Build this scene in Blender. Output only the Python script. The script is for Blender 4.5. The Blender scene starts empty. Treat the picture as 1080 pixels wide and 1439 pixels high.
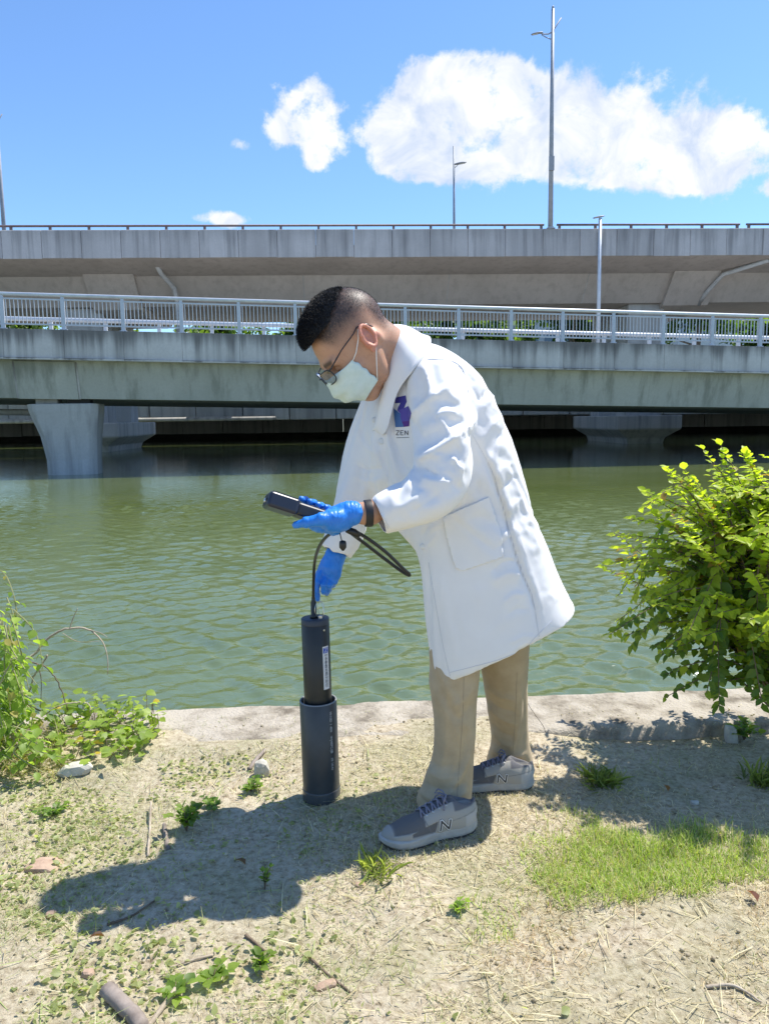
import bpy, bmesh, math, random
import numpy as np
from mathutils import Vector, Matrix
from mathutils.bvhtree import BVHTree

R = math.radians
SC = bpy.context.scene
COL = SC.collection
rng = np.random.default_rng(7)
random.seed(7)

# ------------------------------------------------------------------ camera
CAM_H = 1.12
cam_d = bpy.data.cameras.new('camera')
cam_d.sensor_fit = 'HORIZONTAL'; cam_d.sensor_width = 36.0; cam_d.lens = 36.0
cam_d.clip_start = 0.05; cam_d.clip_end = 3000
cam = bpy.data.objects.new('camera', cam_d); COL.objects.link(cam)
CAM_R = Matrix.Rotation(R(90 - 6.9), 3, 'X') @ Matrix.Rotation(R(-0.8), 3, 'Z')
cam.matrix_world = Matrix.Translation((0, 0, CAM_H)) @ CAM_R.to_4x4()
SC.camera = cam

# ------------------------------------------------------------------ sun, sky, exposure
SUN_DIR = Vector((0.63, 0.36, 1.42)).normalized()        # towards the sun
sun_d = bpy.data.lights.new('sun', 'SUN'); sun_d.energy = 4.6; sun_d.angle = R(0.53)
sun_d.color = (1.0, 0.955, 0.88)
sun = bpy.data.objects.new('sun', sun_d); COL.objects.link(sun)
sun.rotation_euler = SUN_DIR.to_track_quat('Z', 'Y').to_euler()
sun.location = (20, 12, 45)
SC.view_settings.view_transform = 'Standard'
SC.view_settings.look = 'None'
SC.view_settings.exposure = 0.66
SC.view_settings.gamma = 1.0
SC.cycles.use_denoising = True
SC.cycles.max_bounces = 8
SC.cycles.transparent_max_bounces = 8
SC.cycles.sample_clamp_indirect = 6.0

world = bpy.data.worlds.new('World'); SC.world = world; world.use_nodes = True


def sky_world():
    nt = world.node_tree; N = nt.nodes; L = nt.links
    N.clear()
    out = N.new('ShaderNodeOutputWorld'); bg = N.new('ShaderNodeBackground')
    bg.inputs['Strength'].default_value = 0.13
    L.new(bg.outputs[0], out.inputs[0])
    sky = N.new('ShaderNodeTexSky'); sky.sky_type = 'NISHITA'; sky.sun_disc = False
    sky.sun_elevation = math.asin(SUN_DIR.z)
    sky.sun_rotation = math.atan2(SUN_DIR.x, SUN_DIR.y)
    sky.altitude = 0; sky.air_density = 1.0; sky.dust_density = 0.2; sky.ozone_density = 4.0
    tc = N.new('ShaderNodeTexCoord')
    sep = N.new('ShaderNodeSeparateXYZ'); L.new(tc.outputs['Generated'], sep.inputs[0])

    def m(op, a, b=None, c=None):
        n = N.new('ShaderNodeMath'); n.operation = op
        for i, v in enumerate((a, b, c)):
            if v is None: continue
            if isinstance(v, (int, float)): n.inputs[i].default_value = v
            else: L.new(v, n.inputs[i])
        return n.outputs[0]
    X, Y, Z = sep.outputs
    yy = m('MAXIMUM', Y, 0.02)
    gu = m('DIVIDE', X, yy); gv = m('DIVIDE', Z, yy)
    # large domain-warping noise breaks the cloud outlines up
    def noise(scale, detail, rough, vec=None, dist=0.0):
        n = N.new('ShaderNodeTexNoise'); n.inputs['Scale'].default_value = scale
        n.inputs['Detail'].default_value = detail; n.inputs['Roughness'].default_value = rough
        n.inputs['Distortion'].default_value = dist
        L.new(vec if vec is not None else tc.outputs['Generated'], n.inputs['Vector'])
        return n
    n1 = noise(12, 10, 0.62, None, 0.25); n2 = noise(42, 8, 0.65)
    # cumulus in front of us, (azimuth slope, elevation slope, half width, half height)
    def dirn(u, v):
        d = CAM_R @ Vector(((u - 540) / 1080, (719.5 - v) / 1080, -1)); return d.x / d.y, d.z / d.y
    blobs = [(442, 125, 36, 34), (424, 166, 42, 32), (452, 194, 36, 26), (444, 228, 18, 16), (395, 185, 18, 14),
             (640, 108, 64, 34), (705, 108, 46, 32), (600, 150, 60, 40), (612, 190, 70, 42), (556, 200, 36, 30), (575, 236, 36, 20), (690, 170, 90, 56), (640, 225, 60, 26),
             (775, 160, 56, 46), (835, 195, 78, 50), (790, 225, 60, 24), (905, 200, 70, 46), (880, 240, 60, 22), (1012, 180, 40, 44), (1052, 208, 52, 30), (1078, 222, 36, 22), (980, 225, 56, 34), (965, 255, 40, 18),
             (335, 203, 20, 13), (292, 304, 26, 10), (325, 310, 20, 7), (1092, 268, 26, 14)]
    tot = None
    for (u, v, a, b) in blobs:
        cu, cv = dirn(u, v)
        du = m('DIVIDE', m('SUBTRACT', gu, cu), a / 1080); dv = m('DIVIDE', m('SUBTRACT', gv, cv), b / 1080)
        e = m('EXPONENT', m('MULTIPLY', m('ADD', m('MULTIPLY', du, du), m('MULTIPLY', dv, dv)), -0.8))
        tot = e if tot is None else m('ADD', tot, e)
    front = m('GREATER_THAN', Y, 0.3)
    tot = m('MULTIPLY', m('MINIMUM', tot, 1.22), front)
    dens = m('ADD', m('SUBTRACT', tot, m('MULTIPLY', m('LESS_THAN', tot, 0.02), 2.0)), m('MULTIPLY', m('SUBTRACT', n1.outputs[0], 0.5), 2.5))
    dens = m('ADD', dens, m('MULTIPLY', m('SUBTRACT', n2.outputs[0], 0.5), 1.3))
    mr = N.new('ShaderNodeMapRange'); mr.interpolation_type = 'SMOOTHSTEP'
    L.new(dens, mr.inputs[0]); mr.inputs[1].default_value = 0.48; mr.inputs[2].default_value = 1.08
    # the same scattered cumulus all round the rest of the sky
    n3 = noise(2.6, 9, 0.62, None, 0.4)
    mr2 = N.new('ShaderNodeMapRange'); mr2.interpolation_type = 'SMOOTHSTEP'
    L.new(n3.outputs[0], mr2.inputs[0]); mr2.inputs[1].default_value = 0.585; mr2.inputs[2].default_value = 0.68
    away = N.new('ShaderNodeMapRange'); L.new(Y, away.inputs[0])
    away.inputs[1].default_value = 0.72; away.inputs[2].default_value = 0.55
    up = N.new('ShaderNodeMapRange'); L.new(Z, up.inputs[0]); up.inputs[1].default_value = 0.0; up.inputs[2].default_value = 0.12
    gen = m('MULTIPLY', m('MULTIPLY', mr2.outputs[0], away.outputs[0]), up.outputs[0])
    mask = m('MAXIMUM', mr.outputs[0], gen)
    mask = m('MULTIPLY', mask, 0.97)
    # cloud body: white, a little greyer in its folds
    nsh = noise(13, 7, 0.6, None, 0.6)
    cr = N.new('ShaderNodeMixRGB'); cr.inputs[1].default_value = (3.3, 3.8, 4.7, 1); cr.inputs[2].default_value = (5.35, 5.35, 5.4, 1)
    mr3 = N.new('ShaderNodeMapRange'); L.new(nsh.outputs[0], mr3.inputs[0]); mr3.inputs[1].default_value = 0.36; mr3.inputs[2].default_value = 0.60
    L.new(mr3.outputs[0], cr.inputs[0])
    mix = N.new('ShaderNodeMixRGB'); L.new(mask, mix.inputs[0]); tint = N.new('ShaderNodeMixRGB'); tint.blend_type = 'MULTIPLY'; tint.inputs[0].default_value = 1; tint.inputs[2].default_value = (0.80, 0.95, 1.10, 1)
    L.new(sky.outputs[0], tint.inputs[1]); L.new(tint.outputs[0], mix.inputs[1]); L.new(cr.outputs[0], mix.inputs[2])
    L.new(mix.outputs[0], bg.inputs[0])
    world.cycles.sampling_method = 'MANUAL'; world.cycles.sample_map_resolution = 512


sky_world()


# ------------------------------------------------------------------ helpers
def pix(u, v, y):
    """world point at distance y (metres along +Y) that a photo pixel looks at: used to survey sizes."""
    d = CAM_R @ Vector(((u - 540) / 1080, (719.5 - v) / 1080, -1))
    k = y / d.y
    return Vector((d.x * k, y, CAM_H + d.z * k))


def gnd(u, v, z=0.0):
    d = CAM_R @ Vector(((u - 540) / 1080, (719.5 - v) / 1080, -1))
    k = (z - CAM_H) / d.z
    return Vector((d.x * k, d.y * k, z))


def mk(name, verts, faces, mat=None, parent=None, smooth=False, loc=None):
    me = bpy.data.meshes.new(name)
    if isinstance(verts, np.ndarray): verts = verts.tolist()
    if isinstance(faces, np.ndarray): faces = faces.tolist()
    me.from_pydata(verts, [], faces)
    me.update()
    if smooth: me.polygons.foreach_set('use_smooth', [True] * len(me.polygons))
    o = bpy.data.objects.new(name, me); COL.objects.link(o)
    if mat is not None: me.materials.append(mat)
    if parent is not None: o.parent = parent
    if loc is not None: o.location = loc
    return o


def fast_mesh(name, V, F, mat=None, parent=None, smooth=False):
    """numpy verts (n,3), faces (m,k) all of one size k"""
    me = bpy.data.meshes.new(name)
    V = np.ascontiguousarray(V, dtype=np.float32); F = np.ascontiguousarray(F, dtype=np.int32)
    k = F.shape[1]
    me.vertices.add(len(V)); me.vertices.foreach_set('co', V.ravel())
    me.loops.add(F.size); me.loops.foreach_set('vertex_index', F.ravel())
    me.polygons.add(len(F)); me.polygons.foreach_set('loop_start', np.arange(0, F.size, k, dtype=np.int32))
    me.polygons.foreach_set('loop_total', np.full(len(F), k, dtype=np.int32))
    if smooth: me.polygons.foreach_set('use_smooth', np.ones(len(F), dtype=bool))
    me.update(calc_edges=True); me.validate()
    o = bpy.data.objects.new(name, me); COL.objects.link(o)
    if mat is not None: me.materials.append(mat)
    if parent is not None: o.parent = parent
    return o


def copy_part(o, parent, M=None):
    c = o.copy(); COL.objects.link(c); c.parent = parent
    if M is not None: c.matrix_local = M
    return c


def empty(name, loc=(0, 0, 0)):
    o = bpy.data.objects.new(name, None); COL.objects.link(o); o.location = loc
    o.empty_display_size = 0.2
    return o


def tag(o, label=None, cat=None, group=None, kind=None):
    if label: o['label'] = label
    if cat: o['category'] = cat
    if group: o['group'] = group
    if kind: o['kind'] = kind
    return o


class MB:
    def __init__(s): s.v = []; s.f = []
    def add(s, V, F):
        n = len(s.v); s.v += [tuple(p) for p in V]; s.f += [tuple(i + n for i in f) for f in F]; return s
    def box(s, a, b, M=None):
        x0, y0, z0 = a; x1, y1, z1 = b
        V = [(x0, y0, z0), (x1, y0, z0), (x1, y1, z0), (x0, y1, z0), (x0, y0, z1), (x1, y0, z1), (x1, y1, z1), (x0, y1, z1)]
        if M is not None: V = [M @ Vector(p) for p in V]
        return s.add(V, [(0, 3, 2, 1), (4, 5, 6, 7), (0, 1, 5, 4), (1, 2, 6, 5), (2, 3, 7, 6), (3, 0, 4, 7)])
    def tube(s, pts, r, n=8, caps=True):
        pts = [Vector(p) for p in pts]; rs = r if isinstance(r, (list, tuple, np.ndarray)) else [r] * len(pts)
        V = []; prev = None
        for i, p in enumerate(pts):
            t = (pts[min(i + 1, len(pts) - 1)] - pts[max(i - 1, 0)]).normalized()
            if prev is None:
                a = Vector((0, 0, 1)) if abs(t.z) < 0.9 else Vector((1, 0, 0))
                u = t.cross(a).normalized()
            else:
                u = (prev - t * prev.dot(t)).normalized()
            prev = u; w = t.cross(u)
            for k in range(n):
                an = 2 * math.pi * k / n
                V.append(p + (u * math.cos(an) + w * math.sin(an)) * rs[i])
        F = []
        for i in range(len(pts) - 1):
            for k in range(n):
                a = i * n + k; b = i * n + (k + 1) % n
                F.append((a, b, b + n, a + n))
        if caps: F += [tuple(range(n))[::-1], tuple(range((len(pts) - 1) * n, len(pts) * n))]
        return s.add(V, F)
    def lathe(s, prof, n=32, c=(0, 0, 0)):
        V = []; F = []
        for (r, z) in prof:
            for k in range(n):
                an = 2 * math.pi * k / n
                V.append((c[0] + r * math.cos(an), c[1] + r * math.sin(an), c[2] + z))
        for i in range(len(prof) - 1):
            for k in range(n):
                a = i * n + k; b = i * n + (k + 1) % n
                F.append((a, b, b + n, a + n))
        return s.add(V, F)
    def prism(s, prof, fn, s0, s1, n=1, caps=True):
        """closed profile [(t,h)] swept along s through fn(s,t,h)"""
        k = len(prof); V = []; F = []
        for i in range(n + 1):
            ss = s0 + (s1 - s0) * i / n
            V += [fn(ss, t, h) for t, h in prof]
        for i in range(n):
            for j in range(k):
                a = i * k + j; b = i * k + (j + 1) % k
                F.append((a, a + k, b + k, b))
        if caps: F += [tuple(range(k)), tuple(range(n * k, n * k + k))[::-1]]
        return s.add(V, F)
    def build(s, name, mat=None, parent=None, smooth=False):
        return mk(name, s.v, s.f, mat, parent, smooth)


def bevel(o, w, seg=2):
    b = o.modifiers.new('bevel', 'BEVEL'); b.width = w; b.segments = seg; b.limit_method = 'ANGLE'
    return o


# ------------------------------------------------------------------ materials
def mat(name, cols, rough=0.7, scale=8.0, detail=6, bump=0.0, bscale=None, bdist=0.01, metal=0.0, spec=0.5, stretch=(1, 1, 1),
        contrast=(0.35, 0.65), coat=0.0, sss=0.0, trans=0.0, coord='Object', ior=1.5, sheen=0.0):
    """principled material whose colour wanders between the given colours"""
    M = bpy.data.materials.new(name); M.use_nodes = True
    nt = M.node_tree; N = nt.nodes; L = nt.links
    P = N['Principled BSDF']
    P.inputs['Roughness'].default_value = rough; P.inputs['Metallic'].default_value = metal
    P.inputs['Specular IOR Level'].default_value = spec; P.inputs['IOR'].default_value = ior
    P.inputs['Coat Weight'].default_value = coat
    if sheen: P.inputs['Sheen Weight'].default_value = sheen
    if trans: P.inputs['Transmission Weight'].default_value = trans
    if sss:
        P.inputs['Subsurface Weight'].default_value = sss; P.inputs['Subsurface Scale'].default_value = 0.01
        P.inputs['Subsurface Radius'].default_value = (1.0, 0.35, 0.2)
    if len(cols) == 3 and isinstance(cols[0], (int, float)): cols = [cols]
    tc = N.new('ShaderNodeTexCoord'); mp = N.new('ShaderNodeMapping'); mp.inputs['Scale'].default_value = stretch
    L.new(tc.outputs[coord], mp.inputs[0])
    if len(cols) > 1:
        n = N.new('ShaderNodeTexNoise'); n.inputs['Scale'].default_value = scale; n.inputs['Detail'].default_value = detail
        n.inputs['Roughness'].default_value = 0.62
        L.new(mp.outputs[0], n.inputs['Vector'])
        r = N.new('ShaderNodeValToRGB'); e = r.color_ramp.elements
        while len(e) < len(cols): e.new(0.5)
        for i, c in enumerate(cols):
            e[i].position = contrast[0] + (contrast[1] - contrast[0]) * i / (len(cols) - 1); e[i].color = (*c, 1)
        L.new(n.outputs[0], r.inputs[0]); L.new(r.outputs[0], P.inputs['Base Color'])
    else:
        P.inputs['Base Color'].default_value = (*cols[0], 1)
    if bump:
        b = N.new('ShaderNodeBump'); b.inputs['Strength'].default_value = bump; b.inputs['Distance'].default_value = bdist
        n2 = N.new('ShaderNodeTexNoise'); n2.inputs['Scale'].default_value = bscale or scale * 3; n2.inputs['Detail'].default_value = 5
        L.new(mp.outputs[0], n2.inputs['Vector']); L.new(n2.outputs[0], b.inputs['Height']); L.new(b.outputs[0], P.inputs['Normal'])
    return M


def concrete(name, base, stain, streak=0.6, scale=0.6, grime_shade=0.0, rough=0.85, per_obj=0.0):
    """weathered concrete: cloudy tone plus vertical rain streaks"""
    M = bpy.data.materials.new(name); M.use_nodes = True
    nt = M.node_tree; N = nt.nodes; L = nt.links; P = N['Principled BSDF']
    P.inputs['Roughness'].default_value = rough; P.inputs['Specular IOR Level'].default_value = 0.25
    ge = N.new('ShaderNodeNewGeometry')
    def noise(sc, stretch, det=6):
        mp = N.new('ShaderNodeMapping'); mp.inputs['Scale'].default_value = stretch; L.new(ge.outputs['Position'], mp.inputs[0])
        n = N.new('ShaderNodeTexNoise'); n.inputs['Scale'].default_value = sc; n.inputs['Detail'].default_value = det
        n.inputs['Roughness'].default_value = 0.6; L.new(mp.outputs[0], n.inputs['Vector']); return n
    a = noise(scale, (1, 1, 1)); b = noise(1.0, (2.4, 2.4, 0.12)); c = noise(0.35, (1.2, 1.2, 0.05)); d = noise(14, (1, 1, 1))
    def rng_(n, lo, hi):
        r = N.new('ShaderNodeMapRange'); L.new(n.outputs[0], r.inputs[0]); r.inputs[1].default_value = lo; r.inputs[2].default_value = hi; return r.outputs[0]
    def mixc(f, c1, c2):
        x = N.new('ShaderNodeMixRGB')
        if isinstance(f, float): x.inputs[0].default_value = f
        else: L.new(f, x.inputs[0])
        for i, cc in ((1, c1), (2, c2)):
            if isinstance(cc, tuple): x.inputs[i].default_value = (*cc, 1)
            else: L.new(cc, x.inputs[i])
        return x.outputs[0]
    def mul(u, v):
        x = N.new('ShaderNodeMath'); x.operation = 'MULTIPLY'
        for i, w in enumerate((u, v)):
            if isinstance(w, float): x.inputs[i].default_value = w
            else: L.new(w, x.inputs[i])
        return x.outputs[0]
    lite = tuple(min(1, x * 1.22) for x in base)
    col = mixc(rng_(a, 0.3, 0.7), base, lite)
    col = mixc(mul(rng_(b, 0.48, 0.66), streak), col, stain)
    col = mixc(mul(rng_(c, 0.5, 0.7), streak * 0.8), col, stain)
    col = mixc(mul(rng_(d, 0.35, 0.75), 0.22), col, tuple(x * 0.6 for x in base))
    if grime_shade:
        # ragged grime below the top edge, plus painted overhang shade on the girder
        tc = N.new('ShaderNodeTexCoord'); sx = N.new('ShaderNodeSeparateXYZ'); L.new(tc.outputs['Generated'], sx.inputs[0])
        ad = N.new('ShaderNodeMath'); ad.operation = 'ADD'; L.new(sx.outputs[2], ad.inputs[0])
        sc_ = N.new('ShaderNodeMapRange'); L.new(b.outputs[0], sc_.inputs[0]); sc_.inputs[1].default_value = 0.3; sc_.inputs[2].default_value = 0.7; sc_.inputs[3].default_value = -0.32; sc_.inputs[4].default_value = 0.32
        L.new(sc_.outputs[0], ad.inputs[1])
        gr = N.new('ShaderNodeMapRange'); gr.interpolation_type = 'SMOOTHSTEP'; L.new(ad.outputs[0], gr.inputs[0]); gr.inputs[1].default_value = 0.38; gr.inputs[2].default_value = 1.05; gr.inputs[4].default_value = grime_shade
        col = mixc(gr.outputs[0], col, tuple(x * 0.7 for x in stain))
    if per_obj:
        oi = N.new('ShaderNodeObjectInfo')
        hs = N.new('ShaderNodeHueSaturation'); L.new(col, hs.inputs['Color'])
        r = N.new('ShaderNodeMapRange'); L.new(oi.outputs['Random'], r.inputs[0]); r.inputs[3].default_value = 1 - per_obj; r.inputs[4].default_value = 1 + per_obj
        L.new(r.outputs[0], hs.inputs['Value']); col = hs.outputs[0]
    L.new(col, P.inputs['Base Color'])
    bp = N.new('ShaderNodeBump'); bp.inputs['Strength'].default_value = 0.35; bp.inputs['Distance'].default_value = 0.02
    L.new(d.outputs[0], bp.inputs['Height']); L.new(bp.outputs[0], P.inputs['Normal'])
    return M

# ------------------------------------------------------------------ numpy noise
_LATTICE = {}


def vnoise(x, y, seed=0):
    if seed not in _LATTICE: _LATTICE[seed] = np.random.default_rng(seed).random((256, 256)).astype(np.float32)
    g = _LATTICE[seed]
    xi = np.floor(x).astype(int); yi = np.floor(y).astype(int)
    fx = x - xi; fy = y - yi
    fx = fx * fx * (3 - 2 * fx); fy = fy * fy * (3 - 2 * fy)
    a = g[xi & 255, yi & 255]; b = g[(xi + 1) & 255, yi & 255]; c = g[xi & 255, (yi + 1) & 255]; d = g[(xi + 1) & 255, (yi + 1) & 255]
    return (a * (1 - fx) + b * fx) * (1 - fy) + (c * (1 - fx) + d * fx) * fy


def fbm(x, y, oct=4, seed=0, gain=0.5):
    s = 0; a = 1; t = 0
    for i in range(oct):
        s = s + a * vnoise(x * 2 ** i + 17.3 * i, y * 2 ** i + 5.1 * i, seed + i); t += a; a *= gain
    return s / t


def sstep(a, b, x):
    t = np.clip((x - a) / (b - a), 0, 1); return t * t * (3 - 2 * t)


# ------------------------------------------------------------------ near bank
WATER_Z = -0.62
LEDGE_Z = 0.035
e0 = gnd(200, 996, LEDGE_Z); e1 = gnd(1000, 967, LEDGE_Z)          # water-side edge of the coping
edir = (e1 - e0); edir.z = 0; edir.normalize(); enor = Vector((-edir.y, edir.x, 0))   # enor points to the water
LEDGE_W = 0.345


def edge_dist(x, y):
    """signed distance landwards from the water-side edge"""
    return -((x - e0.x) * enor.x + (y - e0.y) * enor.y)


def edge_s(x, y):
    return (x - e0.x) * edir.x + (y - e0.y) * edir.y


def soil_z(x, y):
    d = edge_dist(x, y)
    z = (fbm(x * 1.3 + 9, y * 1.3, 3, 3) - 0.5) * 0.05 + (fbm(x * 9, y * 9, 4, 11) - 0.5) * 0.022 + (fbm(x * 42, y * 42, 2, 19) - 0.5) * 0.009
    # soil has crept up to the coping on the left half and stays a step below it on the right
    rise = sstep(0.9, 0.35, x) * 0.034 * sstep(0.62, 0.3, d)
    low = sstep(0.45, 0.95, x) * (-0.018) * sstep(0.75, 0.33, d)
    z = z * sstep(0.2, 0.5, d) * 0.85 + z * 0.15 + rise + low
    spill = (fbm(x * 4.2, y * 4.2, 3, 23) - 0.46) * 0.06 * sstep(0.95, 0.3, x)
    return z + spill * sstep(0.15, 0.32, d) * sstep(0.6, 0.35, d)


def soil_material():
    M = bpy.data.materials.new('dry_soil'); M.use_nodes = True
    nt = M.node_tree; N = nt.nodes; L = nt.links; P = N['Principled BSDF']
    P.inputs['Roughness'].default_value = 0.95; P.inputs['Specular IOR Level'].default_value = 0.1
    ge = N.new('ShaderNodeNewGeometry')
    def noise(sc, det=6, ro=0.6):
        n = N.new('ShaderNodeTexNoise'); n.inputs['Scale'].default_value = sc; n.inputs['Detail'].default_value = det; n.inputs['Roughness'].default_value = ro
        L.new(ge.outputs['Position'], n.inputs['Vector']); return n
    def ramp(n, stops):
        r = N.new('ShaderNodeValToRGB'); e = r.color_ramp.elements
        while len(e) < len(stops): e.new(0.5)
        for i, (p, c) in enumerate(stops): e[i].position = p; e[i].color = (*c, 1)
        L.new(n.outputs[0], r.inputs[0]); return r
    a = ramp(noise(55, 8, 0.7), [(0.31, (0.15, 0.115, 0.07)), (0.41, (0.37, 0.30, 0.205)), (0.54, (0.53, 0.455, 0.33)), (0.72, (0.64, 0.565, 0.42))])
    b = ramp(noise(3.2, 5), [(0.40, (0, 0, 0)), (0.62, (1, 1, 1))])
    c = ramp(noise(90, 5, 0.7), [(0.35, (0.15, 0.16, 0.06)), (0.7, (0.38, 0.38, 0.19))])
    mx = N.new('ShaderNodeMixRGB'); L.new(a.outputs[0], mx.inputs[1]); L.new(c.outputs[0], mx.inputs[2])
    ml = N.new('ShaderNodeMath'); ml.operation = 'MULTIPLY'; L.new(b.outputs[0], ml.inputs[0]); ml.inputs[1].default_value = 0.4
    L.new(ml.outputs[0], mx.inputs[0]); L.new(mx.outputs[0], P.inputs['Base Color'])
    bp = N.new('ShaderNodeBump'); bp.inputs['Strength'].default_value = 0.9; bp.inputs['Distance'].default_value = 0.008
    L.new(noise(150, 6, 0.7).outputs[0], bp.inputs['Height']); L.new(bp.outputs[0], P.inputs['Normal'])
    return M


def grid_faces(ny, nx):
    i = np.arange(ny - 1)[:, None] * nx + np.arange(nx - 1)[None, :]
    i = i.ravel(); return np.stack([i, i + 1, i + nx + 1, i + nx], 1)


def build_bank():
    # local frame: a along the edge, d landwards
    a = np.concatenate([np.linspace(-60, -3.4, 40)[:-1], np.arange(-3.4, 3.6, 0.0145), np.linspace(3.6, 60, 40)[1:]])
    d = np.concatenate([np.linspace(0.20, 0.36, 12)[:-1], np.arange(0.36, 2.2, 0.0145), np.linspace(2.2, 60, 60)])
    A, D = np.meshgrid(a, d)
    mid = np.array([(e0.x + e1.x) / 2, (e0.y + e1.y) / 2])
    x = mid[0] + A * edir.x - D * enor.x; y = mid[1] + A * edir.y - D * enor.y
    z = soil_z(x, y)
    V = np.stack([x, y, z], -1).reshape(-1, 3)
    o = fast_mesh('ground', V, grid_faces(len(d), len(a)), soil_material(), None, True)
    tag(o, kind='structure')
    # concrete coping, cast in long blocks
    cm = mat('coping_concrete', [(0.17, 0.145, 0.11), (0.32, 0.28, 0.22), (0.42, 0.375, 0.305)], 0.95, 9, 12, 1.0, 90, 0.008, spec=0.1, contrast=(0.34, 0.58))
    root = empty('quay_ledge', (e0.x, e0.y, 0)); tag(root, kind='structure')
    s0 = edge_s(mid[0], mid[1])
    for i in range(-4, 5):
        a0 = i * 3.1 + 0.35; a1 = a0 + 3.098
        av = np.linspace(a0, a1, 130); prof = [(0.0, -1.4)] + [(0.0, t) for t in (-0.6, -0.2, 0.0)] + [(0.006, 0.02), (0.02, LEDGE_Z)] + [(t, LEDGE_Z) for t in np.linspace(0.04, LEDGE_W - 0.02, 16)] + [(LEDGE_W, LEDGE_Z - 0.012), (LEDGE_W + 0.004, -0.1)]
        Vs = []
        for (t, h) in prof:
            px = mid[0] + av * edir.x - t * enor.x; py = mid[1] + av * edir.y - t * enor.y
            n = (fbm(px * 9, py * 9 + h * 9, 5, 31, 0.6) - 0.5)
            hh = h + n * (0.018 if h > 0 else 0.0) - (0.02 * sstep(0.58, 0.75, fbm(px * 3.3, py * 3.3, 3, 77)) if t < 0.03 and h > 0 else 0)
            tt = t + (fbm(px * 5 + 4, py * 5 + h * 7, 4, 37) - 0.5) * 0.025
            Vs.append(np.stack([px - (tt - t) * enor.x - e0.x, py - (tt - t) * enor.y - e0.y, hh], -1))
        V = np.concatenate(Vs)
        fast_mesh('coping_block', V, grid_faces(len(prof), len(av)), cm, root, True)


build_bank()


# ------------------------------------------------------------------ river
def water_material():
    M = bpy.data.materials.new('river_water'); M.use_nodes = True
    nt = M.node_tree; N = nt.nodes; L = nt.links; P = N['Principled BSDF']
    P.inputs['Base Color'].default_value = (0.062, 0.098, 0.024, 1)
    P.inputs['Roughness'].default_value = 0.085; P.inputs['IOR'].default_value = 1.95; P.inputs['Specular IOR Level'].default_value = 0.72
    ge = N.new('ShaderNodeNewGeometry')
    mp = N.new('ShaderNodeMapping'); mp.inputs['Scale'].default_value = (1.0, 1.9, 1); mp.inputs['Rotation'].default_value = (0, 0, R(-12)); L.new(ge.outputs['Position'], mp.inputs[0])
    n = N.new('ShaderNodeTexNoise'); n.inputs['Scale'].default_value = 9.5; n.inputs['Detail'].default_value = 5; n.inputs['Distortion'].default_value = 0.4
    L.new(mp.outputs[0], n.inputs['Vector'])
    b = N.new('ShaderNodeBump'); b.inputs['Distance'].default_value = 0.03
    sp = N.new('ShaderNodeSeparateXYZ'); L.new(ge.outputs['Position'], sp.inputs[0])
    fr = N.new('ShaderNodeMapRange'); L.new(sp.outputs[1], fr.inputs[0]); fr.inputs[1].default_value = 4; fr.inputs[2].default_value = 26; fr.inputs[3].default_value = 0.28; fr.inputs[4].default_value = 0.06
    L.new(fr.outputs[0], b.inputs['Strength'])
    L.new(n.outputs[0], b.inputs['Height']); L.new(b.outputs[0], P.inputs['Normal'])
    # patches of suspended silt
    n2 = N.new('ShaderNodeTexNoise'); n2.inputs['Scale'].default_value = 0.5; n2.inputs['Detail'].default_value = 4; L.new(ge.outputs['Position'], n2.inputs['Vector'])
    r = N.new('ShaderNodeValToRGB'); r.color_ramp.elements[0].color = (0.096, 0.127, 0.031, 1); r.color_ramp.elements[1].color = (0.114, 0.145, 0.041, 1)
    r.color_ramp.elements[0].position = 0.35; r.color_ramp.elements[1].position = 0.65
    L.new(n2.outputs[0], r.inputs[0]); L.new(r.outputs[0], P.inputs['Base Color'])
    return M


def build_water():
    yy = np.exp(np.linspace(np.log(2.2), np.log(86), 560)); kk = np.linspace(-1.5, 1.5, 560)
    Y, K = np.meshgrid(yy, kk, indexing='ij'); X = K * (Y + 0.6)
    Yw = Y - 0.06 * X
    z = np.zeros_like(X); wr = np.random.default_rng(5)
    amp_far = sstep(27, 12, Y) * 0.88 + 0.12
    for lam, amp, n in ((0.42, 0.0026, 6), (0.25, 0.0040, 10), (0.16, 0.0020, 9), (0.11, 0.0008, 6)):
        for i in range(n):
            th = (R(50) if (i % 2) else R(128)) + wr.normal(0, 0.24); l = lam * wr.uniform(0.75, 1.3); ph = wr.uniform(0, 6.28)
            # phase wander keeps the crests short
            wob = 2.6 * fbm(X * 0.7 + i * 3, Yw * 0.7 + lam * 50, 2, 41 + i)
            k = 2 * np.pi / l
            s = np.sin(k * (X * np.cos(th) + Yw * np.sin(th)) + ph + wob * 2)
            res = sstep(0.0, 1.0, (l * 0.35) / (Y * 0.0062 + 1e-6) - 0.2)     # drop waves the grid cannot carry
            z += amp / n ** 0.5 * 1.35 * (s - 0.12 * np.cos(2 * k * (X * np.cos(th) + Yw * np.sin(th)) + 2 * ph + wob * 4)) * res
    z *= (0.45 + 1.1 * fbm(X * 0.45, Yw * 0.45, 3, 71)) * amp_far * 1.35
    V = np.stack([X, Yw, WATER_Z + z], -1).reshape(-1, 3)
    o = fast_mesh('river_water', V, grid_faces(560, 560), water_material(), None, True)
    tag(o, kind='structure')


build_water()

# ------------------------------------------------------------------ bridges
def frame(A, B):
    ax = (B - A); L = ax.length; ax /= L
    per = Vector((-ax.y, ax.x, 0)).normalized()
    def fn(s, t, h): return A + ax * s + per * t + Vector((0, 0, h))
    return fn, L, ax, per


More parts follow.
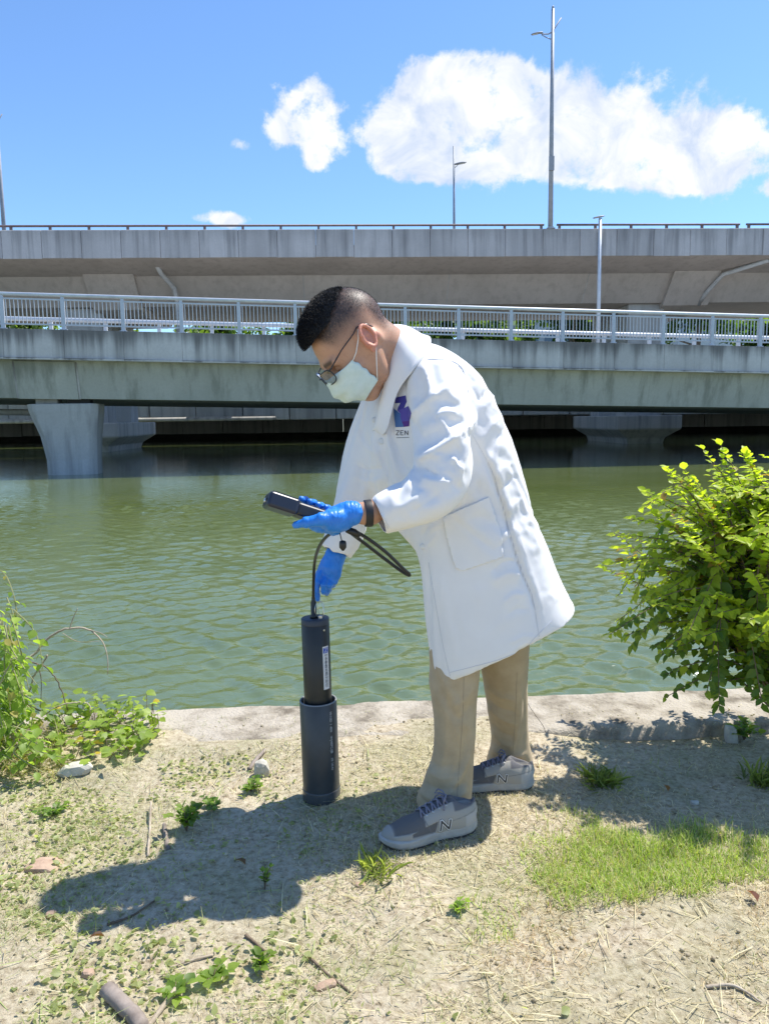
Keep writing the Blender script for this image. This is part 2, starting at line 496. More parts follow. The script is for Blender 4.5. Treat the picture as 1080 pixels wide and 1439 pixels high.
CON_UP = concrete('parapet_concrete', (0.44, 0.43, 0.42), (0.19, 0.19, 0.19), 0.55, 0.5, 0.25, per_obj=0.07)
CON_BOX = concrete('girder_concrete', (0.45, 0.405, 0.37), (0.32, 0.28, 0.25), 0.4, 0.25)
CON_LOW = concrete('stained_parapet_concrete', (0.48, 0.465, 0.445), (0.15, 0.145, 0.14), 0.5, 0.8, 0.8, per_obj=0.06)
CON_GIR = concrete('bounce_shade_girder_concrete', (0.37, 0.375, 0.335), (0.22, 0.23, 0.19), 0.6, 0.5, 0.6)  # green water bounce and overhang shade painted in, among real stains
CON_PIER = concrete('pier_concrete', (0.40, 0.40, 0.39), (0.20, 0.20, 0.20), 0.55, 0.6)
CON_WALL = concrete('far_wall_concrete', (0.44, 0.43, 0.40), (0.20, 0.20, 0.19), 0.6, 0.4, per_obj=0.08)
STEEL_W = mat('pale_galvanised_steel', [(0.55, 0.58, 0.62), (0.66, 0.69, 0.72)], 0.45, 3, metal=0.15)
PAINT_BLUE = mat('grey_blue_paint', [(0.44, 0.48, 0.54), (0.52, 0.56, 0.61)], 0.5, 4)
RUST = mat('red_brown_paint', [(0.14, 0.095, 0.09), (0.20, 0.14, 0.13)], 0.6, 5)
PIPE = mat('grey_drain_pipe', [(0.42, 0.42, 0.42), (0.55, 0.55, 0.55)], 0.5, 4)
DARK = mat('dark_rubber', (0.03, 0.03, 0.032), 0.7)
PAVE = mat('pale_bounce_pavement', [(0.26, 0.25, 0.24), (0.36, 0.35, 0.33)], 0.9, 2)  # unseen deck surface made pale to bounce sunlight onto the viaduct girder
ASPH = mat('asphalt', [(0.04, 0.04, 0.042), (0.06, 0.06, 0.06)], 0.9, 6)


def build_lower_bridge():
    A = pix(0, 461, 25.0); B = pix(1080, 487, 28.3)
    fn, L, ax, per = frame(A, B)
    root = empty('footway_bridge', fn(L / 2, 0, -4.9)); inv = -root.location
    loc = lambda s, t, h: fn(s, t, h) + inv
    tag(root, 'lower concrete river bridge with grey-blue railing and pier in water', 'bridge')
    # where the posts stand along the deck
    def s_of(u):
        lo, hi = -5.0, L + 8
        for _ in range(50):
            m_ = (lo + hi) / 2; p = fn(m_, 0.12, 0.5); q = CAM_R.transposed() @ (p - Vector((0, 0, CAM_H)))
            if 540 + 1080 * q.x / -q.z < u: lo = m_
            else: hi = m_
        return lo
    s0 = s_of(3); sp = (s_of(1068) - s0) / 14
    # girder and deck, widened at the unseen back to shade the water
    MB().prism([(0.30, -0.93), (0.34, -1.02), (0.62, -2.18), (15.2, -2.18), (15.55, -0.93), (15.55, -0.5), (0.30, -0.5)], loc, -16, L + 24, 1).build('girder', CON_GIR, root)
    MB().prism([(0.30, -0.46), (15.5, -0.46), (15.5, -0.30), (0.30, -0.30)], loc, -16, L + 24, 1).build('roadway', PAVE, root)
    # heavier girder block above the pier, with its joints
    sb0, sb1 = s_of(10) + 0.0, s_of(100)
    for sj in (sb0, sb1):
        MB().prism([(0.325, -1.0), (0.60, -2.19), (0.66, -2.19), (0.38, -1.0)], loc, sj - 0.03, sj + 0.03, 1).build('girder_joint', CON_LOW, root)
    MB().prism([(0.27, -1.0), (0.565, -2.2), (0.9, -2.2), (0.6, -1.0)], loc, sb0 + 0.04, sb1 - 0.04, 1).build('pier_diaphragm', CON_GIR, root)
    # parapet panels and drip lips
    for i in range(-7, 25):
        a = s0 + i * sp + 0.003; b = a + sp - 0.006; dt = random.uniform(-0.004, 0.004)
        p = MB().prism([(dt, 0), (dt, -0.9), (0.29, -0.9), (0.29, 0)], loc, a, b).build('parapet_panel', CON_LOW, root); bevel(p, 0.006, 1)
        q = random.uniform(0, 0.03)
        MB().prism([(-0.05 - q, -0.905), (-0.05 - q, -0.96), (0.28, -0.96), (0.28, -0.905)], loc, a - 0.004, b + 0.004).build('drip_lip', CON_LOW, root)
    # railing
    rail = empty('railing'); rail.parent = root
    MB().tube([loc(s, 0.12, 1.10) for s in np.linspace(-16, L + 24, 2)], 0.055, 10).build('top_rail', STEEL_W, rail, True)
    MB().prism([(0.10, 0.93), (0.10, 0.975), (0.15, 0.975), (0.15, 0.93)], loc, -16, L + 24).build('upper_rail', PAINT_BLUE, rail)
    MB().prism([(0.10, 0.14), (0.10, 0.185), (0.15, 0.185), (0.15, 0.14)], loc, -16, L + 24).build('lower_rail', PAINT_BLUE, rail)
    post = MB().box((-0.06, -0.05, 0.002), (0.06, 0.05, 0.97)).box((-0.045, -0.04, 0.97), (0.045, 0.04, 1.05)).box((-0.1, -0.08, -0.0), (0.1, 0.08, 0.03)).build('post', PAINT_BLUE, rail)
    bal = MB().box((-0.012, -0.012, 0.18), (0.012, 0.012, 0.935)).build('baluster', PAINT_BLUE, rail)
    rz = math.atan2(ax.y, ax.x); first = True; fb = True
    for i in range(-7, 25):
        M = Matrix.Translation(loc(s0 + i * sp, 0.13, 0)) @ Matrix.Rotation(rz, 4, 'Z')
        if first: post.matrix_local = M; first = False
        else: copy_part(post, rail, M)
        if not (-2 <= i <= 15): continue
        for k in range(1, 15):
            M = Matrix.Translation(loc(s0 + (i + k / 15) * sp, 0.125, 0)) @ Matrix.Rotation(rz, 4, 'Z')
            if fb: bal.matrix_local = M; fb = False
            else: copy_part(bal, rail, M)
    # tube barrier between footway and roadway
    gb = empty('crash_barrier'); gb.parent = root
    for h in (0.62, 0.12):
        MB().tube([loc(s, 2.6, h) for s in (-16, L + 24)], 0.075 if h > 0.3 else 0.05, 8).build('barrier_rail', STEEL_W, gb, True)
    bp = MB().box((-0.06, -0.06, -0.32), (0.06, 0.06, 0.60)).build('barrier_post', STEEL_W, gb); first = True
    for i in range(-7, 25):
        M = Matrix.Translation(loc(s0 + (i + 0.4) * sp, 2.7, 0)) @ Matrix.Rotation(rz, 4, 'Z')
        if first: bp.matrix_local = M; first = False
        else: copy_part(bp, gb, M)
    # far kerb parapet
    MB().prism([(15.25, -0.3), (15.25, 0.25), (15.55, 0.25), (15.55, -0.5)], loc, -16, L + 24).build('far_parapet', CON_LOW, root)
    # piers: the one in view and its neighbours beyond the frame
    sc = s_of(80)
    for k, sx in enumerate((sc - 0.12, sc + 31.0, sc - 31.0)):
        pr = empty('pier'); pr.parent = root
        def sec(h, wl, wr, d0, d1, c=0.22):
            return [(-wl + c, d0, h), (wr - c, d0, h), (wr, d0 + c, h), (wr, d1 - c, h), (wr - c, d1, h), (-wl + c, d1, h), (-wl, d1 - c, h), (-wl, d0 + c, h)]
        gz = lambda hz: hz - A.z + 0.0            # height from world z (local h origin is the parapet top at A)
        zb, zt = WATER_Z - 1.2, fn(sx, 0, -2.18).z - 0.16
        rings = [(zb, 0.78, 0.86, 0.95, 2.1), (WATER_Z + 0.5, 0.80, 0.87, 0.93, 2.1), (WATER_Z + 1.3, 0.93, 0.92, 0.85, 2.1), (zt - 0.25, 1.22, 1.04, 0.72, 2.1), (zt, 1.25, 1.05, 0.70, 2.1)]
        V = []; F = []
        o0 = fn(sx, 0, 0)
        for (z, wl, wr, d0, d1) in rings:
            for (a, t, _) in sec(0, wl, wr, d0, d1):
                p = o0 + Vector((ax.x, ax.y, 0)) * a + per * t; V.append(Vector((p.x, p.y, z)) + inv)
        for i in range(len(rings) - 1):
            for j in range(8): F.append((i * 8 + j, i * 8 + (j + 1) % 8, i * 8 + 8 + (j + 1) % 8, i * 8 + 8 + j))
        F.append(tuple(range((len(rings) - 1) * 8, len(rings) * 8)))
        bevel(mk('pier_shaft', V, F, CON_PIER, pr), 0.04, 2)
        for dx in (-0.62, 0.42):
            MB().box((-0.35, 0, 0), (0.35, 0.5, 0.155), Matrix.Translation(o0 + Vector((ax.x, ax.y, 0)) * dx + per * 0.95 + inv + Vector((0, 0, zt - o0.z + 0.002))) @ Matrix.Rotation(rz, 4, 'Z')).build('bearing_block', CON_PIER if dx < 0 else DARK, pr)
    # service pipe hung under the deck
    MB().tube([loc(sc - 16, 4.6, -2.62), loc(sc - 0.6, 4.6, -2.62)], 0.12, 8).build('service_pipe', PIPE, root, True)
    return fn, ax, per, s_of


LOW = build_lower_bridge()


def build_upper_bridge():
    A = pix(0, 323, 42.0); B = pix(1080, 320, 44.2)
    fn, L, ax, per = frame(A, B)
    root = empty('elevated_road', fn(L / 2, 10, -11.5)); inv = -root.location
    loc = lambda s, t, h: fn(s, t, h) + inv
    tag(root, 'high elevated concrete road viaduct with streaked parapet and red-brown rail', 'bridge')
    rz = math.atan2(ax.y, ax.x); S0, S1 = -26, L + 40
    MB().prism([(0.06, -1.44), (2.7, -1.92), (4.1, -3.42), (11.9, -3.42), (13.3, -1.92), (15.9, -1.44), (15.9, -0.9), (0.06, -0.9)], loc, S0, S1, 6).build('box_girder', CON_BOX, root)
    MB().prism([(0.36, -0.88), (15.6, -0.88), (15.6, -0.75), (0.36, -0.75)], loc, S0, S1).build('roadway', ASPH, root)
    MB().prism([(15.62, 0), (15.62, -0.88), (15.9, -0.88), (15.9, 0)], loc, S0, S1).build('far_parapet', CON_UP, root)
    def s_of(u):
        lo, hi = S0, S1
        for _ in range(50):
            m_ = (lo + hi) / 2; q = CAM_R.transposed() @ (fn(m_, 0, 0) - Vector((0, 0, CAM_H)))
            if 540 + 1080 * q.x / -q.z < u: lo = m_
            else: hi = m_
        return lo
    pitch = s_of(113) - s_of(57); base = s_of(57)
    for i in range(-9, 32):
        a = base + i * pitch + 0.008; b = a + pitch - 0.016; dt = random.uniform(-0.008, 0.008)
        bevel(MB().prism([(dt, 0), (dt, -1.47 + random.uniform(-0.02, 0.02)), (0.33, -1.42), (0.33, 0)], loc, a, b).build('parapet_panel', CON_UP, root), 0.02, 1)
    # web joints of the box girder
    for u in (150, 420, 640, 850):
        sj = s_of(u)
        MB().prism([(2.69, -1.925), (4.09, -3.425), (4.13, -3.425), (2.73, -1.925)], loc, sj, sj + 0.05).build('web_joint', CON_UP, root)
    # rail in three runs with gaps at the lamp posts
    rail = empty('parapet_rail'); rail.parent = root
    runs = [(S0, s_of(765)), (s_of(783), s_of(1041)), (s_of(1050), S1)]
    for a, b in runs:
        MB().tube([loc(a, 0.17, 0.235), loc(b, 0.17, 0.235)], 0.06, 8).build('rail_tube', RUST, rail, True)
    post = MB().box((-0.06, -0.07, 0.001), (0.06, 0.07, 0.2)).build('rail_post', RUST, rail); first = True
    for a, b in runs:
        n = max(1, int(round((b - a) / pitch)))
        for k in range(n + 1):
            s = a + 0.15 + (b - a - 0.3) * k / n
            M = Matrix.Translation(loc(s, 0.17, 0)) @ Matrix.Rotation(rz, 4, 'Z')
            if first: post.matrix_local = M; first = False
            else: copy_part(post, rail, M)
    # drain pipes on the web
    s = s_of(210)
    MB().tube([loc(s, 1.4, -1.62), loc(s + 0.1, 1.9, -1.95), loc(s + 0.55, 2.9, -2.55), loc(s + 0.6, 3.3, -3.2), loc(s + 0.6, 3.4, -5.2)], 0.13, 10).build('drain_pipe', PIPE, root, True)
    s = s_of(1033)
    MB().tube([loc(s + 2.3, 0.6, -1.62), loc(s + 0.5, 2.2, -2.1), loc(s, 3.2, -2.95), loc(s - 0.1, 4.0, -3.55)], 0.12, 10).build('drain_pipe', PIPE, root, True)
    # cross-head and piers
    for sp_ in (s_of(930) + 1.0, s_of(930) - 33, s_of(930) + 36):
        pr = empty('pier'); pr.parent = root
        zc = A.z
        # haunch at the web
        MB().prism([(2.3, -1.86), (3.95, -3.6), (5.2, -3.9), (10.8, -3.9), (12.05, -3.6), (13.6, -1.86)], loc, sp_ + 0.8, sp_ + 3.6).build('cross_head', CON_BOX, pr)
        c = fn(sp_, 8.0, 0); zt = c.z - 3.42
        for dt in (-2.6, 2.6):
            cc = c + per * dt; cb = Vector((cc.x, cc.y, 0)) + inv
            zz = lambda z: z
            MB().box((-1.1, -0.9, WATER_Z - 1 - 0), (1.1, 0.9, zt - 0.02), Matrix.Translation(Vector((cb.x, cb.y, inv.z))) @ Matrix.Rotation(rz, 4, 'Z')).build('pier_shaft', CON_PIER, pr)
        cb = Vector((c.x, c.y, 0)) + inv
        # pile cap with sloping soffit just above the water
        V = []; zlo, zhi = WATER_Z + 0.35, WATER_Z + 1.75
        for (hw, hd, z) in ((0.9, 3.6, WATER_Z - 1), (1.2, 4.0, zlo), (2.0, 4.6, zlo + 0.55), (2.0, 4.6, zhi)):
            for sx, sy in ((-1, -1), (1, -1), (1, 1), (-1, 1)):
                p = Matrix.Rotation(rz, 3, 'Z') @ Vector((sx * hw, sy * hd, 0)); V.append((cb.x + p.x, cb.y + p.y, z + inv.z))
        F = [(12, 13, 14, 15)] + [(i * 4 + j, i * 4 + (j + 1) % 4, i * 4 + 4 + (j + 1) % 4, i * 4 + 4 + j) for i in range(3) for j in range(4)]
        bevel(mk('pile_cap', V, F, CON_WALL, pr), 0.05, 1)
    return fn, ax, per, s_of


UPP = build_upper_bridge()


# ------------------------------------------------------------------ lamp posts
LAMP_GREY = mat('lamp_post_paint', [(0.28, 0.30, 0.33), (0.36, 0.38, 0.41)], 0.5, 3)
LAMP_HEAD = mat('lamp_head_grey', [(0.22, 0.23, 0.25), (0.28, 0.29, 0.31)], 0.5, 3)
LENS = mat('lamp_lens', (0.75, 0.75, 0.72), 0.2)


def lamp_head(name, size, mat_):
    V = []; F = []; n = 12
    prof = [(-0.5, 0.02, 0.02), (-0.46, 0.10, 0.06), (-0.25, 0.17, 0.085), (0.05, 0.19, 0.10), (0.3, 0.13, 0.09), (0.48, 0.07, 0.07), (0.55, 0.04, 0.045)]
    for (x, w, h) in prof:
        for k in range(n):
            a = 2 * math.pi * k / n; zz = math.sin(a)
            V.append((x * size, math.cos(a) * w * size, (zz if zz > 0 else zz * 0.45) * h * size))
    for i in range(len(prof) - 1):
        for k in range(n): F.append((i * n + k, i * n + (k + 1) % n, i * n + n + (k + 1) % n, i * n + n + k))
    F += [tuple(range(n))[::-1], tuple(range((len(prof) - 1) * n, len(prof) * n))]
    o = mk(name, V, F, mat_, None, True)
    L_ = MB().box((-0.4 * size, -0.1 * size, -0.052 * size), (0.1 * size, 0.1 * size, -0.03 * size)).build('lens', LENS, o)
    return o


def lamp(base, height, label, side=-1, arm=1.5, r0=0.11, r1=0.06, head=1.2, mat_=None, drop=0.0, box=False, tip=0.35, rot=0.0, base_plate=True, arm_h=None, stub=True):
    t = empty('street_lamp', base); tag(t, label, 'street lamp', 'street lamps along the bridges')
    mt = mat_ or LAMP_GREY
    MB().tube([(0, 0, 0), (0, 0, height * 0.5), (0, 0, height)], [r0, (r0 + r1) / 2, r1], 12).build('pole', mt, t, True)
    if base_plate: MB().box((-0.22, -0.22, 0.0), (0.22, 0.22, 0.05)).box((-0.15, -0.15, 0.05), (0.15, 0.15, 0.12)).build('base_plate', mt, t)
    ah = arm_h if arm_h else height - 1.2
    if arm > 0:
        pts = [Vector((side * x, 0, ah + z)) for x, z in (((-0.45, 0.75), (0.0, 0.08)) if stub else ((0.0, -0.1), (0.05, 0.0))) + ( (0.25 * arm, -0.05), (0.55 * arm, -0.05 - drop), (arm * 0.8, -drop))]
        MB().tube(pts, 0.035, 8).build('arm', mt, t, True)
        MB().tube([(0, 0, ah - 0.35), (side * arm * 0.4, 0, ah - 0.22 - drop), (side * arm * 0.7, 0, ah - 0.08 - drop)], 0.025, 6).build('arm_brace', mt, t, True)
    hd = lamp_head('lamp_head', head, LAMP_HEAD); hd.parent = t
    hd.location = (side * (arm + 0.0), 0, ah - drop - 0.02) if arm > 0 else (side * 0.1, 0, height + 0.04)
    hd.rotation_euler = (0, R(10) * side, 0 if side < 0 else math.pi)
    if box:
        MB().box((-0.15, -0.19, height * 0.27), (0.13, -0.09, height * 0.335)).build('junction_box', mt, t)
    if tip: MB().lathe([(0.001, 0), (0.05, 0.02), (0.07, 0.08), (0.05, 0.14), (0.001, 0.16)], 10, (0, 0, height)).build('finial', mt, t, True)
    t.rotation_euler.z = rot
    return t


def lamp_on(fr, u, t, h, vtop, **k):
    fn, ax, per, s_of = fr
    # walk along the deck until the pole base sits in that direction
    lo, hi = -25.0, 75.0
    for _ in range(60):
        m_ = (lo + hi) / 2; q = CAM_R.transposed() @ (fn(m_, t, h) - Vector((0, 0, CAM_H)))
        if 540 + 1080 * q.x / -q.z < u: lo = m_
        else: hi = m_
    p = fn(lo, t, h); top = pix(u, vtop, p.y)
    return lamp(p, top.z - p.z, **k)


lamp_on(UPP, 773, 0.17, 0.0, 12, label='tall slim street lamp rising from the high viaduct parapet, lamp arm to left', arm=0.85, head=0.62, r0=0.14, r1=0.085, box=True)
lamp_on(UPP, 638, 15.7, 0.0, 205, label='distant street lamp with dark round head above middle of the viaduct', side=1, arm=0.45, head=0.95, r0=0.12, r1=0.06, arm_h=None, tip=0, stub=False)
lamp_on(UPP, 11, 15.7, 0.0, 150, label='pale street lamp pole at the left edge behind the viaduct', side=-1, arm=1.0, head=0.8, r0=0.16, r1=0.11)
lamp_on(LOW, 839, 15.4, 0.25, 306, label='white street lamp standing on the lower bridge in front of viaduct', side=-1, arm=0, head=0.62, r0=0.12, r1=0.095, mat_=STEEL_W, tip=0)


# ------------------------------------------------------------------ far bank
def build_far():
    wall = empty('embankment_wall', (0, 77, WATER_Z)); tag(wall, 'long shaded concrete panel retaining wall on the far river bank', 'wall')
    pm = MB().box((0.02, 0, -1.0), (3.98, 0.5, 3.35)).build('wall_panel', CON_WALL, wall); bevel(pm, 0.04, 1)
    first = True
    for i in range(-26, 27):
        M = Matrix.Translation((i * 4.0, 0.02 * ((i * 7) % 5), 0))
        if first: pm.matrix_local = M; first = False
        else: copy_part(pm, wall, M)
    MB().box((-104, -0.12, 3.36), (108, 0.62, 3.62)).build('wall_coping', CON_WALL, wall)
    land = mk('far_ground', [(-900, 77.4, 2.7), (900, 77.4, 2.7), (900, 2200, 2.7), (-900, 2200, 2.7)], [(0, 1, 2, 3)], mat('far_grass', [(0.05, 0.08, 0.025), (0.12, 0.13, 0.06)], 0.95, 0.2), None)
    tag(land, kind='structure')
    # muddy toe with rubble
    rub = mat('rubble_stone', [(0.16, 0.15, 0.13), (0.34, 0.33, 0.30)], 0.95, 3, bump=0.4)
    n = 120; xs = np.linspace(-110, 110, n); V = []; 
    for x in xs:
        w = 3.2 + 1.6 * math.sin(x * 0.21) + random.uniform(-0.5, 0.5)
        V += [(x, 77.2, WATER_Z + 0.55), (x, 77 - w * 0.5, WATER_Z + 0.35 + random.uniform(-0.1, 0.15)), (x, 77 - w, WATER_Z - 0.2)]
    F = []
    for i in range(n - 1):
        for j in range(2): F.append((i * 3 + j, i * 3 + j + 1, i * 3 + j + 4, i * 3 + j + 3))
    tag(mk('mud_bank', V, F, mat('mud', [(0.05, 0.045, 0.035), (0.10, 0.09, 0.07)], 0.9, 1.2), None, True), kind='structure')
    return rub


RUBBLE = build_far()


def build_low_bridge():
    root = empty('low_bridge', (0, 58, WATER_Z)); tag(root, 'low panelled concrete bridge in deep shade behind the other two', 'bridge')
    zt, zb = 3.05 - WATER_Z, 1.22 - WATER_Z
    pn = MB().box((0.02, 0, zb), (3.46, 0.4, zt)).build('girder_panel', CON_WALL, root); bevel(pn, 0.05, 1); first = True
    for i in range(-26, 27):
        M = Matrix.Translation((i * 3.5, 0.03 * ((i * 5) % 4), 0.05 * math.sin(i * 0.7)))
        if first: pn.matrix_local = M; first = False
        else: copy_part(pn, root, M)
    MB().box((-95, 0.45, zb + 0.3), (95, 22.0, zt - 0.1)).build('deck', CON_WALL, root)  # carried back over the wall, out of view, to shade the mud
    for x in (-34, -21, 0.5, 17, 33):
        MB().box((x - 0.7, 1.2, -1.2), (x + 0.7, 2.6, zb + 0.29)).build('pier_shaft', CON_WALL, root)
    MB().tube([(-60, -0.25, zb + 0.1), (-8, -0.25, zb + 0.1)], 0.16, 8).build('service_pipe', CON_WALL, root, True)


build_low_bridge()

# ------------------------------------------------------------------ implicit-surface modelling kit
class Vol:
    """scalar field on a grid; primitives are blended in only near where they lie"""
    def __init__(s, lo, hi, res):
        s.lo = np.array(lo, np.float32); s.res = res
        s.n = np.ceil((np.array(hi) - np.array(lo)) / res).astype(int) + 1
        s.ax = [s.lo[i] + res * np.arange(s.n[i], dtype=np.float32) for i in range(3)]
        s.d = np.full(tuple(s.n), 0.5, np.float32)
    def _box(s, lo, hi):
        i0 = np.clip(np.floor((np.array(lo) - s.lo) / s.res).astype(int), 0, s.n - 1)
        i1 = np.clip(np.ceil((np.array(hi) - s.lo) / s.res).astype(int) + 1, 1, s.n)
        sl = tuple(slice(a, b) for a, b in zip(i0, i1))
        g = np.ix_(s.ax[0][sl[0]], s.ax[1][sl[1]], s.ax[2][sl[2]])
        return sl, g
    def _mix(s, sl, e, k, mode):
        d = s.d[sl]
        if mode == 'sub':
            h = np.clip(0.5 - 0.5 * (d + e) / k, 0, 1); s.d[sl] = d * (1 - h) - e * h + k * h * (1 - h)
        else:
            h = np.clip(0.5 + 0.5 * (d - e) / k, 0, 1); s.d[sl] = d * (1 - h) + e * h - k * h * (1 - h)
    def cone(s, a, b, r1, r2, k=0.01, mode='add', flat=None):
        """tapered capsule"""
        a = np.array(a, np.float32); b = np.array(b, np.float32); m = max(r1, r2) + 2.5 * k + 0.012
        sl, (X, Y, Z) = s._box(np.minimum(a, b) - m, np.maximum(a, b) + m)
        ab = b - a; L2 = float(ab @ ab) + 1e-9
        t = np.clip(((X - a[0]) * ab[0] + (Y - a[1]) * ab[1] + (Z - a[2]) * ab[2]) / L2, 0, 1)
        dx = X - a[0] - t * ab[0]; dy = Y - a[1] - t * ab[1]; dz = Z - a[2] - t * ab[2]
        e = np.sqrt(dx * dx + dy * dy + dz * dz) - (r1 + (r2 - r1) * t)
        s._mix(sl, e, k, mode); return s
    def chain(s, pts, rs, k=0.01, mode='add'):
        for i in range(len(pts) - 1): s.cone(pts[i], pts[i + 1], rs[i], rs[i + 1], k, mode)
        return s
    def ell(s, c, r, k=0.01, rot=None, mode='add'):
        c = np.array(c, np.float32); r = np.array(r, np.float32); m = r.max() + 2.5 * k + 0.012
        sl, (X, Y, Z) = s._box(c - m, c + m)
        X = X - c[0]; Y = Y - c[1]; Z = Z - c[2]
        if rot is not None:
            A = np.array(rot, np.float32)       # columns: local axes
            x = X * A[0, 0] + Y * A[1, 0] + Z * A[2, 0]; y = X * A[0, 1] + Y * A[1, 1] + Z * A[2, 1]; z = X * A[0, 2] + Y * A[1, 2] + Z * A[2, 2]
        else: x, y, z = X, Y, Z
        k0 = np.sqrt((x / r[0]) ** 2 + (y / r[1]) ** 2 + (z / r[2]) ** 2)
        k1 = np.sqrt((x / r[0] ** 2) ** 2 + (y / r[1] ** 2) ** 2 + (z / r[2] ** 2) ** 2) + 1e-6
        s._mix(sl, k0 * (k0 - 1) / k1, k, mode); return s
    def mesh(s):
        d = s.d; nx, ny, nz = d.shape
        ins = d < 0
        c = np.zeros((nx - 1, ny - 1, nz - 1), np.int8)
        for i in (0, 1):
            for j in (0, 1):
                for k in (0, 1): c += ins[i:nx - 1 + i, j:ny - 1 + j, k:nz - 1 + k]
        act = (c > 0) & (c < 8)
        I = np.argwhere(act); idx = np.full(act.shape, -1, np.int32); idx[act] = np.arange(len(I))
        acc = np.zeros((len(I), 3), np.float32); cnt = np.zeros(len(I), np.float32)
        cor = [(i, j, k) for i in (0, 1) for j in (0, 1) for k in (0, 1)]
        val = {q: d[I[:, 0] + q[0], I[:, 1] + q[1], I[:, 2] + q[2]] for q in cor}
        for a in cor:
            for axis in range(3):
                if a[axis]: continue
                b = list(a); b[axis] = 1; b = tuple(b)
                va, vb = val[a], val[b]; x = (va < 0) != (vb < 0)
                t = np.where(x, va / np.where(x, va - vb, 1), 0)
                p = np.array(a, np.float32)[None] + 0 * acc; p[:, axis] = t
                acc += p * x[:, None]; cnt += x
        V = (I + acc / cnt[:, None]) * s.res + s.lo
        F = []
        for axis in range(3):
            o1, o2 = [q for q in range(3) if q != axis]
            s0 = [slice(None)] * 3; s1 = [slice(None)] * 3
            s0[axis] = slice(0, -1); s1[axis] = slice(1, None)
            x = ins[tuple(s0)] != ins[tuple(s1)]
            E = np.argwhere(x); ok = (E[:, o1] > 0) & (E[:, o2] > 0) & (E[:, o1] < d.shape[o1] - 1) & (E[:, o2] < d.shape[o2] - 1)
            E = E[ok]
            q = []
            for (u, v) in ((-1, -1), (0, -1), (0, 0), (-1, 0)):
                P = E.copy(); P[:, o1] += u; P[:, o2] += v; q.append(idx[P[:, 0], P[:, 1], P[:, 2]])
            q = np.stack(q, 1)
            flip = ins[E[:, 0], E[:, 1], E[:, 2]]
            if axis == 1: flip = ~flip
            q[~flip] = q[~flip][:, ::-1]
            F.append(q)
        return V, np.concatenate(F)


def relax(V, F, n=2, f=0.5):
    e = np.concatenate([F[:, [0, 1]], F[:, [1, 2]], F[:, [2, 3]], F[:, [3, 0]]]); e = np.concatenate([e, e[:, ::-1]])
    for _ in range(n):
        acc = np.zeros_like(V); cnt = np.bincount(e[:, 0], minlength=len(V)).astype(np.float32)
        for i in range(3): acc[:, i] = np.bincount(e[:, 0], weights=V[e[:, 1], i], minlength=len(V))
        V = V + f * (acc / np.maximum(cnt, 1)[:, None] - V)
    return V


def normals(V, F):
    n = np.cross(V[F[:, 2]] - V[F[:, 0]], V[F[:, 3]] - V[F[:, 1]])
    N = np.zeros_like(V)
    for j in range(4):
        for i in range(3): N[:, i] += np.bincount(F[:, j], weights=n[:, i], minlength=len(V))
    return N / (np.linalg.norm(N, axis=1, keepdims=True) + 1e-12)


# ------------------------------------------------------------------ the man on the bank
PO = Vector((0.17, 2.15, 0.0))
PON = np.array(PO, np.float32)
man = empty('person', PO)
tag(man, 'man in white lab coat, khaki trousers, face mask and blue gloves, bending over the tube', 'person')


def pp(u, v, y):
    return np.array(pix(u, v, y) - PO, np.float32)


def set_cols(o, C, name='col'):
    at = o.data.color_attributes.new(name, 'FLOAT_COLOR', 'POINT')
    C = np.concatenate([C, np.ones((len(C), 1))], 1).astype(np.float32); at.data.foreach_set('color', C.ravel())


def attr_mat(name, rough=0.6, bump=0.0, bscale=400, bdist=0.001, sss=0.0, spec=0.4, sheen=0.0, var=0.0):
    M = mat(name, (0.5, 0.5, 0.5), rough, bump=bump, bscale=bscale, bdist=bdist, sss=sss, spec=spec, sheen=sheen)
    N = M.node_tree.nodes; L = M.node_tree.links
    a = N.new('ShaderNodeVertexColor'); a.layer_name = 'col'
    L.new(a.outputs[0], N['Principled BSDF'].inputs['Base Color'])
    return M


# ---- head ----------------------------------------------------------
HPHI = R(17); HT = R(52); HS = 1.055
hf = np.array([-math.cos(HT) * math.cos(HPHI), -math.cos(HT) * math.sin(HPHI), -math.sin(HT)])
hl = np.array([math.sin(HPHI), -math.cos(HPHI), 0.0]); hu = np.cross(hf, hl)
HR = np.stack([hf, hl, hu], 1)                       # local -> person
HC = np.array(pp(515, 474, 2.02)) - HR @ np.array([-0.004, 0.078, 0.004]) * HS     # ear survey point -> head centre


def h2w(P):
    return (np.asarray(P, np.float32) * HS) @ HR.T.astype(np.float32) + HC.astype(np.float32)


def w2h(P):
    return ((np.asarray(P) - HC) @ HR) / HS


NECK = pp(585, 520, 2.17)


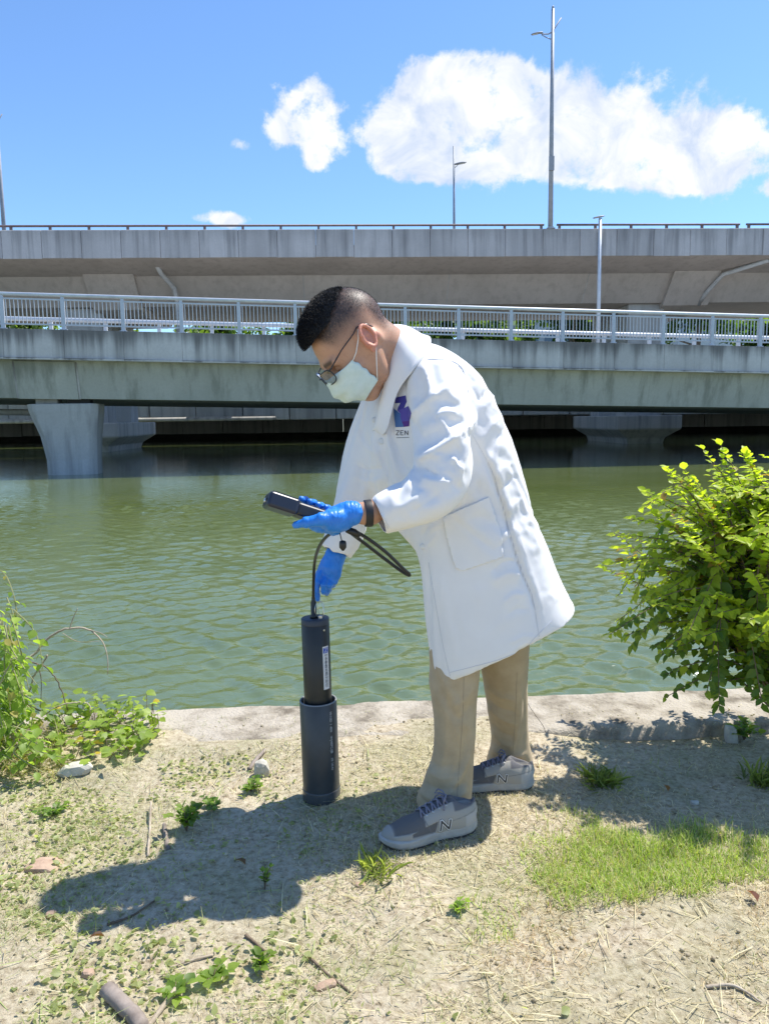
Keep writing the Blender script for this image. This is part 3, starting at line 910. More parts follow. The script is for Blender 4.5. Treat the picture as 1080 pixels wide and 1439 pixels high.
def build_head():
    v = Vol((-0.16, -0.12, -0.2), (0.15, 0.12, 0.17), 0.0022)
    v.ell((-0.012, 0, 0.048), (0.098, 0.077, 0.094), 0.01)
    v.ell((0.040, 0, 0.0), (0.066, 0.067, 0.092), 0.03)
    v.ell((0.040, 0, -0.062), (0.055, 0.058, 0.056), 0.03)
    v.cone((0.082, -0.012, -0.098), (0.082, 0.012, -0.098), 0.022, 0.022, 0.02)
    for s in (-1, 1):
        v.cone((0.0, s * 0.062, -0.02), (0.03, s * 0.05, -0.082), 0.014, 0.014, 0.03)       # jaw corner
        v.ell((0.070, s * 0.045, -0.022), (0.026, 0.024, 0.018), 0.02)                       # cheekbone
        v.cone((0.086, s * 0.045, 0.028), (0.096, s * 0.016, 0.032), 0.010, 0.011, 0.014)   # brow
        v.ell((0.103, s * 0.031, 0.008), (0.016, 0.017, 0.013), 0.012, None, 'sub')          # socket
        v.ell((0.082, s * 0.031, 0.008), (0.0135, 0.0145, 0.0125), 0.003)                     # lid over the eye
        v.ell((-0.026, s * 0.066, -0.012), (0.012, 0.016, 0.02), 0.016)
    v.cone((0.096, 0, 0.022), (0.120, 0, -0.026), 0.0085, 0.013, 0.012)
    for s in (-1, 1): v.ell((0.110, s * 0.013, -0.030), (0.012, 0.009, 0.009), 0.006)
    v.ell((0.104, 0, -0.062), (0.012, 0.026, 0.007), 0.008)
    v.ell((0.102, 0, -0.072), (0.011, 0.022, 0.007), 0.006)
    nk = w2h(NECK)
    v.cone((-0.035, 0, -0.045), nk, 0.058, 0.062, 0.025)
    # ears
    for s in (-1, 1):
        er = Matrix.Rotation(R(-14), 3, 'Y') @ Matrix.Rotation(R(s * 24), 3, 'Z')
        A = np.array(er)
        c = np.array((-0.004, s * 0.083, 0.004))
        ring = []
        for t in np.linspace(-2.4, 2.75, 15):
            q = np.array((-0.019 * math.cos(t) * -1 * -1 if False else 0.019 * math.sin(t * 1.0 + 1.57) * -1, s * 0.006, 0.031 * math.sin(t)))
            ring.append(c + A @ (q * (1.0 if q[2] > -0.01 else 0.86)))
        v.ell(c + A @ np.array((0, s * -0.001, 0)), (0.0185, 0.0052, 0.030), 0.004, A)
        v.chain(ring, [0.0042] * len(ring), 0.002)
        v.ell(c + A @ np.array((0.004, s * 0.006, -0.003)), (0.009, 0.0065, 0.012), 0.003, A, 'sub')
        v.ell(c + A @ np.array((-0.001, s * 0.007, 0.017)), (0.0075, 0.0045, 0.008), 0.003, A, 'sub')
        v.ell(c + A @ np.array((0.006, 0, -0.030)), (0.009, 0.0055, 0.009), 0.005, A)
        v.cone(c + A @ np.array((0.006, s * -0.01, 0.012)), c + A @ np.array((0.004, s * -0.008, -0.018)), 0.009, 0.009, 0.006)
    V, F = v.mesh(); V = relax(V, F, 2, 0.4)
    return V, F


HV, HF_ = build_head()


def top_line(x):
    """height of the edge between long top hair and clipped sides, for a given front-back position"""
    return 0.088 + 0.10 * np.clip(-0.03 - x, 0, 1) * 1.6 + 0.0 * x


def paint_head(V):
    x, y, z = V.T
    skin = np.array([0.50, 0.285, 0.185]); C = np.tile(skin, (len(V), 1))
    def blend(w, c): nonlocal C; C = C * (1 - w[:, None]) + np.array(c) * w[:, None]
    n = fbm(x * 40 + y * 17 + 50, z * 40 + y * 23 + 50, 3, 5)
    blend((n - 0.3) * 0.5, (0.40, 0.19, 0.12)); n5 = fbm(x * 260 + 50, z * 260 + y * 190 + 50, 2, 6); blend(sstep(0.62, 0.8, n5) * 0.22, (0.30, 0.13, 0.08))
    # ear reddens where light comes through, lips, cheeks
    ear = sstep(0.076, 0.083, np.abs(y)) * sstep(0.05, 0.03, np.abs(x + 0.002)) * sstep(0.055, 0.04, np.abs(z))
    blend(ear * 0.55, (0.60, 0.20, 0.14))
    # clipped hair: densest at the crown edge, fading out above the ear and at the nape
    side = sstep(0.022, 0.088, z + 0.16 * np.clip(-x, -0.02, 0.2)) * sstep(0.082, 0.060, x + 0.25 * (0.09 - np.minimum(z, 0.09)))
    back = sstep(-0.045, -0.075, x) * sstep(-0.075, 0.01, z)
    side = np.maximum(side, back * 0.9)
    side = side * (1 - ear)
    gr = fbm(x * 900, z * 900 + y * 700, 2, 9)
    blend(np.clip(side * (0.62 + 0.55 * gr), 0, 0.94), (0.022, 0.02, 0.022))
    # eyebrow
    br = np.exp(-((z - 0.034 - 0.10 * np.clip(0.05 - np.abs(y), -1, 0.02)) / 0.0055) ** 2) * sstep(0.012, 0.02, np.abs(y)) * sstep(0.056, 0.046, np.abs(y)) * (x > 0.05)
    blend(np.clip(br, 0, 0.85), (0.03, 0.022, 0.02))
    lips = np.exp(-((z + 0.067) / 0.01) ** 2 - (y / 0.024) ** 2) * (x > 0.09)
    blend(lips * 0.6, (0.42, 0.16, 0.13))
    return C


SKIN = attr_mat('skin', 0.5, 0.25, 260, 0.0012, 0.12, 0.4)
SKIN.node_tree.nodes['Principled BSDF'].inputs['Subsurface Scale'].default_value = 0.008


def build_body():
    """hidden torso and limbs at a coarser grid, joined with the detailed head in one mesh"""
    v = Vol((-0.55, -0.5, -0.02), (0.5, 0.42, 1.32), 0.009)
    hipL, hipR = pp(655, 800, 2.13), pp(675, 805, 2.27)
    pel = pp(668, 785, 2.2); mid = pp(655, 680, 2.2); chest = pp(615, 575, 2.19)
    v.cone(pel, mid, 0.10, 0.105, 0.03).cone(mid, chest, 0.105, 0.10, 0.03).cone(chest, NECK, 0.085, 0.056, 0.03)
    shL, shR = pp(605, 545, 2.05), pp(570, 555, 2.28)
    v.cone(shL, shR, 0.05, 0.05, 0.04)
    v.chain([hipL, pp(642, 960, 2.10), pp(640, 985, 2.10), pp(634, 1140, 2.09)], [0.045, 0.030, 0.030, 0.026], 0.015)
    v.chain([hipR, pp(706, 960, 2.28), pp(712, 985, 2.29), pp(722, 1080, 2.36)], [0.045, 0.030, 0.030, 0.026], 0.015)
    v.chain([shL, pp(628, 668, 1.95), pp(520, 721, 1.885), pp(492, 722, 1.875)], [0.045, 0.038, 0.027, 0.026], 0.02)
    v.chain([shR, pp(500, 690, 2.30), pp(471, 782, 2.27)], [0.045, 0.034, 0.026], 0.02)
    V, F = v.mesh(); V = relax(V, F, 3, 0.5)
    C = np.tile(np.array([0.47, 0.26, 0.165]), (len(V), 1))
    hv = h2w(HV)
    W = np.concatenate([V, hv]); FF = np.concatenate([F, HF_ + len(V)]); CC = np.concatenate([C, paint_head(HV)])
    o = fast_mesh('body', W, FF, SKIN, man, True); set_cols(o, CC)
    return o


BODY = build_body()


# ---- hair ----------------------------------------------------------
def build_hair():
    hm = mat('black_hair', [(0.008, 0.008, 0.009), (0.018, 0.018, 0.02)], 0.55, 300, spec=0.35)
    v = Vol((-0.13, -0.1, 0.04), (0.13, 0.1, 0.18), 0.0025)
    v.ell((0.002, 0, 0.082), (0.092, 0.064, 0.072), 0.01)
    v.ell((0.050, 0, 0.094), (0.042, 0.056, 0.042), 0.02)
    V, F = v.mesh(); V = relax(V, F, 2, 0.4)
    N = normals(V, F)
    # keep the cap above the fade line, thin at the back
    keepv = V[:, 2] > (0.098 + 0.35 * np.clip(-V[:, 0] - 0.03, 0, 1) + 0.18 * np.clip(0.05 - np.abs(V[:, 1]), -1, 0) - 0.10 * np.clip(V[:, 0] - 0.06, 0, 1))
    nb = (fbm(V[:, 0] * 120 + 9, V[:, 1] * 120 + V[:, 2] * 90 + 9, 3, 2) - 0.5)
    V = V + N * (nb * 0.0025)[:, None]
    keep = keepv[F].all(1)
    used = np.unique(F[keep]); mp = np.full(len(V), -1); mp[used] = np.arange(len(used))
    o = fast_mesh('hair', h2w(V[used]), mp[F[keep]], hm, man, True)
    # bristles: top brush, then short clipped sides
    r = np.random.default_rng(3)
    tops = V[used]; tn = N[used]
    ii = r.integers(0, len(tops), 16000)
    base = tops[ii] + r.normal(0, 0.001, (len(ii), 3)); dirs = tn[ii] + np.array([0.55, 0, 0.15]) + r.normal(0, 0.13, (len(ii), 3))
    dirs /= np.linalg.norm(dirs, axis=1, keepdims=True)
    ln = r.uniform(0.004, 0.008, len(ii)) * (0.6 + 0.7 * sstep(-0.06, 0.06, base[:, 0]))
    x, y, z = HV.T
    side = sstep(0.030, 0.09, z + 0.16 * np.clip(-x, -0.02, 0.2)) * sstep(0.080, 0.060, x + 0.25 * (0.09 - np.minimum(z, 0.09)))
    side = np.maximum(side, sstep(-0.045, -0.075, x) * sstep(-0.05, 0.03, z)) * (np.abs(y) < 0.085) * (x > -0.13)
    hn = normals(HV, HF_)
    cand = np.where(r.random(len(HV)) < side * 0.55)[0]; cand = r.choice(cand, min(9000, len(cand)), replace=False)
    d2 = hn[cand] + np.array([0.2, 0, 0.5]) * 0.7 + r.normal(0, 0.25, (len(cand), 3)); d2 /= np.linalg.norm(d2, axis=1, keepdims=True)
    B = np.concatenate([base, HV[cand]]); D = np.concatenate([dirs, d2]); LN = np.concatenate([ln, r.uniform(0.0015, 0.0035, len(cand))])
    W = np.concatenate([np.full(len(base), 0.00038), np.full(len(cand), 0.00026)])
    sd = np.cross(D, r.normal(0, 1, D.shape)); sd /= np.linalg.norm(sd, axis=1, keepdims=True)
    n = len(B); Q = np.empty((n, 4, 3), np.float32)
    Q[:, 0] = B - sd * W[:, None]; Q[:, 1] = B + sd * W[:, None]; tip = B + D * LN[:, None]
    Q[:, 2] = tip + sd * W[:, None] * 0.35; Q[:, 3] = tip - sd * W[:, None] * 0.35
    s = fast_mesh('hair_bristles', h2w(Q.reshape(-1, 3)), np.arange(n * 4).reshape(n, 4), hm, o); s['kind'] = 'stuff'


build_hair()


# ---- mask ----------------------------------------------------------
def build_mask():
    mm = mat('mint_mask_fabric', [(0.57, 0.68, 0.62), (0.63, 0.73, 0.68)], 0.85, 60, bump=0.25, bscale=900, bdist=0.0006, spec=0.2)
    na, nb = 41, 33; V = np.zeros((nb, na, 3), np.float32)
    for j in range(nb):
        b = j / (nb - 1)                          # 0 top .. 1 bottom
        zc = 0.014 - 0.112 * b; xc = 0.122 + 0.024 * math.sin(math.pi * min(1, b * 1.05)) ** 0.8 - 0.016 * b ** 3
        zs = 0.000 - 0.082 * b; xs = 0.058 - 0.004 * b; ys = 0.0735 - 0.006 * b
        for i in range(na):
            a = i / (na - 1) * 2 - 1; w = abs(a) ** 2.1
            x = xc * (1 - w) + xs * w + 0.006 * math.sin(math.pi * abs(a)) ; y = a * ys * (1 + 0.16 * math.sin(math.pi * abs(a)))
            z = zc * (1 - abs(a) ** 1.4) + zs * abs(a) ** 1.4
            pl = 0.0022 * math.sin(b * 2 * math.pi * 3.2) * (1 - 0.3 * w) + 0.0016 * math.sin(a * 9 + b * 5) 
            V[j, i] = (x + pl, y, z - 0.5 * pl)
    # keep the cloth just clear of the cheeks and chin
    hb = BVHTree.FromPolygons([Vector(p) for p in HV.tolist()], HF_.tolist())
    for j in range(nb):
        for i in range(na):
            q = Vector(V[j, i].tolist()); loc, nr, _, _ = hb.find_nearest(q)
            if nr.x * 0.6 + abs(nr.y) * 0.4 < -0.2: continue
            if (q - loc).dot(nr) < 0.003: V[j, i] = loc + nr * 0.003
    V = relax(V.reshape(-1, 3), grid_faces(nb, na), 1, 0.4).reshape(nb, na, 3)
    o = fast_mesh('face_mask', h2w(V.reshape(-1, 3)), grid_faces(nb, na), mm, man, True)
    sm = o.modifiers.new('thickness', 'SOLIDIFY'); sm.thickness = 0.0016; sm.offset = 1
    lm = mat('white_elastic', (0.75, 0.78, 0.76), 0.7)
    for s, i in ((1, na - 1), (-1, 0)):
        up, dn = V[1, i], V[nb - 2, i]
        MB().tube([h2w(p) for p in (up, up * 0.6 + np.array((0.012, s * 0.083, 0.012)) * 0.4, (0.012, s * 0.084, 0.020), (-0.004, s * 0.081, 0.033), (-0.016, s * 0.080, 0.024))], 0.0013, 6).build('ear_loop', lm, o, True)
        MB().tube([h2w(p) for p in (dn, dn * 0.5 + np.array((0.004, s * 0.088, -0.028)) * 0.5, (0.001, s * 0.088, -0.026), (-0.012, s * 0.084, -0.018))], 0.0013, 6).build('ear_loop', lm, o, True)


build_mask()


# ---- glasses -------------------------------------------------------
def build_glasses():
    fm = mat('dark_spectacle_frame', (0.012, 0.012, 0.016), 0.3, spec=0.6)
    root = empty('glasses'); root.parent = man
    gx, gz = 0.133, 0.015
    def rim(s, sc=1.0):
        pts = []
        for t in np.linspace(0, 2 * math.pi, 29):
            cx, cz = math.cos(t), math.sin(t)
            px = 0.0265 * sc * np.sign(cx) * abs(cx) ** 0.6; pz = 0.0185 * sc * np.sign(cz) * abs(cz) ** 0.6
            yy = s * 0.034 + px
            pts.append((gx - 0.35 * yy * yy / 0.07 - 0.12 * (pz + 0.0), yy, gz + pz))
        return pts
    lens = mat('spectacle_lens', (0.5, 0.55, 0.6), 0.03, spec=0.9, trans=0.85, ior=1.45)
    for s in (-1, 1):
        rp = rim(s)
        MB().tube([h2w(p) for p in rp[:-1] + [rp[0]]], 0.0016, 6, False).build('rim', fm, root, True)
        q = rim(s, 0.97)[:-1]; c = tuple(np.mean(q, 0) + np.array((0.0015, 0, 0)))
        mk('lens', [h2w(p).tolist() for p in q] + [h2w(c).tolist()], [(i, (i + 1) % len(q), len(q)) for i in range(len(q))], lens, root, True)
        hy = s * 0.066
        MB().tube([h2w(p) for p in ((gx - 0.016, s * 0.060, gz + 0.013), (gx - 0.024, hy + s * 0.004, gz + 0.013), (0.06, s * 0.076, gz + 0.020), (0.012, s * 0.0835, 0.036), (-0.006, s * 0.0835, 0.039), (-0.026, s * 0.082, 0.028), (-0.034, s * 0.080, 0.008))], [0.0022, 0.0022, 0.0017, 0.0017, 0.0018, 0.002, 0.0018], 6).build('temple', fm, root, True)
    MB().tube([h2w(p) for p in ((gx, -0.010, gz + 0.006), (gx + 0.004, 0, gz + 0.009), (gx, 0.010, gz + 0.006))], 0.0017, 6).build('bridge', fm, root, True)


build_glasses()


# ---- clothes kit -----------------------------------------------------
BPHI = R(20)
bl = np.array([math.sin(BPHI), -math.cos(BPHI), 0.0])        # his left


def catmull(P, n):
    P = np.asarray(P, np.float64); m = len(P); t = np.linspace(0, m - 1, n); i = np.clip(t.astype(int), 0, m - 2); f = (t - i)[:, None]
    p0, p1, p2, p3 = P[np.clip(i - 1, 0, m - 1)], P[i], P[i + 1], P[np.clip(i + 2, 0, m - 1)]
    return 0.5 * ((2 * p1) + (-p0 + p2) * f + (2 * p0 - 5 * p1 + 4 * p2 - p3) * f ** 2 + (-p0 + 3 * p1 - 3 * p2 + p3) * f ** 3)


def loft_rings(C, A, B, n=48, power=1.0, cap=True):
    """rings C + A cos + B sin -> closed tube"""
    th = np.linspace(0, 2 * np.pi, n, endpoint=False)
    c = np.sign(np.cos(th)) * np.abs(np.cos(th)) ** power; s = np.sign(np.sin(th)) * np.abs(np.sin(th)) ** power
    V = (C[:, None] + A[:, None] * c[None, :, None] + B[:, None] * s[None, :, None]).reshape(-1, 3)
    m = len(C); F = []
    for i in range(m - 1):
        for k in range(n):
            F.append((i * n + k, i * n + (k + 1) % n, (i + 1) * n + (k + 1) % n, (i + 1) * n + k))
    V = np.concatenate([V, C[:1], C[-1:]]); a, b = len(V) - 2, len(V) - 1
    F += [((k + 1) % n, k, a) for k in range(n)] + [((m - 1) * n + k, (m - 1) * n + (k + 1) % n, b) for k in range(n)]
    return V, F


def sweep(pts, rs, n=40, m=40, inset=0.0, squash=1.0, up=(0, 0, 1)):
    """tube with a round section round a smooth centre line; inset > 0 hollows the far end"""
    P = catmull(pts, m); r = catmull(np.array(rs)[:, None], m)[:, 0]
    T = np.gradient(P, axis=0); T /= np.linalg.norm(T, axis=1, keepdims=True)
    u = np.cross(T, np.array(up)); u /= np.linalg.norm(u, axis=1, keepdims=True); w = np.cross(T, u)
    A = u * r[:, None] * squash; B = w * r[:, None]; C = P
    if inset:
        C = np.concatenate([C, C[-1:], C[-1:] - T[-1:] * 0.035]); A = np.concatenate([A, A[-1:] * (1 - inset / r[-1]), A[-1:] * (1 - inset / r[-1])]); B = np.concatenate([B, B[-1:] * (1 - inset / r[-1]), B[-1:] * (1 - inset / r[-1])])
    return loft_rings(C, A, B, n)


def merge_meshes(parts):
    V = []; F = []; o = 0
    for v, f in parts:
        V.append(v); F += [tuple(i + o for i in q) for q in f]; o += len(v)
    return np.concatenate(V), F


def remesh(parts, vox):
    V, F = merge_meshes(parts)
    o = mk('tmp', V, F); m = o.modifiers.new('r', 'REMESH'); m.mode = 'VOXEL'; m.voxel_size = vox
    dg = bpy.context.evaluated_depsgraph_get(); ev = o.evaluated_get(dg); me = ev.to_mesh()
    W = np.empty(len(me.vertices) * 3, np.float32); me.vertices.foreach_get('co', W); W = W.reshape(-1, 3)
    L = np.empty(len(me.loops), np.int32); me.loops.foreach_get('vertex_index', L)
    Q = L.reshape(-1, 4)
    ev.to_mesh_clear(); d = o.data; bpy.data.objects.remove(o); bpy.data.meshes.remove(d)
    return W, Q


def project(V):
    q = (V + PON - np.array((0, 0, CAM_H))) @ np.array(CAM_R)
    return 540 + 1080 * q[:, 0] / -q[:, 2], 719.5 - 1080 * q[:, 1] / -q[:, 2]


def view_dir(V):
    d = V + PON - np.array((0, 0, CAM_H)); return d / np.linalg.norm(d, axis=1, keepdims=True)


def creases(V, F, folds, sel=None):
    """press folds into cloth: (polyline surveyed on the photo, width px, height m, skew)"""
    N = normals(V, F); u, v = project(V); face = sstep(0.15, -0.25, (N * view_dir(V)).sum(1))
    if sel is not None: face = face * sel
    D = np.zeros(len(V))
    for pts, w, h, *rest in folds:
        skew = rest[0] if rest else 0.0
        P = catmull(np.array(pts, float), 24)
        best = np.full(len(V), 1e9); bt = np.zeros(len(V)); bs = np.zeros(len(V))
        for i in range(len(P) - 1):
            a = P[i]; b = P[i + 1]; ab = b - a; L2 = ab @ ab + 1e-9
            t = np.clip(((u - a[0]) * ab[0] + (v - a[1]) * ab[1]) / L2, 0, 1)
            dx = u - a[0] - t * ab[0]; dy = v - a[1] - t * ab[1]; dd = np.hypot(dx, dy)
            m = dd < best; best = np.where(m, dd, best); bt = np.where(m, (i + t) / (len(P) - 1), bt)
            bs = np.where(m, np.sign(ab[0] * dy - ab[1] * dx), bs)
        ww = w * (1 + skew * bs)
        prof = np.exp(-(best / ww) ** 2) * 0.6 + np.exp(-best / (0.6 * ww)) * 0.4
        end = sstep(0, 0.22, bt) * sstep(1, 0.78, bt)
        D += h * prof * end
    return V + N * (D * face)[:, None]


# ---- lab coat --------------------------------------------------------
COAT = mat('white_coat_cotton', [(0.76, 0.75, 0.74), (0.81, 0.80, 0.79)], 0.75, 5, bump=0.12, bscale=700, bdist=0.0006, spec=0.25, sheen=0.15)
SL_PTS = [pp(598, 512, 2.12), pp(617, 560, 2.03), pp(622, 612, 1.985), pp(624, 655, 1.95), pp(607, 690, 1.925), pp(572, 707, 1.905), pp(526, 727, 1.885)]
SL_R = [0.070, 0.086, 0.080, 0.075, 0.068, 0.060, 0.050]
SR_PTS = [pp(560, 535, 2.26), pp(530, 590, 2.30), pp(508, 650, 2.31), pp(497, 697, 2.30), pp(486, 740, 2.28), pp(470, 779, 2.26)]
SR_R = [0.07, 0.078, 0.072, 0.068, 0.060, 0.043]
TORSO = [  # front px, back px, depth, half width
    ((533, 556), (556, 470), 2.165, 0.070), ((520, 578), (590, 478), 2.17, 0.112), ((510, 606), (632, 492), 2.18, 0.152), ((512, 645), (674, 528), 2.185, 0.166),
    ((530, 690), (707, 590), 2.185, 0.158), ((560, 735), (730, 652), 2.185, 0.152), ((586, 772), (750, 712), 2.185, 0.155), ((594, 815), (769, 762), 2.185, 0.162),
    ((600, 862), (785, 806), 2.185, 0.166), ((606, 906), (798, 834), 2.185, 0.168), ((615, 950), (809, 856), 2.185, 0.170)]


def build_coat_base(vox=0.0054, hollow=True):
    C = []; A = []; B = []; n = len(TORSO)
    for i, (f, b, y, hw) in enumerate(TORSO):
        pf, pb = pp(*f, y), pp(*b, y); C.append((pf + pb) / 2); A.append((pf - pb) / 2)
        yaw = BPHI if i < 4 else BPHI + (R(-9) - BPHI) * sstep(3.5, 7.5, i)
        B.append(np.array([math.sin(yaw), -math.cos(yaw), 0.0]) * hw)
    C, A, B = (catmull(q, 70) for q in (C, A, B))
    k = 0.94                                             # hollow hem
    if hollow: C = np.concatenate([C, C[-1:], C[-1:] * 0.4 + C[-4:-3] * 0.6, C[-7:-6]]); A = np.concatenate([A, A[-1:] * k, A[-1:] * k, A[-7:-6] * 0.86]); B = np.concatenate([B, B[-1:] * k, B[-1:] * k, B[-7:-6] * 0.86])
    # section turns from oval at the chest to boxy at the skirt
    nn = 72; th = np.linspace(0, 2 * np.pi, nn, endpoint=False); pw = np.interp(np.arange(len(C)), [0, 25, 50, len(C)], [0.9, 0.85, 0.66, 0.60])[:, None]
    c = np.sign(np.cos(th)) * np.abs(np.cos(th)) ** pw; s_ = np.sign(np.sin(th)) * np.abs(np.sin(th)) ** pw
    V, F = loft_rings(C, A, B, nn)
    V[:len(C) * nn] = (C[:, None] + A[:, None] * c[:, :, None] + B[:, None] * s_[:, :, None]).reshape(-1, 3)
    sl = sweep(SL_PTS, SL_R, inset=0.008 * hollow); sr = sweep(SR_PTS, SR_R, inset=0.008 * hollow)
    return remesh([(V, F), sl, sr], vox)


def sleeve_sel(V, pts, rs, k=1.35):
    P = catmull(pts, 60); r = catmull(np.array(rs)[:, None], 60)[:, 0]
    best = np.full(len(V), 9.0)
    for i in range(6, 60): best = np.minimum(best, np.linalg.norm(V - P[i], axis=1) / r[i])
    return sstep(k, 1.06, best)


SLEEVE_FOLDS = [
    ([(600, 505), (630, 506), (648, 516), (655, 536)], 3.0, -0.006), ([(604, 512), (630, 514), (642, 524), (648, 545)], 8, 0.005),
    ([(594, 508), (603, 535), (612, 560)], 6, 0.011, 0.55), ([(572, 588), (590, 571), (611, 556), (640, 540)], 7, 0.013, -0.5),
    ([(576, 560), (590, 545), (600, 520)], 9, -0.008),
    ([(580, 652), (612, 632), (640, 615), (662, 597), (674, 580)], 7, 0.017, -0.5), ([(580, 632), (610, 616), (640, 594), (655, 575)], 9, -0.010),
    ([(671, 545), (674, 562), (673, 585)], 5, 0.010), ([(656, 540), (660, 560), (662, 585)], 5, -0.008),
    ([(612, 584), (625, 600), (640, 620)], 4.5, 0.010, -0.4), ([(611, 586), (626, 579), (645, 582)], 4, 0.008), ([(628, 588), (645, 592), (655, 588)], 6, -0.009),
    ([(652, 608), (657, 628), (650, 655), (646, 684)], 5.5, 0.012, 0.3), ([(640, 625), (645, 640), (640, 660)], 6, -0.008),
    ([(584, 655), (600, 660), (618, 670)], 5, -0.014, -0.3), ([(590, 670), (612, 676), (640, 676)], 6, 0.010), ([(632, 642), (641, 652), (649, 664)], 4, 0.010),
    ([(585, 648), (600, 640), (625, 640)], 8, 0.010), ([(576, 652), (578, 668), (572, 690)], 6, 0.007), ([(560, 672), (564, 690), (560, 712)], 7, -0.005),
    ([(545, 690), (552, 706), (548, 724)], 6, 0.004), ([(596, 688), (580, 702), (556, 716)], 7, 0.006), ([(620, 690), (600, 706), (575, 722)], 7, -0.006),
    ([(512, 702), (526, 722), (541, 744)], 2.6, 0.0025), ([(520, 696), (534, 716), (549, 737)], 2.0, -0.0025),
    ([(618, 540), (636, 548), (650, 560)], 8, 0.006), ([(620, 560), (636, 566), (648, 570)], 7, -0.006), ([(586, 600), (600, 596), (612, 588)], 9, 0.006), ([(590, 615), (604, 610), (618, 604)], 8, -0.005)]
TORSO_FOLDS = [
    ([(664, 612), (690, 660), (706, 710), (716, 748), (733, 802), (748, 840), (757, 900)], 2.6, -0.006), ([(676, 620), (700, 664), (716, 712), (728, 752), (744, 802), (757, 840), (766, 890)], 8, 0.008, -0.5),
    ([(697, 534), (684, 550), (671, 566)], 3.0, -0.010), ([(702, 545), (690, 560), (678, 575)], 6, 0.008),
    ([(704, 585), (690, 600), (678, 618)], 6, 0.010, 0.4), ([(712, 600), (698, 616), (690, 640)], 6, -0.010), ([(714, 616), (700, 628), (694, 648)], 5, 0.009), ([(690, 570), (700, 578), (712, 590)], 7, 0.007),
    ([(722, 650), (708, 656), (698, 668)], 7, 0.009), ([(728, 668), (714, 676), (704, 690)], 7, -0.009), ([(735, 700), (722, 708), (712, 722)], 7, 0.008),
    ([(690, 806), (702, 792), (718, 787), (736, 796)], 6, -0.013, 0.4), ([(692, 818), (712, 806), (732, 808)], 7, 0.010), ([(700, 770), (712, 758), (722, 756)], 5, -0.010), ([(704, 752), (714, 746), (724, 744)], 5, 0.008),
    ([(706, 850), (720, 836), (740, 836)], 7, 0.009), ([(710, 866), (726, 856), (744, 858)], 6, -0.008), ([(715, 906), (734, 895), (752, 896)], 6, 0.008), ([(722, 918), (736, 908), (750, 910)], 5, -0.006),
    ([(748, 770), (760, 800), (764, 840)], 10, -0.010), ([(762, 780), (775, 812), (782, 848)], 9, 0.008), ([(740, 720), (752, 750), (758, 780)], 8, 0.007),
    ([(612, 800), (628, 860), (650, 930)], 16, 0.008), ([(640, 820), (664, 880), (690, 935)], 15, -0.010), ([(665, 815), (690, 860), (712, 925)], 12, 0.010), ([(600, 790), (606, 850), (622, 920)], 8, -0.005),
    ([(620, 724), (640, 716), (668, 702)], 7, -0.010), ([(600, 745), (620, 736), (640, 722)], 7, 0.009), ([(592, 775), (604, 762), (616, 748)], 6, 0.008), ([(590, 755), (600, 742), (606, 726)], 6, -0.008),
    ([(640, 700), (655, 688), (665, 670)], 8, 0.009), ([(652, 706), (668, 690), (676, 668)], 7, -0.010), ([(690, 690), (684, 668), (676, 650)], 7, 0.009),
    ([(514, 562), (523, 616), (546, 676), (560, 710)], 3.0, 0.005), ([(558, 545), (549, 600), (560, 640), (574, 668)], 4.0, -0.007), ([(552, 548), (543, 600), (553, 645), (566, 675)], 4, 0.005),
    ([(566, 500), (572, 520), (568, 545)], 5, 0.007), ([(580, 506), (574, 530), (566, 556)], 6, -0.010), ([(590, 494), (586, 520), (576, 548)], 6, 0.010),
    ([(556, 612), (566, 640), (578, 662)], 7, -0.007), ([(530, 600), (536, 640), (550, 676)], 7, -0.004), ([(640, 484), (662, 502), (690, 530)], 10, 0.005), ([(610, 484), (640, 500), (660, 520)], 7, -0.005),
    ([(497, 650), (515, 660), (540, 657)], 6, -0.010), ([(494, 664), (512, 676), (538, 672)], 6, 0.008), ([(500, 600), (512, 625), (530, 640)], 7, 0.007), ([(484, 690), (505, 700), (525, 690)], 6, -0.007), ([(508, 570), (506, 600), (516, 630)], 6, -0.006)]


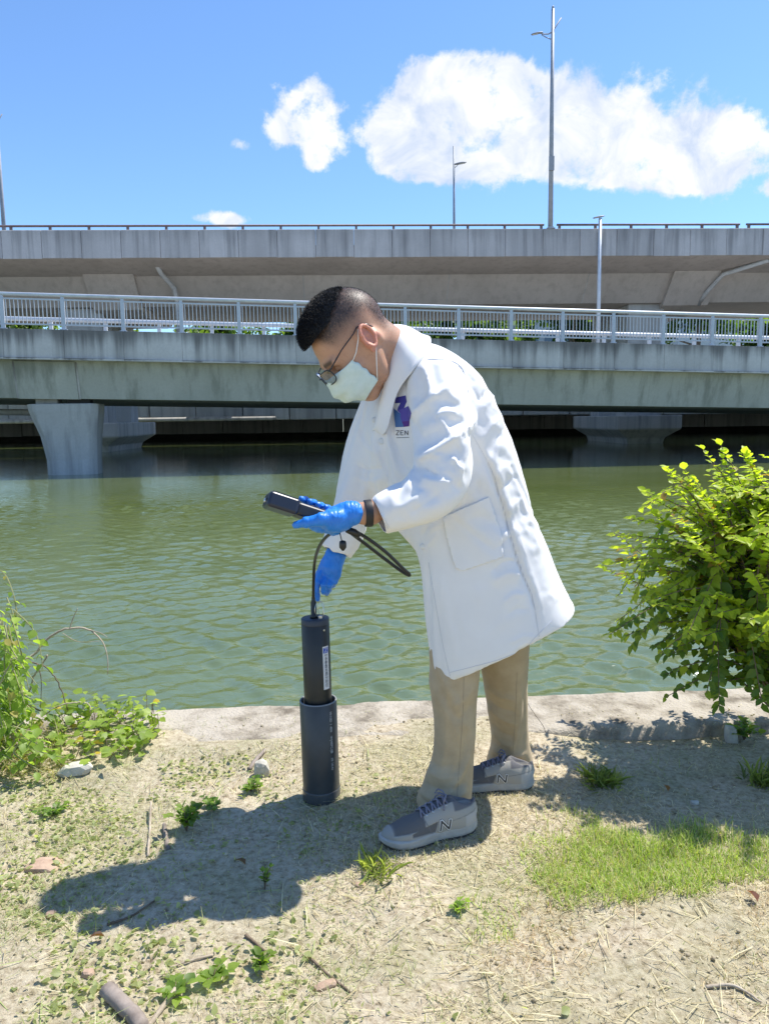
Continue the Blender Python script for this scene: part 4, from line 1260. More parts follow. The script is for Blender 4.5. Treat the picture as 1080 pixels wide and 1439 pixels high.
def build_coat():
    """coat blank laid over a slightly smaller dummy, eased in the sleeves and sides, then left to settle as cloth"""
    V, F = build_coat_base(0.012, False); V = relax(V, F, 8, 0.5).astype(np.float32); VB = V.copy()
    selL = sleeve_sel(V, SL_PTS, SL_R)
    k = 0.85
    V = creases(V, F, [(p, w * 1.3, h * k, *r) for p, w, h, *r in SLEEVE_FOLDS if w > 4], selL)
    V = creases(V, F, [(p, w * 1.3, h * k * (1.0 if p[0][1] < 700 else 0.6), *r) for p, w, h, *r in TORSO_FOLDS if w > 4], 1 - selL)
    bm = bmesh.new(); vs = [bm.verts.new(p) for p in V.tolist()]
    for q in F.tolist(): bm.faces.new([vs[i] for i in q])
    def cut(c, n, rad):
        c = Vector(c); n = Vector(n); g = [f for f in bm.faces if (f.calc_center_median() - c).length < rad]; ge = set(); gv = set()
        for f in g: ge.update(f.edges); gv.update(f.verts)
        bmesh.ops.bisect_plane(bm, geom=list(gv) + list(ge) + g, plane_co=c, plane_no=n, dist=1e-4)
        bmesh.ops.delete(bm, geom=[f for f in bm.faces if (f.calc_center_median() - c).length < rad and (f.calc_center_median() - c).dot(n) > 1e-5], context='FACES')
    def ring(i):
        f, b, y, hw = TORSO[i]; pf, pb = pp(*f, y), pp(*b, y); return (pf + pb) / 2, (pf - pb) / 2
    ch, A = ring(-1); n = np.cross(A, np.array([-0.15, -0.99, 0])); n /= np.linalg.norm(n); n *= -np.sign(n[2])
    cut(ch - n * 0.012, n, 0.6)
    cuffs = []
    for pts in (SL_PTS, SR_PTS):
        e = np.array(pts[-1]); d = e - np.array(pts[-2]); d /= np.linalg.norm(d); cuffs.append((e, d)); cut(e - d * 0.010, d, 0.075)
    c, _ = ring(0); c1, _ = ring(1); d = (c - c1) / np.linalg.norm(c - c1); cut(c - d * 0.012, d, 0.13)
    bmesh.ops.delete(bm, geom=[v for v in bm.verts if not v.link_faces], context='VERTS')
    bmesh.ops.remove_doubles(bm, verts=bm.verts, dist=0.003)
    bmesh.ops.triangulate(bm, faces=[f for f in bm.faces if len(f.verts) > 4])
    me = bpy.data.meshes.new('lab_coat'); bm.to_mesh(me); bm.free()
    o = bpy.data.objects.new('lab_coat', me); COL.objects.link(o); o.parent = man; me.materials.append(COAT)
    V2 = fV(o); sel = sleeve_sel(V2, SL_PTS, SL_R); selR = sleeve_sel(V2, SR_PTS, SR_R)
    inset = (0.030 - 0.021 * sstep(680, 780, project(VB)[1])) - 0.010 * np.maximum(sleeve_sel(VB, SL_PTS, SL_R), sleeve_sel(VB, SR_PTS, SR_R))
    dummy = fast_mesh('dummy', VB - normals(VB, F) * inset[:, None].astype(np.float32), F, None, man, True)
    dummy.modifiers.new('c', 'COLLISION'); dummy.collision.thickness_outer = 0.003; dummy.collision.cloth_friction = 8
    u, v = project(V2)
    w = np.clip(1 - (np.linalg.norm(V2 - c, axis=1) - 0.10) / 0.10, 0, 1)
    w = np.maximum(w, (0.30 + 0.5 * sstep(770, 800, u)) * np.clip(1 + ((V2 - ch) @ n + 0.012) / 0.02, 0, 1))
    for e, d in cuffs: w = np.maximum(w, (np.linalg.norm(V2 - e, axis=1) < 0.085) * np.clip(1 + ((V2 - e) @ d + 0.010) / 0.03, 0, 1))
    ease = np.maximum(np.maximum(sel, selR * 0.9), 0.35 * sstep(790, 690, v) * sstep(745, 700, u + (v - 560) * -0.32 + 40)); ease = np.maximum(ease, 0.02)
    g1 = o.vertex_groups.new(name='pin'); g2 = o.vertex_groups.new(name='ease')
    for i in range(len(V2)):
        if w[i] > 0: g1.add([i], float(w[i]), 'REPLACE')
        g2.add([i], float(ease[i]), 'REPLACE')
    cm = o.modifiers.new('cloth', 'CLOTH'); st = cm.settings
    st.quality = 8; st.mass = 0.12; st.tension_stiffness = st.compression_stiffness = 300; st.shear_stiffness = 90; st.bending_stiffness = 1.0
    st.tension_damping = st.compression_damping = 15; st.shear_damping = 10; st.bending_damping = 2; st.air_damping = 3
    st.vertex_group_mass = 'pin'; st.pin_stiffness = 1.0; st.vertex_group_shrink = 'ease'; st.shrink_min = 0.0; st.shrink_max = -0.08
    cm.collision_settings.collision_quality = 3; cm.collision_settings.distance_min = 0.003; cm.collision_settings.use_self_collision = False
    nf = 17; cm.point_cache.frame_start = 1; cm.point_cache.frame_end = nf + 1; SC.frame_start = 1; SC.frame_end = nf + 1
    for f in range(1, nf + 1): SC.frame_set(f)
    W = eval_verts(o)
    o.modifiers.clear(); o.vertex_groups.clear(); d = dummy.data; bpy.data.objects.remove(dummy); bpy.data.meshes.remove(d); SC.frame_set(1)
    o.data.vertices.foreach_set('co', W.ravel()); o.data.update()
    ss = o.modifiers.new('sub', 'SUBSURF'); ss.levels = ss.render_levels = 1
    dg = bpy.context.evaluated_depsgraph_get(); me2 = bpy.data.meshes.new_from_object(o.evaluated_get(dg)); o.modifiers.clear(); old = o.data; o.data = me2; bpy.data.meshes.remove(old)
    V = fV(o); L = np.empty(len(me2.loops), np.int32); me2.loops.foreach_get('vertex_index', L); F = L.reshape(-1, 4)
    selL = sleeve_sel(V, SL_PTS, SL_R)
    seams = [([(664, 612), (690, 660), (706, 710), (716, 748), (733, 802), (748, 840), (757, 900)], 2.6, -0.005), ([(669, 610), (695, 658), (711, 708), (722, 748), (739, 802), (754, 840), (763, 896)], 3.5, 0.003)]
    V = creases(V, F, [q for q in SLEEVE_FOLDS if q[1] <= 4] + [(p, w * 0.42, h * 0.38, *r) for p, w, h, *r in SLEEVE_FOLDS if 4 < w <= 8], selL); V = creases(V, F, seams + [q for q in TORSO_FOLDS if q[1] <= 4] + [(p, w * 0.42, h * 0.35, *r) for p, w, h, *r in TORSO_FOLDS if 4 < w <= 8], 1 - selL)
    o.data.vertices.foreach_set('co', V.astype(np.float32).ravel()); o.data.update()
    me2.polygons.foreach_set('use_smooth', [True] * len(me2.polygons))
    th = o.modifiers.new('thickness', 'SOLIDIFY'); th.thickness = 0.0028; th.offset = -1
    return o, V, F


def fV(o):
    W = np.empty(len(o.data.vertices) * 3, np.float32); o.data.vertices.foreach_get('co', W); return W.reshape(-1, 3)


def eval_verts(o):
    dg = bpy.context.evaluated_depsgraph_get(); ev = o.evaluated_get(dg); me = ev.to_mesh()
    W = np.empty(len(me.vertices) * 3, np.float32); me.vertices.foreach_get('co', W); W = W.reshape(-1, 3).copy(); ev.to_mesh_clear(); return W


COAT_OB, COAT_V, COAT_F = build_coat()


def bvh_of(V, F): return BVHTree.FromPolygons([Vector(p) for p in V.tolist()], F.tolist())


COAT_BVH = bvh_of(COAT_V, COAT_F)


def cast(bvh, u, v, lift):
    """point of the cloth seen along the survey ray, lifted off along its normal"""
    o = Vector((0, 0, CAM_H)) - PO; d = (Vector(pp(u, v, 2.0)) - o).normalized()
    h = bvh.ray_cast(o, d)
    if h[0] is None: return None
    n = h[1] if h[1].dot(d) < 0 else -h[1]
    return h[0] + n * lift


def patch(bvh, poly, lift, name, m, parent, step=2.0, thick=0.0):
    """sheet with the given outline (survey px) lying on a surface"""
    bm = bmesh.new(); vs = [bm.verts.new((x, y, 0)) for x, y in poly]; bm.faces.new(vs)
    us = [p[0] for p in poly]; v_ = [p[1] for p in poly]
    for a in np.arange(math.floor(min(us)) + 0.37, max(us), step):
        bmesh.ops.bisect_plane(bm, geom=bm.verts[:] + bm.edges[:] + bm.faces[:], plane_co=(a, 0, 0), plane_no=(1, 0, 0))
    for a in np.arange(math.floor(min(v_)) + 0.41, max(v_), step):
        bmesh.ops.bisect_plane(bm, geom=bm.verts[:] + bm.edges[:] + bm.faces[:], plane_co=(0, a, 0), plane_no=(0, 1, 0))
    ok = True; bad = []
    for x in bm.verts:
        p = cast(bvh, x.co.x, x.co.y, lift)
        if p is None: bad.append(x); continue
        x.co = p
    if bad: bmesh.ops.delete(bm, geom=bad, context='VERTS')
    me = bpy.data.meshes.new(name); bm.to_mesh(me); bm.free(); me.materials.append(m)
    me.polygons.foreach_set('use_smooth', [True] * len(me.polygons))
    o = bpy.data.objects.new(name, me); COL.objects.link(o); o.parent = parent
    if thick:
        sm = o.modifiers.new('thickness', 'SOLIDIFY'); sm.thickness = thick; sm.offset = 0
    return o


def coat_details():
    patch(COAT_BVH, [(622, 727), (686, 698), (703, 748), (707, 782), (698, 786), (650, 802), (641, 799), (637, 790), (628, 756)], 0.004, 'pocket', COAT, COAT_OB, 3.0, 0.003)
    # collar
    inn = [(536, 470, 2.245), (543, 460, 2.21), (548, 458, 2.165), (551, 470, 2.10), (549, 505, 2.075), (538, 548, 2.085), (528, 590, 2.11), (524, 606, 2.13)]
    out = [(566, 484, 2.31), (590, 474, 2.26), (604, 474, 2.165), (602, 492, 2.06), (582, 518, 2.02), (558, 552, 2.045), (545, 600, 2.068), (538, 612, 2.10)]
    rows = []
    I = catmull([pp(*p) for p in inn], 40); O = catmull([pp(*p) for p in out], 40)
    for k in np.linspace(0, 1, 12):
        h = math.sin(math.pi * min(1, k * 1.2)) * 0.014
        row = I * (1 - k) + O * k; row = row + np.array([-0.35, -0.25, 0.9]) * (h * np.interp(np.arange(40), [0, 20, 40], [1, 1, 0.6]))[:, None]
        n = (fbm(np.arange(40) / 5.0, np.full(40, k * 3), 2, 12) - 0.5) * 0.006
        rows.append(row + np.array([-0.2, -0.8, 0.5]) * n[:, None])
    c = fast_mesh('collar', np.concatenate(rows), grid_faces(12, 40), COAT, COAT_OB, True)
    sm = c.modifiers.new('thickness', 'SOLIDIFY'); sm.thickness = 0.003; sm.offset = 0
    # stitched seams: fine raised thread lines on the cloth
    thread = mat('grey_seam_thread', (0.60, 0.61, 0.64), 0.85)  # thread a little darker than the coat
    def seam(pts, r=0.0007, n=60):
        P = [cast(COAT_BVH, float(q[0]), float(q[1]), 0.0006) for q in catmull(np.array(pts, float), n)]
        run = []
        for q in P + [None]:
            if q is not None and (not run or (q - run[-1]).length < 0.03): run.append(q); continue
            if len(run) > 2: MB().tube(run, r, 4, False).build('seam', thread, COAT_OB)
            run = [q] if q is not None else []
    seam([(664, 612), (690, 660), (706, 710), (716, 748), (733, 802), (748, 840), (757, 895)])
    seam([(601, 505), (630, 506), (648, 516), (655, 536), (658, 560)])
    seam([(518, 700), (533, 720), (547, 741)]); seam([(516, 702), (531, 722), (545, 743)])
    seam([(625, 731), (687, 703)]); seam([(626, 734), (688, 706)])
    seam([(627, 735), (632, 757), (640, 788), (645, 796), (652, 799), (698, 783), (703, 778), (699, 748), (684, 702)])
    seam([(632, 945), (660, 938), (700, 927), (735, 912), (752, 895), (775, 872)])
    seam([(602, 790), (612, 850), (622, 905), (632, 950)])
    seam([(640, 490), (668, 508), (693, 538)])
    # buttons
    bmn = mat('white_button', (0.72, 0.72, 0.70), 0.35)
    for (u, v) in ((594, 768), (536, 620), (527, 590)):
        p = cast(COAT_BVH, u, v, 0.0015)
        if p is None: continue
        o = MB().lathe([(0.0001, 0.0035), (0.006, 0.0035), (0.0085, 0.002), (0.0085, 0), (0.0001, 0)], 16).build('button', bmn, COAT_OB, True); o.location = p
        o.rotation_euler = (Vector((0, 0, CAM_H)) - PO - p).to_track_quat('Z', 'Y').to_euler()
    # printed badge on the chest
    def z(pts): return [(520 + x / 9, 520 + y / 9) for x, y in pts]
    badge = empty('printed_badge'); badge.parent = COAT_OB
    for pts, c_ in ((
        [(315, 350), (450, 320), (465, 400), (430, 480), (345, 510), (355, 470), (385, 415), (315, 420)], (0.045, 0.04, 0.26)),
        ([(295, 480), (345, 520), (385, 550), (382, 600), (402, 650), (430, 718), (320, 722)], (0.06, 0.15, 0.36)),
        ([(485, 455), (522, 545), (500, 640), (402, 650), (382, 600), (385, 550), (345, 510), (430, 480)], (0.09, 0.07, 0.34)),
        ([(402, 650), (500, 640), (495, 710), (430, 718)], (0.085, 0.025, 0.21))):
        patch(COAT_BVH, z(pts), 0.0012, 'badge_shape', mat('badge_ink', c_, 0.7), badge, 2.0)
    ink = mat('black_print', (0.03, 0.03, 0.035), 0.7)
    # lettering Z E N under it
    def stroke(a, b, w):
        a = np.array(a, float); b = np.array(b, float); t = (b - a) / np.linalg.norm(b - a); n = np.array((-t[1], t[0])) * w
        return [tuple(a - n), tuple(b - n), tuple(b + n), tuple(a + n)]
    x0, y0, h, w = 556.5, 605.0, 6.0, 4.2
    L_ = {'Z': [((0, 0), (1, 0)), ((1, 0), (0, 1)), ((0, 1), (1, 1))], 'E': [((0, 0), (0, 1)), ((0, 0), (1, 0)), ((0, .5), (.8, .5)), ((0, 1), (1, 1))], 'N': [((0, 1), (0, 0)), ((0, 0), (1, 1)), ((1, 1), (1, 0))]}
    for k, ch in enumerate('ZEN'):
        for a, b in L_[ch]:
            f = lambda q: (x0 + k * (w + 2.0) + q[0] * w + 0.1, y0 + q[1] * h)
            patch(COAT_BVH, stroke(f(a), f(b), 0.42), 0.0012, 'letter_stroke', ink, badge, 2.5)
    patch(COAT_BVH, [(557, 614.6), (575, 614.2), (575, 614.8), (557, 615.2)], 0.0012, 'badge_line', ink, badge, 2.5)


coat_details()

# ---- trousers ---------------------------------------------------------
KHAKI = mat('khaki_cotton', [(0.43, 0.325, 0.195), (0.51, 0.395, 0.245)], 0.85, 14, bump=0.2, bscale=900, bdist=0.0006, spec=0.2, sheen=0.1)


def leg_loft(rows, squash=1.0):
    C = []; A = []; B = []
    for (u0, u1, v0, v1, y, d) in rows:
        a, b = pp(u0, v0, y), pp(u1, v1, y); C.append((a + b) / 2); A.append((a - b) / 2); B.append(np.array((0.1 * d, -d, 0)))
    C, A, B = (catmull(q, 44) for q in (C, A, B)); k = 0.9
    C = np.concatenate([C, C[-1:], C[-3:-2]]); A = np.concatenate([A, A[-1:] * k, A[-1:] * k]); B = np.concatenate([B, B[-1:] * k, B[-1:] * k])
    return loft_rings(C, A, B, 40, 0.92)


def build_trousers():
    near = leg_loft([(616, 690, 800, 800, 2.16, 0.075), (606, 680, 880, 880, 2.135, 0.074), (605, 671, 950, 950, 2.115, 0.068), (609, 667, 1010, 1010, 2.105, 0.060), (609, 664, 1060, 1062, 2.10, 0.057), (596, 662, 1100, 1106, 2.09, 0.066), (584, 659, 1132, 1146, 2.08, 0.072)])
    far = leg_loft([(655, 745, 800, 800, 2.25, 0.085), (668, 745, 880, 880, 2.265, 0.080), (678, 740, 950, 948, 2.28, 0.068), (686, 741, 1000, 1000, 2.30, 0.060), (691, 742, 1035, 1036, 2.325, 0.056), (688, 747, 1056, 1062, 2.345, 0.064), (683, 749, 1072, 1092, 2.36, 0.068)])
    c0, c1 = pp(668, 790, 2.2), pp(675, 740, 2.2)
    pel = sweep([c1, c0, pp(668, 830, 2.2)], [0.12, 0.135, 0.10], n=32, m=14)
    V, F = remesh([near, far, pel], 0.0056); V = relax(V, F, 6, 0.5).astype(np.float32)
    N = normals(V, F); u, v = project(V)
    nz = (fbm(u / 30 + 3, v / 60 + 3, 3, 8) - 0.5) * 0.010
    V = V + N * nz[:, None].astype(np.float32)
    folds = [  # near leg: knee drags, long front crease, breaks over the shoe
        ([(603, 892), (616, 940), (640, 985), (656, 1030)], 7, 0.009, 0.5), ([(604, 940), (614, 975), (634, 1010), (650, 1050)], 6, 0.008, 0.5), ([(606, 925), (624, 975), (646, 1020)], 6, -0.006),
        ([(632, 930), (628, 990), (626, 1050), (616, 1100)], 5, 0.006, 0.3), ([(668, 960), (650, 985), (634, 990)], 6, 0.006), ([(666, 985), (650, 1006), (640, 1010)], 6, -0.006),
        ([(667, 1010), (660, 1060), (642, 1100), (624, 1128)], 5, 0.013, 0.5), ([(658, 1020), (650, 1066), (634, 1098)], 6, -0.009),
        ([(586, 1108), (606, 1124), (634, 1126), (658, 1110)], 4.5, 0.012, -0.3), ([(592, 1096), (612, 1108), (640, 1108), (658, 1096)], 5, -0.011), ([(600, 1082), (620, 1094), (648, 1088)], 5, 0.009), ([(602, 1066), (618, 1078), (640, 1074)], 6, -0.006),
        ([(594, 1092), (588, 1110), (590, 1130)], 6, 0.008), ([(640, 1112), (644, 1128), (640, 1142)], 4, 0.006),
        # far leg
        ([(732, 960), (731, 1000), (724, 1040), (716, 1068)], 4, 0.011, 0.5), ([(680, 962), (700, 978), (728, 984)], 5, 0.008), ([(682, 980), (702, 996), (728, 1002)], 5, -0.008), ([(684, 992), (704, 1010), (726, 1018)], 4.5, 0.008),
        ([(688, 1012), (704, 1030), (724, 1036)], 4.5, -0.008), ([(690, 1026), (706, 1044), (722, 1048)], 4.5, 0.008), ([(690, 1048), (710, 1064), (742, 1058)], 4.5, 0.011), ([(690, 1060), (712, 1076), (744, 1070)], 4.5, -0.009), ([(736, 970), (738, 1010), (734, 1050)], 4, -0.006)]
    V = creases(V, F, [(p, w, h * 0.75, *q) for p, w, h, *q in folds]); V = relax(V, F, 1, 0.25)
    o = fast_mesh('trousers', V, F, KHAKI, man, True)
    bv = BVHTree.FromPolygons([Vector(p) for p in V.tolist()], F.tolist()); th = mat('khaki_seam', (0.30, 0.24, 0.16), 0.9)
    for pts in ([(652, 930), (650, 1000), (646, 1060), (642, 1120)], [(592, 1120), (612, 1133), (640, 1134), (655, 1126)], [(726, 945), (724, 1000), (720, 1060)]):
        P = [cast(bv, float(q[0]), float(q[1]), 0.0004) for q in catmull(np.array(pts, float), 40)]; P = [q for q in P if q is not None]
        if len(P) > 3 and max((a - b).length for a, b in zip(P, P[1:])) < 0.03: MB().tube(P, 0.0005, 4, False).build('seam', th, o)
    return o


TROUSERS = build_trousers()

# ---- gloves -------------------------------------------------------------
NITRILE = mat('blue_nitrile', [(0.012, 0.17, 0.62), (0.02, 0.22, 0.72)], 0.42, 25, bump=0.55, bscale=120, bdist=0.0025, spec=0.5, stretch=(1, 1, 1.0))


def fingers(v, chains, k=0.004):
    for pts, r0 in chains:
        n = len(pts); v.chain(pts, [r0 * (1 - 0.25 * i / (n - 1)) for i in range(n)], k)


def build_gloves():
    # left hand, palm up under the meter: thumb along its near side, fingers curled up round the far side
    Y = 1.872
    w = pp(492, 721, Y); lo = np.minimum.reduce([w, pp(405, 760, 1.83), pp(405, 690, 1.96)]) - 0.02; hi = np.maximum.reduce([w, pp(500, 690, 1.97), pp(500, 760, 1.83)]) + 0.02
    v = Vol(lo, hi, 0.0019)
    v.cone(pp(497, 721, Y), pp(489, 722, Y), 0.0285, 0.0285, 0.006)
    v.cone(pp(489, 722, Y), pp(474, 728, Y), 0.029, 0.032, 0.012)
    R_ = np.stack([np.array([0.93, 0.3, -0.2]), np.array([-0.3, 0.95, 0]), np.array([0.2, 0, 0.98])], 1)
    v.ell(pp(466, 733, 1.878), (0.048, 0.040, 0.024), 0.014, R_)
    v.ell(pp(450, 739, 1.893), (0.034, 0.040, 0.017), 0.012, R_)
    # thumb with its ball
    v.ell(pp(468, 731, 1.848), (0.036, 0.020, 0.024), 0.014, R_)
    v.chain([pp(476, 728, 1.848), pp(452, 730, 1.832), pp(431, 734, 1.832), pp(415, 738, 1.838)], [0.021, 0.016, 0.0125, 0.0085], 0.007)
    ax = pp(380, 703, 1.845) - pp(470, 734, 1.875); ax /= np.linalg.norm(ax)
    for i, off in enumerate((0.030, 0.010, -0.010, -0.028)):
        ln = (1.0, 1.06, 1.0, 0.84)[i]
        b = pp(458, 741, 1.895) + ax * off
        fingers(v, [([b, pp(452, 741, 1.93) + ax * off * 1.1 + np.array((0, 0, -0.002)), pp(450, 726, 1.945) + ax * (off * 1.15), pp(453, 714 - 3 * ln, 1.936) + ax * (off * 1.1 + 0.014), pp(455, 712, 1.914) + ax * (off * 1.1 + 0.026)], 0.0108 * (0.9 + 0.1 * ln))])
    V, F = v.mesh(); V = relax(V, F, 2, 0.4)
    N = normals(V, F); u, vv = project(V)
    wr = fbm(u / 2.6 + 40, vv / 7 + 40, 2, 4) - 0.5
    V = V + N * (wr * 0.0028)[:, None]
    fast_mesh('glove', V, F, NITRILE, man, True)['label'] = 'blue glove holding the meter'
    # cuff bead
    # right hand, pointing down, pinching the wire loop on the probe
    w = pp(470, 783, 2.262)
    lo = pp(430, 860, 2.22) - 0.03; hi = pp(500, 770, 2.31) + 0.03
    v = Vol(np.minimum(lo, hi), np.maximum(lo, hi), 0.0019)
    v.cone(pp(472, 778, 2.264), w, 0.029, 0.029, 0.006)
    Rr = np.stack([np.array([0.85, -0.45, 0.25]), np.array([0.45, 0.88, 0.0]), np.array([-0.25, 0.1, 0.96])], 1)
    v.cone(w, pp(466, 797, 2.255), 0.029, 0.030, 0.012)
    v.ell(pp(463, 803, 2.253), (0.036, 0.019, 0.042), 0.014, Rr)
    fingers(v, [
        ([pp(451, 806, 2.245), pp(446, 818, 2.235), pp(444, 830, 2.235), pp(446, 842, 2.24)], 0.0105),                          # index
        ([pp(458, 812, 2.242), pp(455, 822, 2.225), pp(455, 831, 2.232), pp(459, 834, 2.245)], 0.0108),                         # middle
        ([pp(466, 813, 2.245), pp(463, 823, 2.23), pp(461, 829, 2.242), pp(463, 829, 2.258)], 0.0102),
        ([pp(473, 809, 2.25), pp(470, 818, 2.24), pp(467, 823, 2.25), pp(467, 821, 2.262)], 0.009),
        ([pp(452, 798, 2.262), pp(446, 812, 2.268), pp(444, 826, 2.262), pp(446, 838, 2.254)], 0.0115)])                        # thumb
    V, F = v.mesh(); V = relax(V, F, 2, 0.4)
    N = normals(V, F); u, vv = project(V); V = V + N * ((fbm(u / 3 + 4, vv / 6 + 4, 2, 14) - 0.5) * 0.0025)[:, None]
    fast_mesh('glove', V, F, NITRILE, man, True)['label'] = 'blue glove at the probe cap'
    # watch strap above the left glove
    a, b = pp(522, 721, 1.885), pp(512, 721.5, 1.882)
    wt = mat('black_strap', (0.012, 0.012, 0.014), 0.5)
    Vw, Fw = sweep([a, (a + b) / 2, b], [0.034, 0.034, 0.033], 28, 8)
    mk('watch_strap', Vw, Fw, wt, man, True)


build_gloves()


# ---- shoes ---------------------------------------------------------------
SHOE = attr_mat('shoe_fabric', 0.8, 0.5, 500, 0.0012, 0, 0.25)
SOLE_M = mat('grey_white_midsole', [(0.36, 0.34, 0.30), (0.46, 0.44, 0.39)], 0.8, 30, bump=0.15, bscale=200, bdist=0.001)
OUTSOLE = mat('dark_outsole', (0.05, 0.048, 0.045), 0.8)
LACE = mat('grey_lace', [(0.17, 0.165, 0.21), (0.24, 0.23, 0.28)], 0.9, 400)
LOGO_W = mat('logo_white', (0.74, 0.74, 0.72), 0.5); LOGO_D = mat('logo_dark', (0.05, 0.05, 0.055), 0.6); LOGO_G = mat('logo_grey', (0.42, 0.42, 0.41), 0.6)


def sole_w(x):
    """half widths of the sole (outer, inner) along its length"""
    t = np.clip(x / 0.292, 0, 1)
    w = np.interp(t, [0, 0.03, 0.08, 0.18, 0.42, 0.62, 0.75, 0.86, 0.94, 0.98, 1.0], [0.006, 0.020, 0.030, 0.036, 0.034, 0.044, 0.047, 0.042, 0.030, 0.018, 0.004])
    return w


def build_shoe(heel, toe, label):
    ang = math.atan2(toe.y - heel.y, toe.x - heel.x)
    root = empty('shoe'); root.parent = man; root['label'] = label
    root.location = heel - PO; root.rotation_euler.z = ang
    S = (toe - heel).length / 0.292; root.scale = (S, S, S)
    v = Vol((-0.02, -0.075, 0.0), (0.31, 0.075, 0.16), 0.0026)
    v.ell((0.045, 0, 0.048), (0.044, 0.033, 0.052), 0.02)
    v.ell((0.10, 0, 0.045), (0.075, 0.036, 0.054), 0.03)
    v.ell((0.205, 0, 0.032), (0.080, 0.042, 0.036), 0.03)
    v.cone((0.085, 0, 0.074), (0.20, 0, 0.042), 0.028, 0.028, 0.03)
    v.cone((0.080, 0, 0.092), (0.105, 0, 0.082), 0.016, 0.020, 0.015)
    v.cone((0.005, 0, 0.06), (0.008, 0, 0.088), 0.008, 0.006, 0.012)
    v.ell((0.042, 0, 0.118), (0.036, 0.022, 0.05), 0.008, None, 'sub')
    V, F = v.mesh(); V = relax(V, F, 2, 0.4)
    x, y, z = V.T
    # overlays stand proud of the mesh panels
    C = np.tile(np.array([0.36, 0.34, 0.30]), (len(V), 1)); ay = np.abs(y)
    def blend(w, c): nonlocal C; C = C * (1 - w[:, None]) + np.array(c) * w[:, None]
    toe_m = sstep(0.168, 0.172, x + 0.0 * z) * sstep(0.262, 0.258, x + 0.35 * np.maximum(0, 0.040 - z)) * sstep(0.046, 0.0485, z + 0.10 * (x - 0.2) + 0.18 * 0)
    side_m = sstep(0.140, 0.144, x + 0.3 * (z - 0.03)) * sstep(0.212, 0.208, x) * sstep(0.032, 0.034, z) * sstep(0.052, 0.050, z - 0.25 * (0.18 - x)) * (ay > 0.02)
    throat = sstep(0.021, 0.019, ay) * sstep(0.075, 0.078, x) * sstep(0.172, 0.169, x)
    lining = sstep(0.080, 0.084, z) * sstep(0.085, 0.08, x)
    mesh_w = np.clip(toe_m + side_m + throat, 0, 1)
    blend(mesh_w, (0.13, 0.124, 0.12)); blend(lining, (0.15, 0.145, 0.15))
    blend(sstep(0.050, 0.046, x) * sstep(0.066, 0.062, z), (0.44, 0.42, 0.39)); blend(np.exp(-((x - 0.150 - 0.5 * (z - 0.03)) / 0.0016) ** 2) * (ay > 0.02), (0.16, 0.16, 0.16)); blend(np.exp(-((z - 0.060 - 0.12 * (0.08 - x)) / 0.0012) ** 2) * (x < 0.09) * (ay > 0.015), (0.20, 0.20, 0.19)); blend(sstep(0.252, 0.262, x + 0.3 * np.maximum(0, 0.035 - z)) * 0.6, (0.30, 0.29, 0.27))
    N = normals(V, F); V = V - N * (mesh_w * 0.0030)[:, None]
    o = fast_mesh('upper', V, F, SHOE, root, True); set_cols(o, C)
    # midsole and outsole
    xs = np.concatenate([np.linspace(0, 0.03, 8)[:-1], np.linspace(0.03, 0.25, 34)[:-1], np.linspace(0.25, 0.292, 12)]); w = sole_w(xs)
    out = np.concatenate([np.stack([xs, w * 1.02], 1), np.stack([xs[::-1][1:-1], -w[::-1][1:-1] * 0.98], 1)])
    n = len(out); cx = np.array([0.145, 0.0])
    def ring(sc, zf, spring=True):
        p = (out - cx) * sc + cx; zz = zf(out[:, 0]); return np.concatenate([p, zz[:, None]], 1)
    lift = lambda x: 0.016 * np.clip((x - 0.235) / 0.057, 0, 1) ** 2 + 0.006 * np.clip((0.03 - x) / 0.03, 0, 1) ** 2
    top = lambda x: 0.036 - 0.010 * np.clip((x - 0.10) / 0.12, 0, 1) + 0.5 * lift(x) + 0.006 * np.clip((0.02 - x) / 0.02, 0, 1)
    RS = [ring(0.975, lambda x: lift(x) + 0.006), ring(1.012, lambda x: lift(x) + 0.010), ring(1.02, lambda x: lift(x) * 0.9 + 0.016), ring(1.0, lambda x: lift(x) * 0.8 + 0.020), ring(1.012, lambda x: lift(x) * 0.7 + 0.0235), ring(0.985, top), ring(0.90, lambda x: top(x) + 0.002)]
    V = np.concatenate(RS); F = []
    for i in range(len(RS) - 1):
        for k in range(n): F.append((i * n + k, i * n + (k + 1) % n, (i + 1) * n + (k + 1) % n, (i + 1) * n + k))
    F.append(tuple(range((len(RS) - 1) * n, len(RS) * n)))
    mk('midsole', V, F, SOLE_M, root, True)
    RS = [ring(0.93, lambda x: lift(x) - 0.0), ring(0.99, lambda x: lift(x) + 0.002), ring(0.99, lambda x: lift(x) + 0.0065)]
    V = np.concatenate(RS); F = [tuple(range(n))[::-1]]
    for i in range(2):
        for k in range(n): F.append((i * n + k, i * n + (k + 1) % n, (i + 1) * n + (k + 1) % n, (i + 1) * n + k))
    mk('outsole', V, F, OUTSOLE, root)
    # laces and bow, laid on the upper
    bv = bvh_of(fV(o), np.array([p.vertices[:] for p in o.data.polygons]))
    def drop(px, py, lift_=0.003):
        h = bv.ray_cast(Vector((px, py, 0.3)), Vector((0, 0, -1))); return h[0] + Vector((0, 0, lift_)) if h[0] else Vector((px, py, 0.09))
    lac = empty('laces'); lac.parent = root
    for k in range(5):
        px = 0.098 + k * 0.017
        for s in (-1, 1):
            MB().tube([drop(px + 0.010 * t, s * (0.021 - 0.042 * t), 0.002 + 0.003 * math.sin(math.pi * t)) for t in np.linspace(0, 1, 8)], 0.0026, 6).build('lace', LACE, lac, True)
    k0 = drop(0.094, 0, 0.004)
